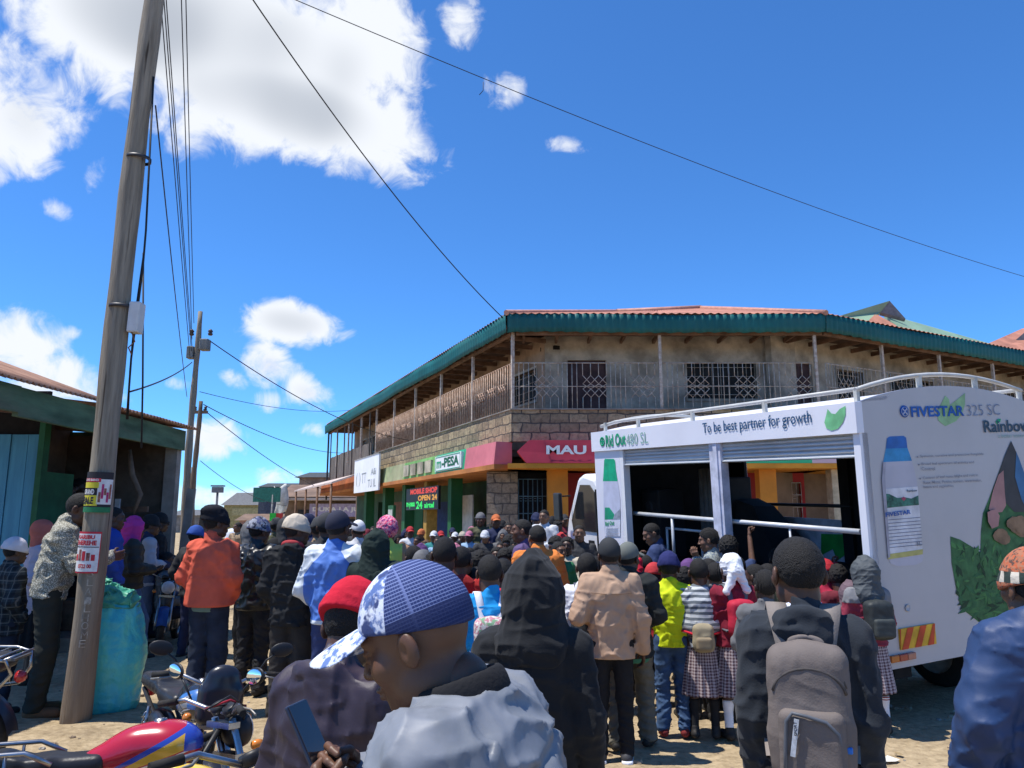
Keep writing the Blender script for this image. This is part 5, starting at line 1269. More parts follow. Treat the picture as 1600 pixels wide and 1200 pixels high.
# ---------------------------------------------------------------- the person builder
BASE = dict(pel=(0,0,.95), waist=(0,0,1.10), chest=(0,-.01,1.28), neck=(0,-.02,1.455), head=(0,.012,1.612),
  shl=(-.172,-.01,1.40), ell=(-.232,-.035,1.12), wrl=(-.245,.05,.885), shr=(.172,-.01,1.40), elr=(.232,-.035,1.12), wrr=(.245,.05,.885),
  hpl=(-.088,0,.92), knl=(-.10,.025,.50), anl=(-.105,-.02,.085), tol=(-.125,.13,.03), hpr=(.088,0,.92), knr=(.10,.025,.50), anr=(.105,-.02,.085), tor=(.125,.13,.03))
POSES = dict(
  stand={}, easy=dict(knl=(-.10,.06,.50), anl=(-.13,.03,.085), tol=(-.17,.17,.03), ell=(-.25,-.06,1.13), wrl=(-.25,.02,.89)),
  pockets=dict(ell=(-.285,-.07,1.14), wrl=(-.20,.07,.955), elr=(.285,-.07,1.14), wrr=(.20,.07,.955)),
  crossed=dict(ell=(-.25,.07,1.13), wrl=(.05,.215,1.17), elr=(.25,.07,1.13), wrr=(-.05,.235,1.13)),
  front=dict(ell=(-.25,.02,1.12), wrl=(-.07,.24,1.10), elr=(.25,.02,1.12), wrr=(.07,.24,1.10)),
  phone=dict(ell=(-.25,.05,1.13), wrl=(-.08,.27,1.22), elr=(.25,.05,1.13), wrr=(.06,.28,1.22)),
  raise_r=dict(elr=(.245,.13,1.55), wrr=(.235,.16,1.80)), raise_both=dict(elr=(.25,.15,1.52), wrr=(.20,.22,1.76), ell=(-.25,.15,1.52), wrl=(-.20,.22,1.76)),
  chin=dict(elr=(.22,.10,1.14), wrr=(.05,.17,1.40), ell=(-.22,.08,1.12), wrl=(.06,.18,1.16)),
  hip=dict(elr=(.34,-.08,1.18), wrr=(.20,.03,1.02)),
  stride=dict(knr=(.11,.14,.50), anr=(.13,.05,.085), tor=(.17,.20,.03), knl=(-.10,-.02,.50), anl=(-.12,-.20,.10), tol=(-.13,-.06,.03)),
  sit=dict(sit=1), )
def joints(pose, over=None, lean=0., twist=0.):
    J = {k: np.array(v, float) for k, v in BASE.items()}
    p = dict(POSES.get(pose, {})); 
    if over: p.update(over)
    if p.pop('sit', 0):
        for k in J:
            if k[:2] not in ('kn','an','to'): J[k][2] -= .45
        J['knl'] = np.array((-.13,.40,.50)); J['knr'] = np.array((.13,.40,.50)); J['anl'] = np.array((-.14,.38,.085)); J['anr'] = np.array((.14,.36,.085)); J['tol']=np.array((-.16,.53,.03)); J['tor']=np.array((.16,.51,.03))
        J['ell'] += (0,.10,0); J['elr'] += (0,.10,0); J['wrl'] = np.array((-.14,.30,.62)); J['wrr'] = np.array((.14,.30,.62))
    for k, v in p.items(): J[k] = np.array(v, float)
    if lean:
        c, s_ = math.cos(lean), math.sin(lean); o = J['pel']
        for k in J:
            if k[:2] in ('kn','an','to','hp') or k == 'pel': continue
            d = J[k]-o; J[k] = o + np.array((d[0], d[1]*c + d[2]*s_, -d[1]*s_ + d[2]*c))
    return J
_hand = {}
def hand_mesh(style, h):
    if (style, h) in _hand: return _hand[(style, h)]
    s = SDF(); curl = dict(relaxed=(18,28,20), grip=(62,70,45), flat=(4,6,5), half=(35,40,30), hold=(48,45,25))[style]
    s.ecap((0,0,-.03),(0,0,.02),(.026,.020),(.030,.019),k=.015)
    for i, (x, l, r) in enumerate(((.030,.95,.0088),(.010,1.06,.0092),(-.010,1.0,.0088),(-.029,.80,.0078))):
        s.cap((x*.6,0,.015),(x,.0,.085),.0125,.0115,k=.014)
        p = np.array((x,.0,.088)); a = 0; sp = x*2.2
        for seg, (ln, rr) in enumerate(((.043,1.),(.027,.95),(.021,.86))):
            a += R(curl[seg]*(1+.1*i)); d = np.array((sp*.35*(1 if seg==0 else .4), math.sin(a), math.cos(a))); q = p + d*ln*l
            s.cap(p, q, r*rr, r*rr*.93, k=.004); p = q
    tc = dict(relaxed=.35, grip=.95, flat=.15, half=.5, hold=.75)[style]
    p0 = np.array((.020,.004,.022)); p1 = np.array((.045,.012+.012*tc,.052)); p2 = p1+np.array((.020-.022*tc,.010+.02*tc,.026)); p3 = p2+np.array((.012-.03*tc,.006+.012*tc,.022))
    s.cap(p0,p1,.0145,.0125,k=.012); s.cap(p1,p2,.0112,.0102,k=.005); s.cap(p2,p3,.0102,.0085,k=.004)
    _hand[(style, h)] = s.mesh(h); return _hand[(style, h)]
def place_hand(style, h, wr, el, right, hint=None, sc=1.):
    V, Fq = hand_mesh(style, h); z = wr-el; z = z/np.linalg.norm(z)
    hint = np.array((0,1.,0)) if hint is None else np.array(hint, float)
    if abs(z@hint) > .85: hint = np.array((0,0,1.)) if abs(z[2]) < .8 else np.array((0,-1.,0.3))
    x = hint - z*(hint@z); x /= np.linalg.norm(x); y = np.cross(z, x)
    if right: y = -y
    W = wr + sc*(V[:,:1]*x + V[:,1:2]*y + (V[:,2:]+.01)*z)
    return W, (Fq[:,::-1] if right else Fq)
def headM(J, yaw, pitch, hs):
    Rm = np.array((Matrix.Rotation(yaw,3,'Z') @ Matrix.Rotation(pitch,3,'X')))*1.0
    # head pivots about the top of the neck
    piv = J['neck'] + (J['head']-J['neck'])*.35; off = (J['head']-piv)
    t = piv + Rm @ off*hs
    return Rm, t
class HeadSDF(SDF):
    def __init__(s, J, yaw, pitch, hs): 
        super().__init__(); Rm, t = headM(J, yaw, pitch, hs); s.M = (Rm, t); s.hs = hs
    def _add(s, fn, lo, hi, k, mode='u'):
        q = s.hs
        if q != 1 and s.M is not None: f0 = fn; fn = lambda P: f0(P/q)*q; lo = np.array(lo)*q; hi = np.array(hi)*q; k = k*q
        return super()._add(fn, lo, hi, k, mode)
    def plane(s, n, off): return super().plane(n, off*s.hs)
SK_C, SK_R = np.array((0,-.010,.030)), np.array((.077,.098,.093))
def skull(s, g=0., k=.02): return s.ell(SK_C, SK_R+g, k)
def head_body(J, yaw, pitch, hs, face, h):
    s = HeadSDF(J, yaw, pitch, hs); skull(s)
    s.ell((0,.022,-.040),(.060,.070,.078),.03); s.ell((0,.060,-.090),(.030,.028,.022),.025)
    for q in (-1,1):
        s.ell((q*.040,.055,-.020),(.028,.032,.028),.02); s.ell((q*.047,.010,-.070),(.020,.035,.025),.025)
        s.ell((q*.083,-.010,-.004),(.0105,.022,.033),.006,rot=(0,0,q*.38)); s.ell((q*.0935,.001,-.003),(.008,.010,.017),.005,'s')
    s.ell((0,.080,.036),(.050,.018,.014),.02)
    s.cap((0,.092,.022),(0,.110,-.018),.0075,.0125,.012)
    for q in (-1,1):
        s.ell((q*.013,.100,-.022),(.0095,.011,.009),.007); s.ell((q*.031,.104,.013),(.019,.016,.012),.010,'s'); s.ell((q*.008,.110,-.031),(.004,.006,.004),.003,'s')
        s.ell((q*.031,.084,.0185),(.016,.012,.007),.005); s.ell((q*.031,.0835,.0055),(.0155,.011,.006),.005)
    s.ell((0,.093,-.052),(.024,.013,.0075),.006); s.ell((0,.091,-.065),(.022,.013,.008),.006); s.ell((0,.107,-.0585),(.024,.008,.0022),.004,'s')
    M = s.M; nk = J['neck'] - M[1]; nk = (nk @ M[0])/hs
    s.cap(nk+np.array((0,0,-.03)), (0,-.028,-.075), .062, .054, .03)
    V, Fq = s.mesh(h); parts = [(V, Fq, 0)]
    if face:
        for q in (-1,1):
            for c, r, mi in (((q*.031,.0785,.0125),.0128,1),((q*.031,.0865,.0125),.0062,2)):
                v, f = sphere_q((0,0,0), r, 5); v = (v+np.array(c))*hs @ M[0].T + M[1]; parts.append((v, f, mi))
    return parts
def body_sdf(J, arms=True, legs=True):
    s = SDF()
    s.ell(J['pel'],(.160,.110,.13),.05); s.ell(J['waist'],(.135,.095,.15),.05); s.ell(J['chest'],(.165,.11,.17),.05)
    s.cap(J['shl'],J['shr'],.055,.055,.05); s.cap(J['neck']-np.array((0,0,.03)),J['neck']+np.array((0,.01,.06)),.058,.054,.04)
    for q in 'lr':
        s.cap(J['sh'+q],J['el'+q],.050,.040,.04); s.cap(J['el'+q],J['wr'+q],.040,.027,.02)
        s.cap(J['hp'+q],J['kn'+q],.076,.050,.05); s.cap(J['kn'+q],J['an'+q],.049,.034,.02)
        m = J['kn'+q]*.62+J['an'+q]*.38; s.ell(m+np.array((0,-.010,.02)),(.038,.038,.10),.03)
        s.cap(J['an'+q]-np.array((0,.02,.035)),J['to'+q],.036,.026,.03)
    return s
def folds(seed, amp, sc=(11,11,6.5), z0=None):
    sc = np.array(sc, float)
    def fn(P):
        w_ = vnoise(P*4.3, seed+9); w2 = vnoise(P*4.3+3.7, seed+5)
        Q = P.copy(); Q[...,2] = P[...,2] + .55*np.abs(P[...,0])          # creases fan out from the shoulders
        a = vnoise(Q*sc + np.stack([w_,w2,w_],-1)*1.7, seed); b_ = vnoise(P*np.array((7.,7.,17.))+7+w2[...,None]*1.6, seed+3); c_ = vnoise(Q*sc*2.1+w_[...,None]*2, seed+4)
        r = np.clip(1-np.abs(2*a-1),0,1)**3; r2 = np.clip(1-np.abs(2*b_-1),0,1)**4; r3 = np.clip(1-np.abs(2*c_-1),0,1)**3
        return -amp*(1.5*r+1.1*r2+.6*r3) + amp*.85
    return fn
def top_sdf(J, style, fat=0., hem=.84, seed=1, amp=.006, sleeve=1.0, collar=True, hoodback=False):
    s = SDF(); ch, pel, nk = J['chest'], J['pel'], J['neck']; up = (nk-pel)/np.linalg.norm(nk-pel)
    hemc = pel + up*((hem-.95)+.01); f = fat
    s.ecap(hemc, J['waist'], (.172+f,.122+f), (.158+f,.112+f), .05); s.ecap(J['waist'], ch+up*.04, (.160+f,.115+f), (.178+f*.8,.122+f), .05)
    s.cap(J['shl']*.9+ch*.1+up*.0,J['shr']*.9+ch*.1,.070+f*.6,.070+f*.6,.06)
    for q in 'lr':
        sh, el, wr = J['sh'+q], J['el'+q], J['wr'+q]
        s.cap(nk-up*.02, sh+up*.0, .055+f*.4, .052+f*.4, .05)
        if sleeve > .3:
            e2 = el if sleeve > .6 else sh+(el-sh)*.75
            s.cap(sh, e2, .066+f*.8, .056+f*.7, .035)
            if sleeve > .6: w2 = el+(wr-el)*min(1,sleeve); s.cap(el, w2, .056+f*.7, .043+f*.6, .025)
    if collar: s.ecap(nk-up*.01, nk+up*.045, (.070+f*.3,.066+f*.3), (.066+f*.25,.064+f*.25), .02)
    if hoodback:
        s.ell(nk+np.array((0,-.075,-.02)),(.115,.06,.07),.03,rot=(-.35,0,0)); s.tor(nk+np.array((0,-.035,.0)),(.088,.082),.030,.02,rot=(-.55,0,0))
    if style == 'puffer':
        def q_(P):
            z = (P-pel)@up; return .010*np.abs(np.sin(z*math.pi/.085))*-1+.005
        s.disp(q_)
    if amp: s.disp(folds(seed, amp))
    s.plane(-up, -float(hemc@up)+.0); s.hem_op = s.ops[-1]
    return s
def legs_sdf(J, fat=0., top=1.0, seed=2, amp=.006, low=.05):
    s = SDF(); s.ell(J['pel']-np.array((0,0,.02)),(.160+fat*.3,.110+fat*.3,.12),.05)
    for q in 'lr':
        hp, kn, an = J['hp'+q], J['kn'+q], J['an'+q]
        s.cap(hp, kn, .094+fat*.6, .066+fat, .045); s.cap(kn, an+np.array((0,0,low-.05)), .066+fat, .054+fat, .03)
    if amp:
        f = folds(seed, amp, (8,8,22)); s.disp(lambda P: f(P)*np.clip(1.5-P[...,2]*1.2,.35,1.3))
    s.plane((0,0,-1), -low); s.plane((0,0,1), top+J['pel'][2]-.95); return s
def skirt_sdf(J, low=.40, flare=.085, seed=3, pleats=16):
    s = SDF(); p = J['pel']; s.ecap(p+np.array((0,0,.08)),(p[0],p[1],low-.06),(.150,.112),(.158+flare,.125+flare),.04)
    def pl(P):
        th = np.arctan2(P[...,0]-p[0], P[...,1]-p[1]); t = np.clip((1.0-P[...,2])/.5,0,1); return .012*t*np.sin(th*pleats+3*vnoise(P*3,seed))
    s.disp(pl); s.plane((0,0,-1), -low); s.plane((0,0,1), p[2]+.10); return s
def shoe_sdf(J, q, big=1.):
    s = SDF(); an, to = J['an'+q], J['to'+q]; z = an[2]-.085; d = to-an; d[2]=0; d/=np.linalg.norm(d)
    heel = an - d*.035; heel[2] = z+.045; toe = to+d*.0; toe[2] = z+.036
    s.cap(heel, toe, .043*big, .040*big, .02); s.cap((an[0],an[1],z+.05), (an[0],an[1],z+.10), .048*big, .046*big, .02); s.plane((0,0,-1), -z); return s
def headgear(J, yaw, pitch, hs, kind, seed=0):
    s = HeadSDF(J, yaw, pitch, hs); g = .0
    if kind == 'short':
        skull(s,.0045); s.disp(lambda P: .0028*(vnoise(P*160,seed)-.5)*2); s.plane((0,.92,-1.), -.008); s.plane((0,0,-1),.085); return s
    if kind == 'thick':
        s.ell(SK_C+(0,-.006,.012),SK_R+.022,.02); s.disp(lambda P: .012*(vnoise(P*70,seed)-.5)*2); s.plane((0,.9,-1.), .0); s.plane((0,0,-1),.075); return s
    if kind == 'braids':
        s.ell(SK_C+(0,-.006,.006),SK_R+.012,.02); s.disp(lambda P: .006*np.sin(P[...,0]*260)); s.plane((0,.85,-1.),-.004); return s
    if kind in ('beanie','slouch'):
        s.ell(SK_C+(0,-.004,.012),SK_R+(.016,.016,.022),.02)
        if kind == 'slouch': s.ell((0,-.045,.115),(.080,.090,.045),.03); s.ell((-.05,-.02,.135),(.05,.06,.022),.03)
        s.tor((0,-.008,.030),(.088,.110),.011,.012,rot=(-.22,0,0),flat=2.3); s.disp(folds(seed,.003,(20,20,14))); s.plane((0,-.24,-1),-.010); return s
    if kind in ('cap','capback'):
        s.ell(SK_C+(0,-.002,.010),SK_R+(.013,.014,.020),.02); s.plane((0,.26,-1),-.030)
        return s
    if kind == 'bucket':
        s.ell(SK_C+(0,0,.010),SK_R+(.014,.014,.015),.02); s.tor((0,-.005,.040),(.12,.135),.008,.03,flat=.8); s.plane((0,0,-1),-.028); return s
    if kind == 'scarf':
        s.ell(SK_C+(0,-.004,.006),SK_R+.014,.02); s.ecap((0,-.03,-.02),(0,-.05,-.13),(.085,.075),(.090,.060),.05); s.ell((0,.10,-.035),(.066,.075,.085),.015,'s')
        s.disp(folds(seed,.004,(16,16,16))); return s
    if kind == 'wrap':
        s.ell(SK_C+(0,-.004,.010),SK_R+.015,.02); s.ell((.0,-.112,.0),(.060,.040,.050),.03); s.cap((-.02,-.11,-.02),(-.085,-.10,-.165),.040,.030,.02); s.cap((.03,-.11,-.02),(.085,-.11,-.155),.036,.030,.02); s.disp(folds(seed,.006,(15,15,18))); s.plane((0,1.6,-1),.16); return s
    if kind == 'bonnet':
        s.ell(SK_C+(0,-.02,.02),SK_R+(.028,.034,.028),.02); s.disp(folds(seed,.005,(20,20,20))); s.plane((0,.35,-1),.02); return s
    if kind == 'hood':
        M = s.M; nk = (J['neck']-M[1]) @ M[0]/hs
        s.ell((0,-.020,.018),(.108,.130,.128),.03); s.ecap((0,-.030,-.05),nk+np.array((0,-.02,-.035)),(.104,.104),(.150,.108),.06)
        s.cap((0,-.02,.13),(0,-.115,.10),.025,.02,.035); s.cap((0,.03,.135),(0,-.06,.145),.012,.012,.03)
        s.ell((0,.135,-.015),(.070,.085,.10),.02,'s'); s.disp(folds(seed,.006,(11,11,9))); return s
def cap_brim(J, yaw, pitch, hs, back=False):
    s = HeadSDF(J, yaw, pitch, hs); q = -1 if back else 1
    c = np.array((0,q*.122,.058)); r = np.array((.080,.090,.008))
    def fn(P):
        p = P-c; y = p[...,1]; p = np.stack([p[...,0], y, p[...,2] + 5.2*p[...,0]**2 + q*y*.14], -1)
        k0 = _len(p/r); k1 = _len(p/(r*r)); return k0*(k0-1)/np.maximum(k1,1e-9)
    s._add(fn, c-np.array((.085,.095,.06)), c+np.array((.085,.095,.03)), .008)
    s.ell((0,-.0,.03),(.070,.090,.12),.006,'s')
    return s

_arch = {}
def person_meshes(key, pose='stand', over=None, lean=0., yaw=0., pitch=0., child=False, face=True, top=None, bottom=None, head=('short',), hands=('relaxed','relaxed'), res=1., shoes=True, hints=(None,None), socks=False, seed=1, hs=None, extra=None, post=None):
    if key is not None and key in _arch: return _arch[key]
    J = joints(pose, over, lean)
    for k_, v_ in (post or {}).items(): J[k_] = np.array(v_, float)
    hs = hs or (1.22 if child else 1.06); out = {}
    hb = .013*res; hc = .0125*res; hh = .0072*res; hd = .0055*res
    V, Fq = body_sdf(J).mesh(hb*1.15); hp_ = head_body(J, yaw, pitch, hs, face, hh); parts = [(V, Fq, 0)] + hp_
    top_ = max(p[0][:,2].max() for p in hp_)
    for i, q in enumerate('lr'):
        if hands[i]:
            W, F2 = place_hand(hands[i], hd, J['wr'+q], J['el'+q], q == 'r', hints[i], 1.12 if child else 1.0); parts.append((W, F2, 0))
    out['body'] = [np_mesh('body', parts, 3)]
    if top:
        kw = dict(top); nm = kw.pop('name'); st = kw.pop('style','jacket'); ex = kw.pop('ops',None)
        s = top_sdf(J, st, seed=seed, **kw)
        if ex: ex(s, J); s.ops.append(s.hem_op)
        out[nm] = [np_mesh(nm, [s.mesh(hc)+(0,)])]
    if bottom:
        kw = dict(bottom); nm = kw.pop('name'); st = kw.pop('style','trousers')
        s = skirt_sdf(J, seed=seed, **kw) if st == 'skirt' else legs_sdf(J, seed=seed, **kw)
        out[nm] = [np_mesh(nm, [s.mesh(hc)+(0,)])]
    if socks:
        for q in 'lr':
            s = SDF(); m = J['kn'+q]*.75+J['an'+q]*.25; s.cap(m, J['an'+q]-np.array((0,0,.02)), .050, .042, .02); s.ell((J['kn'+q]*.62+J['an'+q]*.38)+np.array((0,-.018,.02)),(.050,.050,.10),.03); s.plane((0,0,1), float(m[2])-.02); out.setdefault('sock',[]).append(np_mesh('sock',[s.mesh(hc)+(0,)]))
    if shoes:
        for q in 'lr': out.setdefault('shoe',[]).append(np_mesh('shoe',[shoe_sdf(J,q).mesh(hc*.8)+(0,)]))
    for hk in head:
        nm = dict(short='hair',thick='hair',braids='hair',capback='cap',slouch='beanie',scarf='headscarf',wrap='headscarf').get(hk, hk)
        s = headgear(J, yaw, pitch, hs, hk, seed); mv = s.mesh(hh)+(0,); top_ = max(top_, mv[0][:,2].max()); out[nm] = [np_mesh(nm, [mv])]
        if hk in ('cap','capback'): out['brim'] = [np_mesh('brim', [cap_brim(J, yaw, pitch, hs, hk=='capback').mesh(hh*.6)+(0,)])]
    out['_top'] = top_; out['_J'] = J; out['_hm'] = headM(J, yaw, pitch, hs); out['_hs'] = hs
    if key is not None: _arch[key] = out
    return out
def setmat(o, mats):
    for i, m in enumerate(mats): o.material_slots[i].link = 'OBJECT'; o.material_slots[i].material = m
PEOPLE = []
def person(px, py, Y, rz, label, meshes, mats, tone=0, group=None, tilt=None, z0=0.):
    """stand a person so that the top of the head lies on the sight line (px, py) at distance Y"""
    p = at(px, py, Y); sc = (p.z-z0)/meshes['_top']; hc = meshes['_hm'][1]; rz = R(rz)
    x = p.x - sc*(hc[0]*math.cos(rz)-hc[1]*math.sin(rz)); y = Y - sc*(hc[0]*math.sin(rz)+hc[1]*math.cos(rz))
    e = empty('person', (x,y,z0), 0, label, 'person', group); e.scale = (sc,)*3
    e.rotation_euler = (tilt[0] if tilt else 0, tilt[1] if tilt else 0, rz); e['px'] = 0; del e['px']
    PEOPLE.append((label, round(p.z-z0,2), px, py)); objs = {}
    for nm, ms in meshes.items():
        if nm[0] == '_': continue
        for me in ms:
            o = link(nm, me, objs.get('cap') if nm == 'brim' else e)
            setmat(o, [skin(tone), EYEW, EYEI] if nm == 'body' else [mats.get(nm, HAIR if nm == 'hair' else (mats['cap'] if nm == 'brim' else DARKSHOE))])
            objs[nm] = o
    return e, objs
def bag_for(e, meshes, label, mats, **kw):
    return backpack(tuple(e.location), e.rotation_euler.z, e.scale[0]*1.74, label, meshes['_J'], mats, **kw)
DARKSHOE = cloth('dark_shoe', (.03,.028,.027), .6)
def backpack(pos, rz, H, label, J, mats, size=(.15,.085,.22), zc=None, straps=True, res=1., plain=False, group=None, name='backpack', sag=0., extra=None, lift=.088, swd=.028):
    """a bag on a person's back, in that person's own space"""
    e = empty(name, pos, rz, label, name.replace('_',' '), group); e.scale = (H/1.74,)*3
    ch = J['chest']; w_, d_, h_ = size; c = np.array((ch[0], ch[1]-.125-d_, (zc or ch[2]-.10)))
    s = SDF(); s.box(c,(w_,d_,h_),.05); s.ell(c+np.array((0,-.02,-h_*.35)),(w_*.98,d_*1.05,h_*.62),.05); s.ell(c+(0,0,h_*.55),(w_*.86,d_*.9,h_*.5),.05); s.disp(folds(5,.0028))
    o = link('main_compartment', np_mesh('main_compartment',[s.mesh(.011*res)+(0,)]), e); setmat(o,[mats[0]])
    s = SDF(); s.box(c+np.array((0,-d_-.012,-h_*.38)),(w_*.80,.035,h_*.50),.03); s.disp(folds(8,.002)); o = link('front_pocket', np_mesh('front_pocket',[s.mesh(.010*res)+(0,)]), e); setmat(o,[mats[1]])
    if not plain:
        mb = MB(); mb.tube([c+np.array((w_*.86*math.cos(t),-d_*.55-.012*math.sin(t),h_*.30+h_*.62*math.sin(t))) for t in np.linspace(-.1,math.pi+.1,14)], .0045, 6); o = mb.build('zip', mats[2], e)
    if straps:
        for q in (-1,1):
            s = SDF(); sh = J['shr' if q>0 else 'shl']; nk = J['neck']; sx = abs(sh[0])/.172; m = np.array((q*.105*sx, sh[1], sh[2]+lift))
            pts = [c+np.array((q*w_*.45,d_*.9,h_*.82)), m+np.array((0,-.085,.0)), m+np.array((0,.0,.012)), m+np.array((q*.012,.085,-.04)), np.array((q*.130*sx,ch[1]+.145,ch[2]-.03)), np.array((q*.150*sx,ch[1]+.06,ch[2]-.20)), c+np.array((q*w_*.9,d_*.6,-h_*.75))]
            # ribbon
            mb = MB(); P = [Vector(p) for p in pts]; C2 = []
            for i in range(len(P)-1):
                for t in (0,.33,.66): C2.append(P[i].lerp(P[i+1], t))
            C2.append(P[-1])
            for it in range(2): C2 = [C2[0]]+[(C2[i-1]+C2[i]*2+C2[i+1])/4 for i in range(1,len(C2)-1)]+[C2[-1]]
            vs = []; wd = swd
            for i, p in enumerate(C2):
                t = (C2[min(i+1,len(C2)-1)]-C2[max(i-1,0)]).normalized(); side = Vector((1,0,0)) - t*t.x; side.normalize(); n_ = t.cross(side)*.007
                vs += [p-side*wd-n_, p+side*wd-n_, p+side*wd+n_, p-side*wd+n_]
            fs = [(4*i+a,4*i+(a+1)%4,4*i+4+(a+1)%4,4*i+4+a) for i in range(len(C2)-1) for a in range(4)]
            mb.add(vs, fs, 0, True); mb.build('strap', mats[2] if len(mats) < 4 else mats[3], e)
    if extra: extra(e, c, size)
    return e
# ================================================================ foreground people
BLKC = cloth('black_fleece', (.016,.017,.019), .95, .5, 150, fuzz=.06); NAVYC = cloth('navy_cloth',(.022,.034,.075)); BLKT = cloth('black_trousers',(.014,.014,.016)); JEAN = cloth('blue_denim',(.045,.085,.17),.85,.5,220,.3); DJEAN = cloth('dark_denim',(.022,.03,.05),.85,.5,220,.3)
OLIVE = cloth('olive_trousers',(.075,.068,.05)); CREAMC = cloth('cream_wool',(.50,.43,.34),.95,.8,120); GREYC = cloth('grey_cloth',(.13,.135,.14)); MAROON = cloth('maroon_wool',(.20,.018,.035),.95,.6,150); WHITEC = cloth('white_cloth',(.72,.73,.77)); REDC = cloth('red_cloth',(.52,.02,.04)); 
# the boy with the grey-brown backpack
m = person_meshes('boy_d','stand',over=dict(shl=(-.156,-.01,1.40),shr=(.156,-.01,1.40),ell=(-.195,-.03,1.12),elr=(.195,-.03,1.12),wrl=(-.2,.07,.90),wrr=(.2,.07,.90)),top=dict(name='hooded_jacket',fat=.008,hem=.80,hoodback=True,amp=.009),bottom=dict(name='trousers'),head=('short',),res=.75,seed=4,hs=1.13,yaw=.40)
e, ob = person(1243,838,2.75,-19,'boy with close cropped hair in a black hooded jacket wearing the large grey-brown backpack',m,dict(hooded_jacket=cloth('blue_black_fleece',(.020,.025,.033),.95,.5,150,fuzz=.08),trousers=BLKT),1)
mb = MB(); J = m['_J']; nk = J['neck']; mb.lathe([(.071,-.03),(.076,.0),(.070,.035),(.066,.035)],24,nk+np.array((0,.012,.035)),Euler((-.12,0,0)).to_matrix()); mb.build('shirt_collar', cloth('collar_white',(.62,.66,.80)), e)
TAUPE = cloth('taupe_bag',(.155,.130,.118),.8,.5,160); TAUPE2 = cloth('taupe_strap',(.215,.185,.165),.8,.5,160); ZIP = mat('grey_zip',(.10,.11,.13),.5)
def bag_extra(e, c, size):
    w_, d_, h_ = size
    mb = MB(); yb = c[1]-d_-.052
    mb.tube([(c[0]-w_*.70,yb+.012,c[2]-h_*.9),(c[0]-w_*.66,yb,c[2]-h_*.45),(c[0]-w_*.60,yb,c[2]-h_*.02),(c[0]-w_*.45,yb+.0,c[2]+h_*.10),(c[0]-w_*.1,yb-.004,c[2]+h_*.07),(c[0]+w_*.35,yb,c[2]-.0),(c[0]+w_*.62,yb+.004,c[2]-h_*.16),(c[0]+w_*.72,yb+.02,c[2]-h_*.5)], .0065, 8); mb.build('pocket_zip', ZIP, e)
    mb = MB(); mb.box((c[0]-w_*.42,yb-.006,c[2]-h_*.24),(.016,.004,.12),(0,R(9),0)); mb.build('side_label', mat('bag_label',(.55,.57,.60),.6,.15,60), e)
    mb = MB(); vs, fs = text_verts('SPORT',1.,.03,(.045,.010)); mb.add([(c[0]-w_*.42+.005-p[1]*1.0+.004, yb-.010, c[2]-h_*.12+p[0]-.02) for p in vs],[f for f in fs]); mb.build('label_lettering', mat('bag_ink',(.06,.07,.10)), e)
    mb = MB(); mb.box((c[0]+w_*.82,c[1]-d_*.9,c[2]-h_*.42),(.035,.03,.022)); mb.build('buckle', mat('blue_buckle',(.02,.16,.55),.4), e, bevel=.005)
    s = SDF(); s.tor((c[0],c[1]+d_*.55,c[2]+h_*1.02),(.045,.02),.009,.01,rot=(R(75),0,0)); o = link('grab_handle',np_mesh('grab_handle',[s.mesh(.005)+(0,)]),e); setmat(o,[TAUPE])
    for q,hh_ in ((.42,.17),(.70,.14)):
        mb = MB(); mb.tube([c+np.array((w_*.92*math.cos(t)*(.98),-d_*(.55+.42*q)-.018*math.sin(t),h_*(.52-.30*q)+h_*.40*math.sin(t))) for t in np.linspace(.12,math.pi-.12,14)], .006, 6); mb.build('seam_piping', cloth('taupe_dark',(.075,.066,.062)), e)
bag_for(e,m,'large grey-brown backpack with a curved pocket zip on the boy nearest the right',[TAUPE,TAUPE,ZIP,TAUPE2],size=(.132,.072,.225),zc=1.17,res=.6,extra=bag_extra,lift=.112,swd=.036)
# the black hooded figure
m = person_meshes('hood_b','stand',top=dict(name='hooded_top',fat=.016,hem=.72,amp=.007,collar=True),bottom=dict(name='trousers'),head=('short','hood'),res=.75,seed=11,hs=1.15,pitch=-.05)
person(834,855,2.95,-8,'person in black with the hood up, seen from behind in the centre foreground',m,dict(hooded_top=BLKC,trousers=BLKT,hood=BLKC),1)
# purple-black jacket with a red beanie, in front of the phone man
m = person_meshes('purple_c','front',lean=.10,top=dict(name='jacket',fat=.022,hem=.78,amp=.007,hoodback=True),bottom=dict(name='trousers'),head=('short','beanie'),res=.8,seed=17,hs=1.1,yaw=.2,pitch=-.35)
e, ob = person(553,899,2.30,-28,'person in dark purple jacket and red beanie, half hidden behind the camouflage cap',m,dict(jacket=cloth('purple_black_nylon',(.030,.020,.034),.55,.2,200,spec=.4),trousers=BLKT,beanie=cloth('red_wool',(.50,.015,.035),.95,.8,110)),1)
mb = MB(); mb.tube([(-.10,.13,1.44),(-.13,.175,1.36),(-.12,.19,1.25),(-.14,.185,1.12)],.012,8); mb.build('scarf_end', cloth('green_check_scarf',(.02,.10,.08),.9,.5), e)
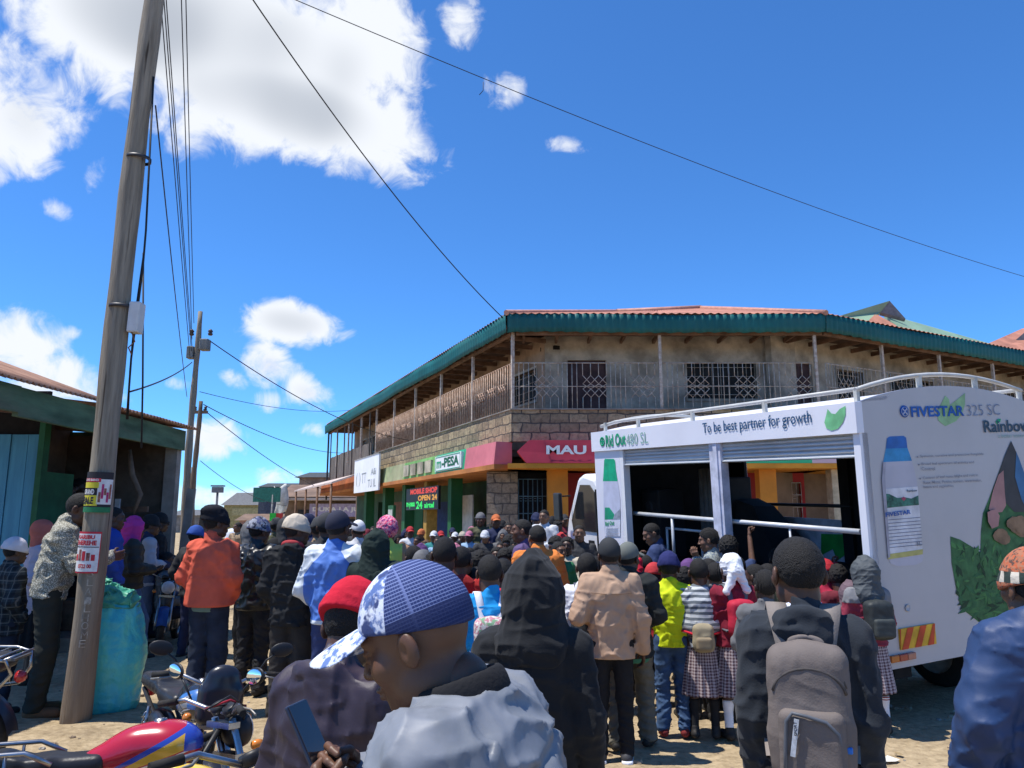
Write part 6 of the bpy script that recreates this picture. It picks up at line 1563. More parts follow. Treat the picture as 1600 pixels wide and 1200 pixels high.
# the boy in the blue padded jacket at the right edge
def fleece(s,J):
    nk = J['neck']; s.ell(nk+np.array((0,-.085,.02)),(.175,.080,.115),.05,rot=(-.3,0,0)); s.tor(nk+np.array((0,-.02,.065)),(.120,.100),.034,.03,rot=(-.3,0,0))
m = person_meshes('blue_e','stand',over=dict(ell=(-.30,-.03,1.12),elr=(.30,-.03,1.12),wrl=(-.315,.05,.90),wrr=(.315,.05,.90)),top=dict(name='padded_jacket',fat=.058,hem=.86,amp=.009,ops=fleece),bottom=dict(name='jeans',fat=.006),head=('short','beanie'),res=.8,seed=23,hs=1.12)
knit = pattern('orange_pattern_knit','mottle',(.42,.10,.045),(.34,.15,.09),(.10,.06,.05),sc=.4,rough=.95,weave=.8,wscale=110)
nt_,b_,base_ = _basein(knit); tc_=N(nt_,'ShaderNodeTexCoord'); sp_=N(nt_,'ShaderNodeSeparateXYZ'); L(nt_,tc_.outputs['Object'],sp_.inputs[0])
zz_ = mth(nt_,'MULTIPLY',mth(nt_,'GREATER_THAN',sp_.outputs[2],1.655),mth(nt_,'LESS_THAN',sp_.outputs[2],1.70)); ch_ = mth(nt_,'GREATER_THAN',mth(nt_,'SINE',mth(nt_,'MULTIPLY',mth(nt_,'ARCTAN2',sp_.outputs[0],sp_.outputs[1]),9.)),.1)
band_ = mixc(nt_,ch_,(.035,.05,.045),(.55,.50,.42)); L(nt_,mixc(nt_,zz_,base_,band_),b_.inputs['Base Color'])
e, ob = person(1602,853,2.85,6,'boy in a blue padded jacket and orange patterned beanie at the right edge',m,dict(padded_jacket=cloth('blue_nylon',(.020,.046,.125),.55,.2,220,spec=.35,big=.15),jeans=cloth('bright_denim',(.05,.09,.22),.85,.5,220,.25),beanie=knit),2)
s = SDF(); nk = m['_J']['neck']; s.ell(nk+np.array((0,-.112,.082)),(.122,.062,.072),.03,rot=(-.3,0,0)); s.disp(lambda P: .006*(vnoise(P*60,2)-.5)); o = link('fleece_lining',np_mesh('fleece_lining',[s.mesh(.007)+(0,)]),e); setmat(o,[cloth('grey_fleece',(.27,.235,.20),.98,1.6,70,.3)])

# ---------------------------------------------------------------- the man with the phone
over = dict(ell=(-.275,.15,1.04),wrl=(-.085,.35,1.25),elr=(.27,.17,1.04),wrr=(.075,.36,1.26))
def seams(s, J):
    ch, pel, nk = J['chest'], J['pel'], J['neck']; up = (nk-pel)/np.linalg.norm(nk-pel)
    def g(P):
        z = (P-pel)@up; out = 0
        for zz in (.26,.42): out = out + .012*np.exp(-((z-zz-.03*np.sin(P[...,0]*7))/.010)**2)
        x = np.abs(P[...,0]); out = out + .008*np.exp(-((x-.165-.02*np.sin(z*9))/.009)**2)*(z>.18)
        return out
    s.disp(g)
m = person_meshes('phone_man','phone',post=over,lean=.22,yaw=.10,pitch=-.40,top=dict(name='satin_jacket',fat=.045,hem=.82,amp=.009,collar=False,ops=seams),bottom=dict(name='trousers'),head=('cap',),hands=('hold','hold'),hints=((.55,.25,.9),(-.55,.25,.9)),res=.55,seed=31,hs=1.06)
camo = pattern('blue_camo','mottle',(.10,.16,.36),(.62,.66,.76),(.045,.065,.17),sc=1.0,rough=.8,weave=.3)
# mesh panels at the back of the cap: dark net with pale grid
nt_,b_,base_ = _basein(camo); tc_=N(nt_,'ShaderNodeTexCoord'); sp_=N(nt_,'ShaderNodeSeparateXYZ')
Rm, t_ = m['_hm']; vm = N(nt_,'ShaderNodeVectorMath',operation='SUBTRACT'); L(nt_,tc_.outputs['Object'],vm.inputs[0]); vm.inputs[1].default_value = tuple(t_)
def dotn(v): d = N(nt_,'ShaderNodeVectorMath',operation='DOT_PRODUCT'); L(nt_,vm.outputs[0],d.inputs[0]); d.inputs[1].default_value = tuple(v); return d.outputs['Value']
hx, hy, hz = dotn(Rm[:,0]), dotn(Rm[:,1]), dotn(Rm[:,2])
ang = mth(nt_,'ARCTAN2',hx,hy)
def line(v, per, wd): return mth(nt_,'LESS_THAN',mth(nt_,'FRACT',mth(nt_,'MULTIPLY',v,1/per)),wd)
net = mth(nt_,'MAXIMUM',line(hz,.0068,.30),mth(nt_,'MULTIPLY',line(ang,.062,.22),.45))
netc = mixc(nt_,mth(nt_,'MULTIPLY',net,.8),(.022,.038,.135),(.20,.25,.46)); seam_ = mth(nt_,'LESS_THAN',mth(nt_,'ABSOLUTE',mth(nt_,'SUBTRACT',mth(nt_,'ABSOLUTE',ang),2.02)),.028); netc = mixc(nt_,mth(nt_,'MULTIPLY',seam_,.7),netc,(.16,.2,.40))
band_ = mth(nt_,'LESS_THAN',hz,.055); netc = mixc(nt_,mth(nt_,'MULTIPLY',band_,.85),netc,(.020,.030,.095))
back = mth(nt_,'LESS_THAN',mth(nt_,'ADD',hy,mth(nt_,'MULTIPLY',hz,.25)),.030); L(nt_,mixc(nt_,back,base_,netc),b_.inputs['Base Color'])
satin = pattern('ice_blue_satin','mottle',(.165,.18,.205),(.19,.205,.235),sc=5.,rough=.5,weave=.05,wscale=300,spec=.3,big=.2)
RZ = 72
e, ob = person(656,874,1.46,RZ,'man in a blue camouflage mesh cap and shiny ice-blue jacket looking down at his phone',m,dict(satin_jacket=satin,trousers=BLKT,cap=camo,brim=pattern('blue_camo_peak','mottle',(.12,.19,.40),(.62,.66,.76),(.05,.08,.2),sc=.9,rough=.8)),0)
J = m['_J']; hs_ = SDF(); nk = J['neck']; 
hs_.tor(nk+np.array((0,.012,.030)),(.084,.084),.015,.02,rot=(-.34,0,0),flat=2.5); o = link('knit_collar',np_mesh('knit_collar',[hs_.mesh(.006)+(0,)]),e); setmat(o,[cloth('black_rib_knit',(.016,.016,.018),.95,.7,120)])
mb = MB(); cm = Vector(t_)+Vector(Rm@np.array((0,-.004,.150))); mb.lathe([(0,.006),(.008,.005),(.011,0),(0,0)],12,cm,Matrix(Rm.tolist())); mb.build('cap_button',mat('button_white',(.6,.62,.66),.5),ob['cap'])
# the phone in his hands
ph = empty('phone', e.location, R(RZ), 'dark blue phone held in the hands of the man in the camouflage cap', 'phone'); ph.scale = e.scale
pc_ = (J['wrl']+J['wrr'])/2 + np.array((0.0,.075,.115)); rot_ = Euler((R(-30),0,R(4)))
def pbox(c, d): mb = MB(); mb.box((0,0,0),d); return mb
mbp = MB(); mbp.box((0,0,0),(.078,.009,.165)); o = mbp.build('case', mat('phone_case_blue',(.014,.022,.05),.4,.05,spec=.5), ph, tuple(pc_), rot_, bevel=.004)
mbp = MB(); mbp.box((0,-.0052,0),(.072,.001,.158)); mbp.build('screen', mat('phone_screen',(.012,.014,.02),.08,.02,spec=.6), o)
mbp = MB(); mbp.box((.02,.006,.058),(.022,.003,.034)); mbp.build('camera_bump', mat('phone_camera',(.01,.01,.012),.2), o)
# ================================================================ people of the middle distance
def jk(name='jacket', **k): d = dict(name=name); d.update(k); return d
def tr(name='trousers', **k): d = dict(name=name); d.update(k); return d
PB = PEOPLE
# orange jacket, black slouched beanie
def flare(s, J): s.ecap((0,-.01,.93),(0,-.01,1.3),(.235,.165),(.17,.12),.05)
m = person_meshes('orange','pockets',over=dict(ell=(-.262,-.03,1.15),wrl=(-.18,.10,1.0),elr=(.262,-.03,1.15),wrr=(.18,.10,1.0)),yaw=-.5,top=jk(fat=.018,hem=.90,amp=.010,ops=flare),bottom=tr(fat=.012),head=('short','slouch'),hands=(None,None),seed=41,res=.9)
e, o = person(340,788,7.05,-18,'man in a bright orange jacket and slouched black beanie, hands in his pockets',m,dict(jacket=cloth('orange_drill',(.60,.105,.060),.85,.4,200),trousers=DJEAN,beanie=cloth('black_wool',(.012,.013,.018),.95,.7,120)),1)
s=SDF(); s.ecap((0,0,.90),(0,0,.98),(.178,.128),(.17,.12),.02); s.plane((0,0,-1),-.86); o=link('shirt_hem',np_mesh('shirt_hem',[s.mesh(.012)+(0,)]),e); setmat(o,[cloth('grey_green_jersey',(.13,.20,.17))])
# leather jacket
m = person_meshes('leather','stand',over=dict(ell=(-.24,.0,1.13),wrl=(-.19,.17,1.0),elr=(.24,.0,1.13),wrr=(.19,.17,1.0)),yaw=-.4,top=jk(name='leather_jacket',fat=.022,hem=.83,amp=.012),bottom=tr(fat=.004,amp=.011),head=('short','beanie'),seed=42,res=.9)
kn = pattern('grey_navy_knit','mottle',(.03,.032,.05),(.30,.31,.36),(.10,.11,.2),sc=1.3,rough=.95,weave=.8,wscale=110)
person(407,806,7.75,-14,'man in a shiny black leather jacket and grey patterned beanie',m,dict(leather_jacket=cloth('black_leather',(.014,.015,.016),.34,.2,180,spec=.5),trousers=cloth('creased_black_jeans',(.03,.03,.033),.8,.5,200,.3),beanie=kn),1)
# black hooded jacket, cream beanie
m = person_meshes('creamhat','pockets',over=dict(ell=(-.235,-.03,1.13),wrl=(-.18,.12,.98),elr=(.238,-.04,1.12),wrr=(.235,.03,.90)),yaw=-.9,top=jk(name='hooded_jacket',fat=.020,hem=.80,amp=.011,hoodback=True),bottom=tr(fat=.014),head=('short','beanie'),hands=(None,'relaxed'),seed=43,res=.9)
e, o = person(466,802,6.75,-4,'man in a black hooded jacket and cream beanie beside the leather jacket man',m,dict(hooded_jacket=cloth('black_softshell',(.017,.018,.020),.8,.4,180),trousers=cloth('grey_black_trousers',(.035,.032,.030)),beanie=CREAMC),1)
s=SDF(); nk=m['_J']['neck']; s.tor(nk+np.array((0,-.03,.045)),(.075,.07),.026,.02,rot=(-.4,0,0)); o=link('red_hood_lining',np_mesh('red_hood_lining',[s.mesh(.009)+(0,)]),e); setmat(o,[cloth('red_lining',(.36,.045,.05))])
mb=MB(); J=m['_J']
for k,(dx) in enumerate((0,.022)): mb.tube([J['shr']+np.array((.062+dx*.2,-.02+dx,-.03)),J['elr']+np.array((.055+dx*.2,-.01+dx,.03)),J['wrr']+np.array((.045,-.0+dx,.05))],.004,5)
mb.build('sleeve_piping',mat('white_piping',(.55,.55,.55)),e); mb=MB(); mb.box(J['elr']+np.array((.062,-.005,.05)),(.006,.05,.06)); mb.build('sleeve_badge',mat('red_badge',(.35,.03,.05)),e)
# blue and white track jacket
m = person_meshes('track','pockets',over=dict(ell=(-.255,-.03,1.13),wrl=(-.17,.13,1.0),elr=(.255,-.03,1.13),wrr=(.17,.13,1.0)),yaw=-.3,top=jk(name='track_jacket',fat=.024,hem=.86,amp=.011,collar=True),bottom=tr(fat=.010),head=('short','cap'),hands=(None,None),seed=44,res=.9)
tj = pattern('blue_white_track','yoke',(.085,.185,.52),(.58,.62,.66),rough=.65,weave=.2)
e,o = person(530,797,6.35,-6,'man in a blue and white track jacket and dark navy cap, seen from behind',m,dict(track_jacket=tj,trousers=cloth('navy_track',(.03,.045,.13),.6),cap=cloth('navy_cap',(.028,.03,.05))),1)
s=SDF(); nk=m['_J']['neck']; s.ecap(nk+np.array((0,0,0)),nk+np.array((0,.005,.05)),(.082,.078),(.078,.075),.02); s.plane((0,0,1),float(nk[2])+.06); o=link('blue_collar',np_mesh('blue_collar',[s.mesh(.009)+(0,)]),e); setmat(o,[cloth('royal_blue',(.05,.10,.36))])
# dark green draped hood, pink bonnet
m = person_meshes('drape','front',top=jk(name='shawl',fat=.04,hem=.75,amp=.010),bottom=tr(name='skirt',style='skirt'),head=('short','hood'),seed=45,res=1.1)
person(590,824,6.25,-10,'person with dark green shawl over the head, right of the blue track jacket',m,dict(shawl=cloth('dark_green_shawl',(.018,.030,.026)),hood=cloth('dark_green_shawl',(.018,.030,.026)),skirt=OLIVE),1)
m = person_meshes('bonnet','hip',top=jk(fat=.02,hem=.8,amp=.011),bottom=tr(name='skirt',style='skirt'),head=('short','bonnet'),seed=46,res=1.1,yaw=.4)
person(604,804,8.0,8,'woman in a bright pink spotted bonnet and lime and tan clothes',m,dict(jacket=pattern('lime_tan','sleeve',(.42,.23,.13),(.50,.60,.12)),skirt=OLIVE,bonnet=pattern('pink_spots','mottle',(.62,.05,.13),(.70,.32,.40),(.25,.05,.2),sc=.7)),0)
# tan jacket
m = person_meshes('tan','pockets',over=dict(ell=(-.272,-.075,1.14),wrl=(-.16,.14,1.12),elr=(.245,-.03,1.12),wrr=(.262,.05,.87)),yaw=.15,top=jk(fat=.016,hem=.80,amp=.009),bottom=tr(fat=.0),head=('short','cap'),hands=(None,'relaxed'),seed=47,res=.85)
sneak = cloth('sneaker',(.05,.05,.055),.6)
e,o = person(951,839,5.70,-4,'young man in a tan jacket, black trousers and dark grey cap',m,dict(jacket=cloth('tan_canvas',(.42,.275,.185),.85,.4,200),trousers=BLKT,cap=cloth('charcoal_cap',(.035,.037,.04)),shoe=sneak),1)
for q in 'lr':
    J=m['_J']; s=SDF(); a=J['an'+q]+np.array((0,-.045,-.075)); b=J['to'+q]+np.array((0,.005,-.022)); s.cap(a,b,.047,.045,.01); s.plane((0,0,1),.032); s.plane((0,0,-1),-.002); oo=link('white_sole',np_mesh('white_sole',[s.mesh(.008)+(0,)]),e); setmat(oo,[WHITEC])
mb=MB(); mb.tube([(-.165,-.142,1.335),(-.06,-.155,1.325),(.06,-.155,1.325),(.165,-.142,1.335)],.003,5); mb.build('back_seam',cloth('tan_dark',(.22,.14,.09)),e)
# dark jacket beside him
m = person_meshes('darkj','stride',yaw=-.4,top=jk(fat=.03,hem=.76,amp=.010),bottom=tr(fat=.014,amp=.010),head=('short','cap'),hands=(None,None),over=dict(ell=(-.25,-.02,1.13),wrl=(-.15,.14,1.05),elr=(.25,-.02,1.13),wrr=(.15,.14,1.05)),seed=48,res=.9)
e,o = person(982,846,6.05,-14,'man in a long charcoal jacket and grey-green cap beside the tan jacket',m,dict(jacket=cloth('charcoal_wool',(.026,.029,.029),.9),trousers=cloth('dusty_olive',(.13,.12,.095)),cap=cloth('grey_green_cap',(.13,.14,.125))),1)
s=SDF(); s.ecap((0,0,.80),(0,0,.95),(.185,.135),(.18,.13),.02); s.plane((0,0,-1),-.72); oo=link('green_shirt',np_mesh('green_shirt',[s.mesh(.012)+(0,)]),e); setmat(oo,[cloth('sea_green',(.05,.20,.14))])
# lime hoodie boy
m = person_meshes('lime','pockets',child=True,over=dict(ell=(-.215,.02,1.13),wrl=(-.08,.2,1.12),elr=(.262,-.03,1.14),wrr=(.2,.12,1.0)),top=jk(name='hooded_top',fat=.012,hem=.86,amp=.011,hoodback=False),bottom=tr(name='jeans',fat=.006,amp=.011),head=('short','beanie'),hands=(None,None),seed=49,res=.9,hs=1.18)
e,o = person(1044,860,6.35,-6,'boy in a lime yellow top, blue jeans and navy beanie',m,dict(hooded_top=cloth('lime_jersey',(.56,.66,.015),.8,.5,180),jeans=JEAN,beanie=cloth('navy_wool',(.022,.026,.10),.95,.7,120),shoe=cloth('red_brown_shoe',(.20,.03,.03))),1)
# schoolchildren: check skirts
CHECK = pattern('school_check','check',(.42,.36,.37),(.075,.035,.05),sc=1.0); BLKSOCK = cloth('black_sock',(.02,.02,.022))
def schoolgirl(key, **k):
    a = dict(pose='front',child=True,top=jk(name='sweater',fat=.010,hem=.88,amp=.010),bottom=tr(name='skirt',style='skirt',low=.42,flare=.07),head=('short',),socks=True,hands=(None,None),res=.9,hs=1.2); a.update(k); return person_meshes(key, **a)
def shawl_ops(s,J): s.ecap((0,-.01,1.12),J['neck'],(.24,.15),(.09,.08),.05)
m = schoolgirl('g_shawl',top=jk(name='striped_shawl',fat=.014,hem=1.02,amp=.010,ops=shawl_ops,collar=False),seed=51)
e,o = person(1091,872,6.3,-8,'schoolgirl with a grey and white striped shawl round her shoulders and a check skirt',m,dict(striped_shawl=pattern('grey_stripe_shawl','hstripe',(.13,.15,.17),(.55,.57,.58),sc=1.),skirt=CHECK,sock=BLKSOCK),1)
bag_for(e,m,'small khaki backpack on the girl with the striped shawl',[cloth('khaki_bag',(.30,.255,.17)),cloth('khaki_bag2',(.25,.20,.13)),ZIP],size=(.10,.06,.13),zc=1.0,res=1.)
mb=MB(); mb.tube([(.23*math.cos(t),-.01-.155*math.sin(t),1.035+.02*math.sin(3*t)) for t in np.linspace(0,math.pi,12)],.012,6); mb.build('red_fringe',REDC,e)
m = schoolgirl('g_white',head=('short','wrap'),seed=52)
e,o = person(1141,863,6.25,6,'schoolgirl in maroon with a knotted white headscarf and check skirt',m,dict(sweater=MAROON,skirt=CHECK,headscarf=WHITEC,sock=WHITEC),1)
bag_for(e,m,'bright red backpack on the girl with the white headscarf',[cloth('red_bag',(.42,.02,.045),.7),cloth('red_bag2',(.30,.015,.03),.7),ZIP],size=(.13,.075,.17),zc=1.18)
m = schoolgirl('g_hood',over=dict(ell=(-.235,.03,1.13),wrl=(-.12,.2,1.1)),head=('short','hood'),seed=53,yaw=.3,socks=True)
e,o = person(1347,866,6.42,4,'schoolgirl with a grey hood, maroon sleeves, check skirt and white socks by the truck corner',m,dict(sweater=pattern('maroon_grey_yoke','upper',(.22,.03,.055),(.20,.20,.21),sc=1.0),skirt=CHECK,hood=cloth('slate_hood',(.075,.085,.092),.7),sock=pattern('white_sock','sockstripe',(.66,.66,.70),(.25,.04,.05))),1)
bag_for(e,m,'black and grey school backpack on the girl with the grey hood',[cloth('black_bag',(.022,.027,.028),.6,spec=.4),cloth('black_bag2',(.05,.058,.058),.6),ZIP],size=(.14,.085,.19),zc=1.17)
m = schoolgirl('g_maroon',top=jk(name='sweater',fat=.012,hem=.86,amp=.010),seed=54,pose='raise_both',hands=('grip','grip'),over=dict(elr=(.235,.06,1.50),wrr=(.19,.17,1.72),ell=(-.235,.06,1.50),wrl=(-.17,.17,1.72)),head=('short','beanie'))
person(1288,872,7.1,-4,'girl in maroon with a red hat gripping the truck hand rail with raised arms',m,dict(sweater=cloth('maroon_red',(.34,.02,.05)),skirt=CHECK,beanie=cloth('red_cap_wool',(.35,.02,.03)),sock=WHITEC),1)
m = schoolgirl('g_mauve',head=('short','hood'),seed=55)
person(1325,905,6.75,8,'small child in a mauve hood between the girls at the truck corner',m,dict(sweater=cloth('mauve_wool',(.13,.09,.11)),hood=cloth('mauve_wool',(.13,.09,.11)),skirt=CHECK,sock=WHITEC),1)
# woman holding the rail
m = person_meshes('rail','stand',over=dict(elr=(.275,.06,1.47),wrr=(.27,.14,1.78)),hands=('relaxed','grip'),top=jk(name='navy_shirt',fat=.008,hem=.84,amp=.009,sleeve=.55),bottom=tr(),head=('thick',),seed=56,res=.9,hs=1.12)
person(1137,835,7.72,-8,'woman in a navy shirt with one bare arm raised to grip the truck hand rail',m,dict(navy_shirt=pattern('navy_red_neck','upper',(.035,.055,.13),(.035,.055,.13)),trousers=DJEAN),2)
# reader and woman in profile beside the truck
m = person_meshes('reader','front',yaw=.35,pitch=-.4,top=jk(name='navy_shirt',fat=.010,hem=.82,amp=.009,sleeve=.55),bottom=tr(),head=('short',),hands=('half','half'),seed=57,res=.9)
e,o = person(1018,817,9.0,75,'man in a navy shirt reading a sheet of paper before the dark truck opening',m,dict(navy_shirt=cloth('deep_navy',(.04,.06,.14)),trousers=DJEAN),2)
J=m['_J']; pp=empty('paper_sheet',e.location,e.rotation_euler.z,'pale printed sheet held by the man in the navy shirt','paper'); pp.scale=e.scale; mb=MB(); cpt=(J['wrl']+J['wrr'])/2+np.array((0,.13,.03)); mb.grid(lambda u,v:(cpt[0]-.14+.28*u,cpt[1]-.08+.19*v+.01*math.sin(u*3),cpt[2]-.03+.10*v+.012*math.sin(u*5)),6,4); oo=mb.build('sheet',mat('paper_print',(.55,.56,.50),.8,.25,50),pp); oo.modifiers.new('t','SOLIDIFY').thickness=.003
m = person_meshes('chin','chin',pitch=-.15,top=jk(name='blouse',fat=.008,hem=.84,amp=.009),bottom=tr(name='skirt',style='skirt'),head=('braids',),hands=('half','half'),seed=58,res=.9)
person(1106,824,8.2,72,'woman in profile with braided hair and her hand at her chin beside the pillar',m,dict(blouse=pattern('navy_print','speck',(.05,.08,.16),(.30,.33,.30)),skirt=BLKT),2)
m = person_meshes('redarm','raise_r',child=True,over=dict(elr=(.23,.10,1.50),wrr=(.25,.16,1.74)),hands=('relaxed','half'),top=jk(name='sweater',fat=.010,hem=.86,amp=.009),bottom=tr(),head=('short',),seed=59)
person(968,872,7.6,-12,'child in red raising one arm behind the tan and charcoal jackets',m,dict(sweater=REDC,trousers=BLKT),0)
# boy with white hood and black bag left of the tan jacket
m = person_meshes('whitehood','stand',child=True,top=jk(name='hooded_top',fat=.014,hem=.84,amp=.010,hoodback=True),bottom=tr(),head=('short',),seed=60,res=.9)
e,o = person(917,863,6.1,-6,'boy with shaved head and white hooded top left of the tan jacket',m,dict(hooded_top=WHITEC,trousers=DJEAN),1)
bag_for(e,m,'black ribbed backpack on the boy with the white hooded top',[cloth('black_bag3',(.03,.034,.038),.6),cloth('black_bag4',(.045,.05,.055),.6),ZIP],size=(.15,.085,.2),zc=1.15)
# centre: red shirt boys, blue shirt boy with flowered bag
m = person_meshes('redboy','stand',child=True,yaw=-.1,top=jk(name='red_shirt',fat=.006,hem=.84,amp=.009,collar=False),bottom=tr(),head=('short',),seed=61,res=.85)
person(695,838,5.6,6,'boy with close cropped hair in a dark red shirt right of the camouflage cap',m,dict(red_shirt=cloth('brick_red',(.30,.022,.02)),trousers=BLKT),3)
person(722,853,6.3,-14,'second boy in brighter red just behind the dark red shirt',m,dict(red_shirt=cloth('bright_red',(.46,.03,.025)),trousers=DJEAN),1)
m = person_meshes('blueboy','stand',child=True,top=jk(name='blue_shirt',fat=.008,hem=.84,amp=.009),bottom=tr(),head=('short',),seed=62,res=.85)
e,o = person(765,866,5.15,8,'boy in a bright blue shirt left of the black hood',m,dict(blue_shirt=cloth('cyan_blue',(.015,.27,.60)),trousers=MAROON),1)
bag_for(e,m,'white flowered backpack on the boy in bright blue',[pattern('flower_bag','mottle',(.60,.58,.52),(.45,.18,.22),(.20,.34,.20),sc=.9),pattern('flower_bag2','mottle',(.62,.58,.56),(.50,.20,.26),(.25,.3,.5),sc=.8),ZIP,WHITEC],size=(.14,.085,.18),zc=1.13)
m = person_meshes('redarmb','stand',child=True,top=jk(name='red_jacket',fat=.02,hem=.84,amp=.012),bottom=tr(),head=('short',),seed=63)
person(786,872,5.5,-10,'child in a bright red padded jacket squeezed between the blue shirt and the black hood',m,dict(red_jacket=cloth('scarlet_nylon',(.62,.025,.05),.6),trousers=MAROON),1)
# orange jacket man in the middle and the man in profile
m = person_meshes('orange2','front',yaw=.2,top=jk(fat=.028,hem=.84,amp=.010),bottom=tr(),head=('short',),hands=('half','half'),seed=64)
person(839,820,7.4,12,'man with shaved head in a loose bright orange jacket above the black hood',m,dict(jacket=cloth('flame_orange',(.66,.20,.045)),trousers=BLKT),2)
m = person_meshes('profile','stand',yaw=.2,top=jk(fat=.006,hem=.84,amp=.009),bottom=tr(),head=('short',),seed=65)
person(815,811,8.2,78,'man in profile looking left beside the loose orange jacket',m,dict(jacket=cloth('purple_check',(.10,.07,.16)),trousers=BLKT),0)

# ---------------------------------------------------------------- left side: people in the shade of the shop
m = person_meshes('lean','front',lean=.20,yaw=-.3,pitch=-.25,post=dict(elr=(.26,.18,1.16),wrr=(.14,.40,1.20),ell=(-.30,.02,1.14),wrl=(-.12,.17,1.10)),top=jk(name='print_shirt',fat=.012,hem=.88,amp=.011),bottom=tr(fat=.012),head=('short',),hands=('half','relaxed'),seed=66,res=.9)
person(128,770,7.0,-62,'man in a speckled cream print shirt bending towards the near pole',m,dict(print_shirt=pattern('cream_print','speck',(.52,.50,.42),(.20,.19,.15),sc=.8),trousers=cloth('dark_olive_trousers',(.032,.034,.028)),shoe=cloth('brown_shoe',(.16,.09,.05))),1)
m = person_meshes('plaid','pockets',top=jk(name='plaid_jacket',fat=.02,hem=.78,amp=.010),bottom=tr(),head=('short','beanie'),hands=(None,None),seed=67)
person(27,838,7.0,-40,'person in a dark plaid jacket and white beanie at the far left',m,dict(plaid_jacket=pattern('dark_plaid','plaid',(.035,.045,.05),(.012,.015,.02),(.16,.16,.15)),trousers=DJEAN,beanie=cloth('white_wool',(.55,.54,.60),.95,.7,120)),1)
m = person_meshes('lilac','pockets',top=jk(name='long_coat',fat=.014,hem=.66,amp=.010),bottom=tr(name='skirt',style='skirt'),head=('short','scarf'),hands=(None,None),seed=68)
person(70,811,8.2,-55,'woman in a long pale lilac coat and salmon headscarf beside the blue plank wall',m,dict(long_coat=cloth('pale_lilac',(.46,.40,.47)),skirt=BLKT,headscarf=cloth('salmon_scarf',(.46,.13,.10))),1)
m = person_meshes('pinkhood','front',yaw=-.1,top=jk(name='padded_jacket',style='puffer',fat=.03,hem=.86,amp=.007),bottom=tr(name='jeans'),head=('short','hood'),seed=69,over=dict(tor=(.20,.30,.03),anr=(.19,.18,.085),knr=(.15,.17,.50)))
person(213,805,9.6,-58,'woman in a bright pink hood and dark padded jacket leaning under the shop eave',m,dict(padded_jacket=cloth('dark_olive_nylon',(.045,.042,.035),.6),jeans=cloth('mid_denim',(.08,.13,.24)),hood=cloth('bright_pink',(.56,.05,.27))),1)
m = person_meshes('shade','pockets',yaw=-.2,top=jk(fat=.012,hem=.82,amp=.009),bottom=tr(),head=('short',),hands=(None,None),seed=70)
person(180,792,9.0,-50,'person in a royal blue shirt in shade just right of the near pole',m,dict(jacket=cloth('royal_shirt',(.03,.07,.34)),trousers=BLKT),1)
m2 = person_meshes('shade2','front',yaw=-.1,top=jk(fat=.012,hem=.82,amp=.009),bottom=tr(),head=('short','beanie'),hands=('half','half'),seed=71)
person(238,803,10.3,-60,'person in a navy and white striped jacket at the right end of the shop',m2,dict(jacket=pattern('navy_white_stripe','sleeve',(.42,.42,.45),(.03,.04,.09)),trousers=cloth('faded_jeans',(.10,.13,.19)),beanie=BLKC),1)
person(222,812,11.0,-40,'person in a crimson scarf and black behind the pink hood',m2,dict(jacket=cloth('crimson_cl',(.30,.03,.08)),trousers=BLKT,beanie=BLKC),3)
person(252,800,11.3,-60,'person in black hat and black coat at the end post of the shop',m2,dict(jacket=BLKC,trousers=DJEAN,beanie=BLKC),3)
person(105,753,10.7,-80,'dark figure with a red collar in the shop doorway left of the near pole',m,dict(jacket=pattern('black_red','upper',(.02,.02,.025),(.25,.03,.05)),trousers=BLKT),3,z0=.22)
person(126,747,11.1,-70,'dark figure deepest inside the shop doorway',m,dict(jacket=BLKC,trousers=BLKT),3,z0=.22)
m = person_meshes('sitter','sit',top=jk(fat=.014,amp=.009,hem=.80),bottom=tr(),head=('short',),seed=72)
person(262,862,10.4,-70,'person in grey seated low at the right end of the shop',m,dict(jacket=GREYC,trousers=DJEAN),1)

# ---------------------------------------------------------------- the crowd, from shared builds
R_ = 1.55
K = {}
def arch(key, **k):
    a = dict(res=R_, seed=80+len(K)); a.update(k); K[key] = person_meshes('c_'+key, **a)
for ch in (0, 1):
    c = 'k' if ch else 'a'; kw = dict(child=bool(ch))
    arch(c+'_bare', top=jk(fat=.010,hem=.84,amp=.009), bottom=tr(), head=('short',), **kw)
    arch(c+'_cap', pose='crossed', top=jk(fat=.012,hem=.84,amp=.009), bottom=tr(), head=('short','cap'), hands=('half','half'), **kw)
    arch(c+'_beanie', pose='pockets', top=jk(fat=.018,hem=.82,amp=.010), bottom=tr(), head=('short','beanie'), hands=(None,None), **kw)
    arch(c+'_hood', pose='pockets', top=jk(fat=.018,hem=.80,amp=.010), bottom=tr(), head=('short','hood'), hands=(None,None), **kw)
arch('a_front', pose='front', top=jk(fat=.014,hem=.82,amp=.010), bottom=tr(), head=('short',), hands=('half','half'))
arch('a_scarf', pose='front', top=jk(fat=.016,hem=.70,amp=.011), bottom=tr(name='skirt',style='skirt'), head=('short','scarf'), hands=('half','half'))
arch('a_bucket', pose='easy', top=jk(fat=.012,hem=.82,amp=.010), bottom=tr(), head=('short','bucket'))
arch('a_crossed', pose='crossed', top=jk(fat=.012,hem=.84,amp=.009), bottom=tr(), head=('short',), hands=('half','half'))
arch('k_bare2', child=True, pose='easy', yaw=.6, top=jk(fat=.012,hem=.84,amp=.010,hoodback=True), bottom=tr(), head=('short',))
arch('k_bare3', child=True, pose='front', yaw=-.55, pitch=-.22, top=jk(fat=.010,hem=.84,amp=.010,collar=False,sleeve=.55), bottom=tr(), head=('thick',), hands=('half','half'))
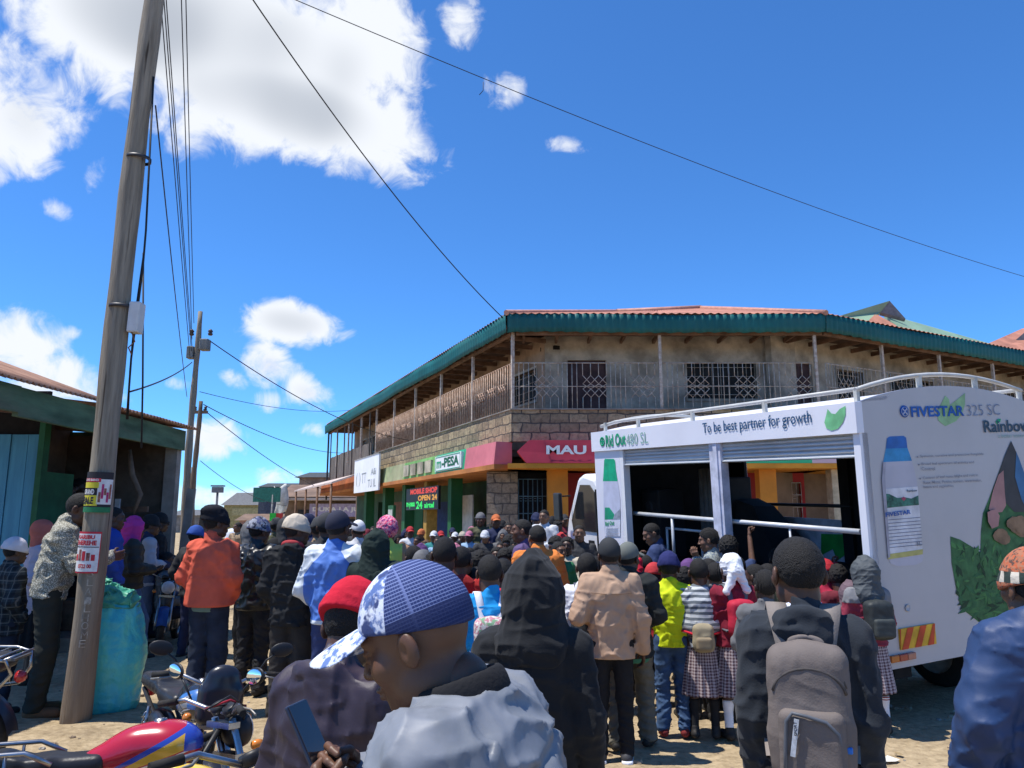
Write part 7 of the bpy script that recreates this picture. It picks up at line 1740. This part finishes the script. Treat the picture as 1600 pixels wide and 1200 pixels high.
arch('k_bare4', child=True, pose='crossed', yaw=.25, pitch=.12, hs=1.14, top=jk(fat=.014,hem=.84,amp=.010), bottom=tr(), head=('braids',), hands=('half','half'))
arch('a_bare2', pose='crossed', yaw=.5, pitch=-.1, top=jk(fat=.012,hem=.84,amp=.010,hoodback=True), bottom=tr(), head=('thick',), hands=('half','half'))
arch('a_bare3', pose='hip', yaw=-.45, top=jk(fat=.010,hem=.84,amp=.010), bottom=tr(), head=('short',), hs=1.0)
_cnt = [0]
cc = lambda n, c: cloth(n, c)
PAL = dict(black=(.018,.018,.02), charcoal=(.045,.046,.05), grey=(.15,.15,.155), white=(.62,.63,.66), navy=(.025,.032,.08), blue=(.03,.09,.36), sky=(.28,.43,.60), red=(.45,.03,.035), maroon=(.17,.02,.035), pink=(.50,.17,.26), orange=(.60,.16,.05), yellow=(.48,.36,.12), cream=(.48,.43,.34), brown=(.16,.09,.055), olive=(.10,.10,.055), green=(.03,.19,.08), teal=(.03,.22,.22), purple=(.12,.05,.17), tan=(.34,.24,.15), lime=(.40,.50,.10))
def colr(n): return cloth('crowd_'+n, tuple(c*.82+.03*sum(PAL[n])/3+.004 for c in PAL[n]), rough=.9, var=.22)
def C(px, py, Y, rz, key, top, bot, label, hat=None, tone=1, z0=0.):
    _cnt[0] += 1
    if key == 'k_bare': key = ('k_bare','k_bare2','k_bare3','k_bare4')[(_cnt[0]*7)%4]
    if key == 'a_bare': key = ('a_bare','a_bare2','a_bare3')[_cnt[0]%3]
    rz += (-17,9,21,-6,0,14,-24)[_cnt[0]%7]
    m = K[key]; mats = {k: colr(top) for k in ('jacket',)}; mats.update(trousers=colr(bot), skirt=colr(bot))
    for h in ('cap','beanie','hood','headscarf','bucket'): mats[h] = colr(hat or 'black')
    return person(px, py, Y, rz, label, m, mats, tone, 'people in the street crowd', z0=z0)
# far row along the corner building, looking towards the truck (mostly facing the camera)
far = [
 (588,838,15.5,170,'a_cap','grey','navy','person in grey with a white cap left of the ochre pillar','white'),
 (641,822,15.8,175,'a_cap','white','charcoal','person in white and grey wearing a red and white cap under the lit sign','red'),
 (652,838,14.6,160,'a_front','orange','black','person in an orange top with folded hands below the lit sign',None),
 (678,829,15.2,172,'a_cap','teal','grey','tall person with crossed arms in a teal shirt and white cap beside the price stand','white'),
 (689,829,16.4,180,'a_cap','black','black','person in a red cap behind the teal shirt','red'),
 (701,841,15.5,170,'a_bucket','charcoal','black','person in charcoal and grey bucket hat beside the red cap','grey'),
 (711,831,16.2,185,'a_cap','brown','black','person in brown and white cap near the white door','white'),
 (715,845,13.6,170,'a_front','yellow','olive','person in a yellow patterned top, hands folded, in the front of the far row',None),
 (723,830,16.0,185,'a_bucket','grey','charcoal','person in a pale grey bucket hat near the white door','cream'),
 (733,829,15.0,172,'a_cap','sky','charcoal','person in a sky blue shirt and white cap with pink band','pink'),
 (742,841,15.6,190,'a_bare','maroon','black','bare headed person in maroon right of the sky blue shirt',None),
 (751,800,15.2,176,'a_bucket','olive','charcoal','tall person in an olive camouflage-like jacket and grey hat holding a cyan bag','grey'),
 (766,818,16.6,180,'a_bare','purple','black','person in purple in front of the block wall',None),
 (775,803,15.0,205,'a_cap','navy','navy','man in navy with an orange cap in front of the block wall','orange'),
 (785,812,16.8,180,'a_beanie','black','black','person all in black with a beanie at the block wall','black'),
 (794,816,14.8,172,'a_crossed','charcoal','olive','person with crossed arms in charcoal at the right end of the block wall',None),
 (803,822,16.4,190,'a_bare','brown','black','person in brown beside the teal grey grille',None),
 (812,832,16.9,176,'a_hood','pink','black','person in a pink hood in front of the teal grey grille','pink'),
 (838,800,15.6,180,'a_beanie','blue','navy','person in royal blue and a small blue hat in front of the teal grey grille','navy'),
 (850,796,14.6,178,'a_front','white','grey','tall person in white and grey, in front of the orange pillar',None),
 (863,806,17.0,185,'a_beanie','black','black','person in black beside the orange pillar','black'),
 (872,812,16.4,180,'a_bare','charcoal','black','person in charcoal in front of the red wall',None),
 (882,803,17.2,178,'a_cap','maroon','black','person in maroon and a dark cap in front of the red wall','charcoal'),
 (893,815,16.2,190,'a_beanie','black','charcoal','person in a black beanie beside the truck cab','black'),
 (628,846,13.9,165,'a_scarf','brown','brown','woman in a brown shawl below the lit sign','brown'),
 (664,846,16.2,180,'a_bare','green','black','person in green behind the price stand',None),
 (566,830,17.5,175,'a_cap','sky','navy','person in pale blue left of the pink bonnet','navy'),
 (556,822,19.,180,'a_bare','charcoal','black','person in charcoal in front of the green doors',None),
 (622,834,17.0,180,'a_hood','black','black','person in a black hood in front of the green doors','black'),
]
far += [
 (574,826,16.2,172,'a_beanie','maroon','black','person in maroon and a maroon beanie right of the pale blue person','maroon'),
 (583,822,18.2,185,'a_front','tan','navy','person in tan with folded hands before the far green doors',None),
 (612,828,17.4,178,'a_cap','black','black','person in black and a yellow cap left of the ochre pillar','yellow'),
 (634,826,17.2,182,'a_hood','navy','black','person in a navy hood before the navy door','navy'),
 (658,826,17.6,176,'a_beanie','brown','black','person in brown and an orange beanie behind the price stand','orange'),
 (684,838,14.4,188,'a_front','sky','grey','person in pale blue with folded hands beside the teal shirt',None),
 (707,824,17.8,180,'a_cap','cream','black','person in cream and a navy cap before the white door','navy'),
 (737,822,16.8,174,'a_scarf','pink','black','woman in a pink shawl before the block wall','pink'),
 (758,828,14.2,196,'a_beanie','charcoal','black','person in charcoal and a white beanie right of the tall olive jacket','white'),
 (786,826,14.2,170,'a_hood','grey','black','person in a grey hood before the right end of the block wall','grey'),
]
for r in far: C(*r[:8], hat=r[8], tone=(r[0]*7)%4)
mid = [ # children and youths sitting or standing in the ring
 (905,820,10.6,165,'a_front','charcoal','black','woman in a charcoal jacket looking back beside the truck cab',None),
 (886,838,9.6,180,'k_bare','cream','tan','smiling child in a cream striped cardigan in front of the truck cab',None),
 (868,836,10.2,178,'k_bare','olive','brown','child in olive left of the cream cardigan',None),
 (873,846,9.2,170,'k_bare','green','black','smaller child in green in front of the olive child',None),
 (878,831,11.5,180,'k_hood','red','black','child in a red hood behind the olive child','red'),
 (898,842,10.8,185,'k_bare','pink','grey','child in pink between the cardigan and the charcoal jacket',None),
 (796,834,10.8,178,'k_bare','white','grey','child in white facing the camera left of the man in profile',None),
 (809,838,10.2,180,'k_bare','navy','navy','child in navy beside the white shirted child',None),
 (783,846,11.6,182,'k_bare','charcoal','black','child in charcoal behind the white shirted child',None),
 (776,854,9.6,175,'k_bare','brown','olive','child in brown facing the camera above the bright blue shirt',None),
 (789,855,8.6,190,'k_bare','pink','black','child in pink turned sideways above the bright blue shirt',None),
 (803,852,8.9,185,'k_bare','grey','black','child in grey left of the loose orange jacket',None),
 (733,855,9.6,178,'k_bare','white','orange','child in white facing the camera right of the brighter red shirt',None),
 (740,862,8.4,150,'k_bare','orange','green','child in orange and green right of the brighter red shirt',None),
 (751,858,7.6,4,'k_bare','charcoal','black','dark haired child seen from behind left of the bright blue shirt',None),
 (760,860,8.8,0,'k_beanie','black','black','child in a black hat behind the dark haired child','black'),
 (745,885,6.4,8,'k_bare','white','maroon','small child in white bending beside the flowered backpack',None),
 (712,848,10.6,180,'k_hood','pink','grey','child in a pink hood behind the red shirts','pink'),
 (657,848,9.8,150,'k_hood','purple','black','child in a purple hood above the camouflage cap','purple'),
 (646,852,7.2,6,'k_bare','charcoal','black','child with dark hair seen just above the peak of the camouflage cap',None),
 (661,858,6.9,-4,'k_beanie','grey','black','child in a faded grey beanie just above the camouflage cap','grey'),
 (678,860,6.7,10,'k_bare','olive','black','child with dark hair at the right of the faded grey beanie',None),
 (632,850,10.4,170,'k_bare','pink','charcoal','child in pink near the woman in the brown shawl',None),
 (690,845,12.6,178,'k_bare','cream','grey','child in cream below the red cap',None),
 (814,826,12.4,180,'k_cap','olive','black','youth with crossed arms and an olive jacket behind the man in profile','grey'),
 (829,832,13.2,178,'a_bare','grey','black','youth in grey behind the loose orange jacket',None),
 # right of the tan jacket, in front of the truck
 (1070,884,6.9,4,'k_bare','maroon','black','dark haired child between the lime top and the striped shawl, further back',None),
 (1075,872,7.3,-6,'k_beanie','purple','black','child in a purple beanie right of the lime top','purple'),
 (1106,872,7.1,6,'k_bare','charcoal','black','child with dark hair behind the striped shawl',None),
 (1117,878,6.8,-3,'k_bare','grey','black','dark haired child left of the white headscarf',None),
 (1021,878,7.2,2,'k_beanie','red','black','child in a red woollen hat between the charcoal jacket and the lime top','red'),
 (1178,881,6.7,6,'k_bare','olive','black','dark haired child right of the white headscarf',None),
 (1198,880,6.9,4,'k_bare','maroon','black','child with dark hair farther back beside the cropped boy',None),
 (1194,889,5.3,-6,'k_bare','grey','black','boy in a grey jacket with a white shirt collar just left of the cropped boy',None),
 (1150,868,7.4,0,'k_bare','white','black','child in a white shirt behind the white headscarf',None),
 (1005,866,8.0,4,'k_bare','charcoal','black','child with dark hair below the paper sheet',None),
 (930,868,7.0,8,'k_bare','brown','black','child in brown between the white hooded boy and the tan jacket',None),
 (1212,856,8.1,4,'k_bare','black','black','dark haired child in front of the stage behind the cropped boy',None),
 (1308,880,7.0,2,'k_bare','maroon','black','child in maroon just right of the red hat',None),
 (1040,872,8.3,-4,'k_bare','navy','black','child in navy behind the lime top',None),
]
for r in mid: C(*r[:8], hat=r[8], tone=(r[0]*5+1)%4)
street = [ # people further along the street on the left
 (308,820,9.6,-20,'a_beanie','charcoal','navy','person in charcoal with a royal blue beanie left of the orange jacket','blue'),
 (318,808,16.,175,'a_bare','grey','black','small distant person in grey left of the black slouched beanie',None),
 (391,812,8.9,60,'a_hood','grey','black','person in a grey hood left of the leather jacket','grey'),
 (372,816,17.,180,'a_bare','tan','black','distant person in tan between the orange and leather jackets',None),
 (432,808,12.,40,'a_beanie','olive','black','person in olive between the leather jacket and the cream beanie','charcoal'),
 (446,806,10.5,30,'a_hood','black','black','person in a black hood and grey scarf just left of the cream beanie','charcoal'),
 (452,812,15.,160,'a_bare','maroon','black','distant person in maroon behind the cream beanie',None),
 (483,802,9.6,-20,'a_cap','navy','black','person in a bright navy cap just right of the cream beanie','navy'),
 (500,806,8.4,10,'a_beanie','tan','black','person in a tan jacket and charcoal beanie between the cream beanie and the track jacket','charcoal'),
 (511,800,7.6,-10,'a_cap','charcoal','black','person in a dark cap right behind the track jacket man','charcoal'),
 (416,814,20.,180,'a_bare','white','navy','distant person in white in the middle of the street',None),
 (428,816,24.,180,'a_bare','brown','black','distant person in brown in the middle of the street',None),
 (403,815,26.,10,'a_cap','olive','black','most distant person in olive in the street','charcoal'),
 (560,812,10.,10,'a_cap','white','black','person in a white cap and white shirt right of the track jacket','white'),
 (475,815,18.,180,'a_bare','teal','black','distant person in teal behind the cream beanie',None),
 (440,818,22.,10,'a_bare','tan','navy','distant person in tan and navy in the street',None),
]
for r in street: C(*r[:8], hat=r[8], tone=(r[0]*3)%4)
# ================================================================ motorcycles and the big sack
CHROME = mat("chrome", (.42,.42,.43), .32, .2, 12, metal=1., dirt=.5, dirtcol=(.2,.17,.14)); BLKM = mat('black_metal', (.02,.02,.022), .45, .15); ALU = mat('dirty_aluminium', (.30,.29,.27), .5, .25, 14, metal=.6, dirt=.4)
RUB = mat('bike_rubber', (.022,.021,.02), .85, .2, dirt=.4); SEATM = mat('black_vinyl_seat', (.022,.022,.025), .42, .2, 5, .1, 80, spec=.4)
def tank_mat(name, base, c1, c2):
    if name in _mc: return _mc[name]
    m, nt, b = _nodes(name); tc = N(nt,'ShaderNodeTexCoord'); sp = N(nt,'ShaderNodeSeparateXYZ'); L(nt,tc.outputs['Object'],sp.inputs[0]); x,y,z = sp.outputs
    v = mth(nt,'SUBTRACT',z,mth(nt,'MULTIPLY',x,.32)); w_ = mth(nt,'MULTIPLY_ADD',x,.20,.0)
    def bandm(lo, hi): return mth(nt,'MULTIPLY',mth(nt,'GREATER_THAN',v,lo),mth(nt,'LESS_THAN',v,mth(nt,'ADD',hi,w_)))
    o = mixc(nt, bandm(.745,.765), base, c1); o = mixc(nt, bandm(.715,.735), o, c2); o = mixc(nt, mth(nt,'MULTIPLY',mth(nt,'GREATER_THAN',v,.70),mth(nt,'LESS_THAN',v,.708)), o, (.7,.7,.7))
    o = mixc(nt, mth(nt,'MULTIPLY',mth(nt,'GREATER_THAN',x,.29),mth(nt,'GREATER_THAN',z,.80)), o, c1)
    L(nt,o,b.inputs['Base Color']); b.inputs['Roughness'].default_value=.22; setspec(b,.5); b.inputs['Coat Weight'].default_value=.5; b.inputs['Coat Roughness'].default_value=.08
    _mc[name]=m; return m
_bk = {}
def bmesh_(k, fn):
    if k not in _bk: _bk[k] = fn()
    return _bk[k]
def mbm(fn, m):
    mb = MB(); fn(mb); return mb.mesh('part', m)
def wheel_mesh(mb): pass
YROT = rotTo((0,1,0))
def f_tyre(mb): mb.lathe([(.215,-.035),(.255,-.047),(.285,-.03),(.295,0),(.285,.03),(.255,.047),(.215,.035)],36,(0,0,0),YROT)
def f_rim(mb):
    mb.lathe([(.222,-.036),(.205,-.03),(.198,0),(.205,.03),(.222,.036)],36,(0,0,0),YROT); mb.lathe([(0,-.05),(.05,-.05),(.055,-.02),(.055,.02),(.05,.05),(0,.05)],16,(0,0,0),YROT)
def f_spokes(mb):
    for k in range(18):
        a = k*math.pi/9; s_ = .03 if k%2 else -.03; mb.tube([(.05*math.cos(a+.25),s_,.05*math.sin(a+.25)),(.205*math.cos(a),0,.205*math.sin(a))],.0028,4)
def sdfm(fn, h): s = SDF(); fn(s); return np_mesh('part',[s.mesh(h)+(0,)])
def f_tank(s):
    s.ell((.14,0,.815),(.235,.125,.125),.05); s.ell((-.06,0,.775),(.14,.085,.075),.06); s.ell((.22,0,.83),(.14,.135,.10),.05); s.ell((.12,.15,.76),(.12,.03,.05),.03,'s'); s.ell((.12,-.15,.76),(.12,.03,.05),.03,'s'); s.plane((0,0,-1),-.70)
def f_seat(s):
    s.box((-.24,0,.765),(.16,.105,.05),.04,.05); s.box((-.62,0,.80),(.30,.115,.055),.045,.07); s.ell((-.40,0,.845),(.12,.14,.03),.03,'s'); s.disp(lambda P: .0025*np.sin(P[...,0]*70)*(P[...,0]<-.4))
def f_cover(s): s.ell((-.28,-.125,.60),(.17,.035,.085),.03); s.ell((-.20,-.12,.565),(.10,.035,.08),.04)
def f_engine(mb):
    mb.lathe([(0,-.12),(.10,-.12),(.115,-.09),(.115,.09),(.10,.12),(0,.12)],20,(.0,0,.36),YROT); mb.box((.02,0,.33),(.30,.16,.14)); 
    for k in range(8): mb.box((.10+.012*k,0,.46+.017*k),(.15,.15,.008),(0,R(35),0))
    mb.box((.17,0,.54),(.11,.12,.16),(0,R(35),0))
def f_exh(mb): mb.tube([(.22,-.06,.44),(.30,-.09,.34),(.24,-.13,.24),(.0,-.14,.21),(-.25,-.15,.24)],[.018]*5,10); mb.tube([(-.25,-.15,.24),(-.35,-.155,.27),(-.80,-.165,.36)],[.025,.042,.040],12)
def f_frame(mb):
    for q in (-.07,.07): mb.tube([(.45,q*.5,.88),(.30,q,.62),(.26,q,.26),(-.15,q,.24),(-.25,q,.50),(-.85,q*1.3,.74)],.016,8)
    mb.tube([(.45,0,.86),(.0,0,.72),(-.4,0,.70)],.02,8); mb.tube([(-.15,-.10,.27),(-.62,-.11,.29)],.018,8); mb.tube([(-.15,.10,.27),(-.62,.11,.29)],.018,8)
def f_shock(q): return lambda mb: (mb.tube([(-.50,q,.68),(-.60,q,.33)],.012,8), mb.tube([(-.51-.08*(t/44),q+.024*math.cos(t),.63-.25*(t/44)+.024*math.sin(t)) for t in np.arange(0,44,.6)],.005,5))
def f_rack(mb):
    for q in (-.17,.17): mb.tube([(-.30,q,.80),(-.42,q,.86),(-.85,q,.86),(-.98,q*.8,.84),(-1.0,q*.6,.74),(-.9,q*.8,.62),(-.55,q,.56)],.012,8)
    for x in (-.98,-.90,-.80): mb.tube([(x,-.16,.85),(x,.16,.85)],.009,6)
    for x in (-.50,-.65,-.8):
        for q in (-.17,.17): mb.tube([(x,q,.86),(x,q,.60)],.008,6)
    mb.box((-.99,0,.835),(.05,.18,.015))
def f_rmud(mb): mb.grid(lambda u,v: (-.63+.335*math.cos(.35+2.1*u+.6),(v-.5)*.12*(1),.30+.335*math.sin(.35+2.1*u+.6)-.02*abs(v-.5)*2), 16, 4)
def f_lamp(mb): mb.lathe([(0,0),(.04,0),(.045,.02),(.03,.05),(0,.055)],14,(-.98,0,.70),rotTo((-1,0,0)))
# steered parts, about the steering axis at x = .47
def f_fork(mb):
    for q in (-.08,.08): mb.tube([(.0,q,.93),(.16,q,.44),(.205,q,.30)],[.018,.024,.024],10)
    mb.box((.0,0,.90),(.07,.20,.03)); mb.box((.05,0,.74),(.07,.20,.03))
def f_fmud(mb): mb.grid(lambda u,v: (.20+.325*math.cos(.35+2.0*u),(v-.5)*.13,.30+.325*math.sin(.35+2.0*u)-.02*(2*abs(v-.5))**2), 16, 4)
def f_bar(mb): mb.tube([(-.14,-.36,1.0),(-.08,-.24,1.02),(-.0,-.08,.96),(0,.08,.96),(-.08,.24,1.02),(-.14,.36,1.0)],.012,8)
def f_grip(q): return lambda mb: mb.tube([(-.152,q*.38,.998),(-.105,q*.28,1.012)],.018,10)
def f_lever(q): return lambda mb: mb.tube([(-.07,q*.25,1.01),(-.05,q*.30,1.0),(-.085,q*.39,.985)],.006,6)
def f_head(s): s.ell((.09,0,.86),(.08,.095,.095),.02); s.plane((1,0,0),.135)
def f_glass(mb): mb.lathe([(0,.02),(.05,.016),(.083,.0),(.088,-.01)],20,(.135,0,.86),rotTo((1,0,0)))
def f_dash(mb):
    for q in (-.055,.055): mb.lathe([(0,0),(.045,0),(.05,.03),(.045,.045),(0,.045)],16,(.02,q,.96),Euler((0,-.5,0)).to_matrix())
def f_fair(s): s.box((.11,0,.88),(.07,.13,.12),.05,.03); s.ell((.13,0,1.02),(.05,.10,.08),.04); s.ell((.0,0,.9),(.08,.2,.2),.01,'s')
def f_stalk(q): return lambda mb: mb.tube([(-.06,q*.22,1.02),(-.075,q*.27,1.10),(-.07,q*.33,1.145)],.006,6)
def f_mirror(q): return lambda s: s.ell((-.075,q*.36,1.165),(.014,.072,.045),.01,rot=(q*.15,0,0))
def f_mglass(q): return lambda mb: mb.lathe([(0,.0),(.9,0),(1.,-.2)],20,(0,0,0),Matrix(((0,0,-.012),(.062,0,0),(0,.037,0))))
def f_ind(q): return lambda mb: mb.lathe([(0,.03),(.02,.025),(.027,.0),(.02,-.03),(0,-.035)],12,(.10,q*.17,.80),rotTo((1,0,0)))
TANKRED = tank_mat('red_striped_enamel',(.42,.012,.03),(.03,.07,.42),(.65,.38,.04)); TANKBLK = tank_mat('black_striped_enamel',(.015,.017,.022),(.05,.16,.42),(.25,.27,.3)); TANKBLU = tank_mat('blue_striped_enamel',(.03,.09,.30),(.4,.45,.5),(.5,.5,.5)); TANKYEL = tank_mat('yellow_enamel',(.78,.52,.015),(.75,.50,.02),(.75,.55,.03))
def motorcycle(loc, rz, label, tank, plastic, steer=0., sc=.92, mirrors=True, fairing=False, lean=R(-5), word=None, rack=True):
    e = empty('motorcycle', loc, R(rz), label, 'motorcycle', 'motorcycles parked at the roadside'); e.scale = (sc,)*3; e.rotation_euler = (lean,0,R(rz))
    def part(name, key, mk, m, par=None, st=False, loc=None):
        o = link(name, bmesh_(key, mk), par or e)
        if not o.material_slots: pass
        setmat(o, [m])
        if st: o.location = (.47,0,0); o.rotation_euler = (0,0,R(steer))
        if loc: o.location = loc
        return o
    S = lambda k, f, h=.012: (k, lambda: sdfm(f, h)); G = lambda k, f: (k, lambda: mbm(f, None))
    def P(name, kf, m, **k): return part(name, kf[0], kf[1], m, **k)
    t = P('fuel_tank', S('tank',f_tank,.009), tank); P('tank_cap', G('cap',lambda mb: mb.lathe([(0,.02),(.03,.018),(.036,0)],16,(.16,0,.935))), CHROME, par=t)
    P('seat', S('seat',f_seat,.011), SEATM); cv = P('side_cover', S('cov',f_cover,.009), tank if tank is TANKRED else plastic)
    if word:
        mb = MB(); add_text(mb,word,(-.40,-.166,.63),(1,0,.06),(0,.0,1),.17,.030,0,.02,.002); o = link('lettering', mb.mesh('l',WHITEP), cv)
        mb = MB(); mb.poly([(-.40,-.165,.585),(-.14,-.165,.665),(-.17,-.166,.625),(-.30,-.166,.572)]); link('blue_flash', mb.mesh('f',mat('decal_blue',(.03,.07,.42),.3)), cv)
        mb = MB(); mb.poly([(-.36,-.167,.565),(-.14,-.167,.655),(-.19,-.167,.60),(-.27,-.167,.555)]); link('yellow_flash', mb.mesh('f',mat('decal_yellow',(.65,.38,.04),.3)), cv)
    P('engine', G('eng',f_engine), ALU); P('exhaust', G('exh',f_exh), CHROME); P('frame', G('frm',f_frame), BLKM); [P('shock_absorber', G('shk%d'%q,f_shock(q*.13)), CHROME) for q in (-1,1)]
    if rack: P('rear_rack', G('rck',f_rack), CHROME)
    P('rear_mudguard', G('rmd',f_rmud), plastic); P('tail_lamp', G('tl',f_lamp), mat('red_lens',(.4,.02,.02),.2,spec=.6))
    w_ = P('rear_wheel', G('tyre',f_tyre), RUB, loc=(-.63,0,.30)); P('rim', G('rim',f_rim), CHROME, par=w_); P('spokes', G('spk',f_spokes), CHROME, par=w_)
    P('fork', G('frk',f_fork), CHROME, st=True); P('front_mudguard', G('fmd',f_fmud), plastic, st=True)
    cs, sn = math.cos(R(steer)), math.sin(R(steer)); w_ = P('front_wheel', G('tyre',f_tyre), RUB, loc=(.47+.20*cs,.20*sn,.30)); w_.rotation_euler=(0,0,R(steer)); P('rim', G('rim',f_rim), CHROME, par=w_); P('spokes', G('spk',f_spokes), CHROME, par=w_)
    hb = P('handlebar', G('bar',f_bar), CHROME, st=True)
    for q in (-1,1):
        P('grip', G('grp%d'%q,f_grip(q)), RUB, par=hb); P('lever', G('lev%d'%q,f_lever(q)), ALU, par=hb)
    hl = P('headlight', S('hl',f_head,.008), BLKM if not fairing else plastic, st=True); P('lens', G('gls',f_glass), mat('lamp_glass',(.6,.62,.64),.08,spec=.7), par=hl); P('instruments', G('dsh',f_dash), BLKM, st=True)
    if fairing: P('fairing', S('fair',f_fair,.009), plastic, st=True)
    for q in (-1,1):
        P('indicator', G('ind%d'%q,f_ind(q)), mat('amber_lens',(.65,.20,.02),.25,spec=.6), st=True)
        if mirrors:
            mr = P('mirror', S('mir%d'%q,f_mirror(q),.005), BLKM, st=True); P('stalk', G('stk%d'%q,f_stalk(q)), BLKM, par=mr)
            g = P('mirror_glass', G('mgl%d'%q,f_mglass(q)), mat('mirror_glass',(.85,.87,.9),.03,.01,metal=1.), par=mr); g.location = (-.090,q*.36,1.165); g.rotation_euler=(q*.15,0,0)
    return e
# cables of the red bike are part of it
b1 = motorcycle((-1.64,3.48,0), 18, 'red motorcycle with blue and yellow flashes and chrome rack in the bottom left foreground', TANKRED, mat('red_plastic',(.40,.012,.03),.3,spec=.5), steer=36, word='CENTURY', sc=.83)
for k in range(3):
    mb = MB(); mb.tube([(.38,-.20+.06*k,1.0),(.50,-.16+.08*k,1.06-.03*k),(.58,-.02+.05*k,.98),(.56,0,.80)], .006, 6); link('control_cable', mb.mesh('c', mat('red_cable',(.35,.02,.03),.4) if k==1 else BLKM), b1)
motorcycle((-1.80,4.45,0), -52, 'black motorcycle with a small dark fairing standing behind the red motorcycle', TANKBLK, mat('black_plastic',(.018,.02,.03),.3,spec=.5), steer=-12, fairing=True, rack=False, sc=.84)
motorcycle((-4.10,5.35,0), 178, 'motorcycle at the left edge showing its black seat and chrome rear rack', TANKBLK, mat('black_plastic',(.018,.02,.03),.3), steer=0)
motorcycle((-4.55,10.6,0), -78, 'blue motorcycle in the shade behind the orange jacket', TANKBLU, mat('blue_plastic',(.03,.08,.26),.35), steer=10)
motorcycle((-1.26,2.68,0), -4, 'yellow tanked motorcycle just cut off by the bottom edge', TANKYEL, mat('yellow_plastic',(.75,.50,.02),.3), steer=-15, mirrors=False, sc=.90, rack=False)
# the big woven sack
sk = empty('woven_sack', (-3.56,7.18,0), 0, 'tall bulging blue-green woven plastic sack standing beside the near pole', 'sack')
s = SDF(); s.ecap((0,0,.12),(0,0,.72),(.27,.25),(.25,.23),.06); s.ell((0,0,.45),(.285,.26,.34),.06); s.ell((-.02,0,.84),(.20,.18,.10),.06); s.disp(folds(3,.007)); s.plane((0,0,-1),-.0)
wv, nt, b = _nodes('woven_plastic'); tc = N(nt,'ShaderNodeTexCoord'); n1 = N(nt,'ShaderNodeTexNoise',i_Scale=3.,i_Detail=5.); mp = N(nt,'ShaderNodeMapping'); mp.inputs['Scale'].default_value=(3,3,.6); L(nt,tc.outputs['Object'],mp.inputs[0]); L(nt,mp.outputs[0],n1.inputs['Vector'])
rp = ramp(nt,[(.35,(.04,.42,.50)),(.5,(.06,.52,.55)),(.65,(.12,.60,.48))]); L(nt,n1.outputs[0],rp.inputs[0]); L(nt,rp.outputs[0],b.inputs['Base Color']); b.inputs['Roughness'].default_value=.38; setspec(b,.5)
n2 = N(nt,'ShaderNodeTexNoise',i_Scale=22.,i_Detail=5.,i_Distortion=1.); L(nt,tc.outputs['Object'],n2.inputs['Vector']); bp = N(nt,'ShaderNodeBump',i_Strength=.6,i_Distance=.02); L(nt,n2.outputs[0],bp.inputs['Height']); L(nt,bp.outputs[0],b.inputs['Normal'])
o = link('bag',np_mesh('bag',[s.mesh(.013)+(0,)]),sk); setmat(o,[wv])
s = SDF(); s.ell((-.05,0,.93),(.19,.17,.09),.05); s.ell((-.13,.02,1.00),(.09,.10,.09),.05); s.ell((.08,-.03,.93),(.12,.11,.06),.04); s.disp(folds(12,.026,(12,12,14)))
o = link('crumpled_top',np_mesh('crumpled_top',[s.mesh(.011)+(0,)]),sk); setmat(o,[mat('green_tarp',(.10,.45,.30),.45,.3,9,.3,40,col2=(.05,.26,.17))])
mb = MB(); mb.tube([(.205*math.cos(t),.185*math.sin(t),.875+.012*math.sin(3*t)) for t in np.linspace(0,6.283,25)],.010,6); mb.build('tie_cord',mat('tie_cord_green',(.10,.35,.22)),sk)
# white car far down the street
car = empty('parked_car', (at(402,830,21.).x,21.,0), R(-80), 'white car half hidden far down the street behind the leather jacket', 'car')
s = SDF(); s.box((0,0,.62),(2.0,.80,.30),.14,.1); s.box((-.15,0,1.10),(1.1,.68,.30),.16,.14)
for x in (-1.25,1.25):
    for q in (-.8,.8): s.ell((x,q,.32),(.36,.2,.36),.02,'s')
o = link('body',np_mesh('body',[s.mesh(.045)+(0,)]),car); setmat(o,[mat('car_white',(.72,.73,.75),.25,.03,spec=.5)])
mb = MB()
mb.box((-.15,-.69,1.14),(1.5,.03,.30)); mb.build('side_window',gl,car); mb=MB(); mb.box((-.15,.69,1.14),(1.5,.03,.30)); mb.build('side_window',gl,car); mb=MB(); mb.box((.97,0,1.12),(.03,1.05,.30),(0,R(-25),0)); mb.build('windscreen',gl,car); mb=MB(); mb.box((-1.26,0,1.12),(.03,1.05,.28),(0,R(18),0)); mb.build('rear_window',gl,car)
for x in (-1.25,1.25):
    for q in (-.72,.72):
        mb = MB(); mb.lathe([(0,-.09),(.2,-.09),(.30,-.09),(.32,-.05),(.32,.05),(.30,.09),(0,.09)],20,(x,q,.32),YROT); mb.build('wheel',RUB,car)
for q in (-.55,.55): mb = MB(); mb.box((-1.99,q,.72),(.05,.3,.12)); mb.build('tail_light',mat('red_lens',(.4,.02,.02)),car)
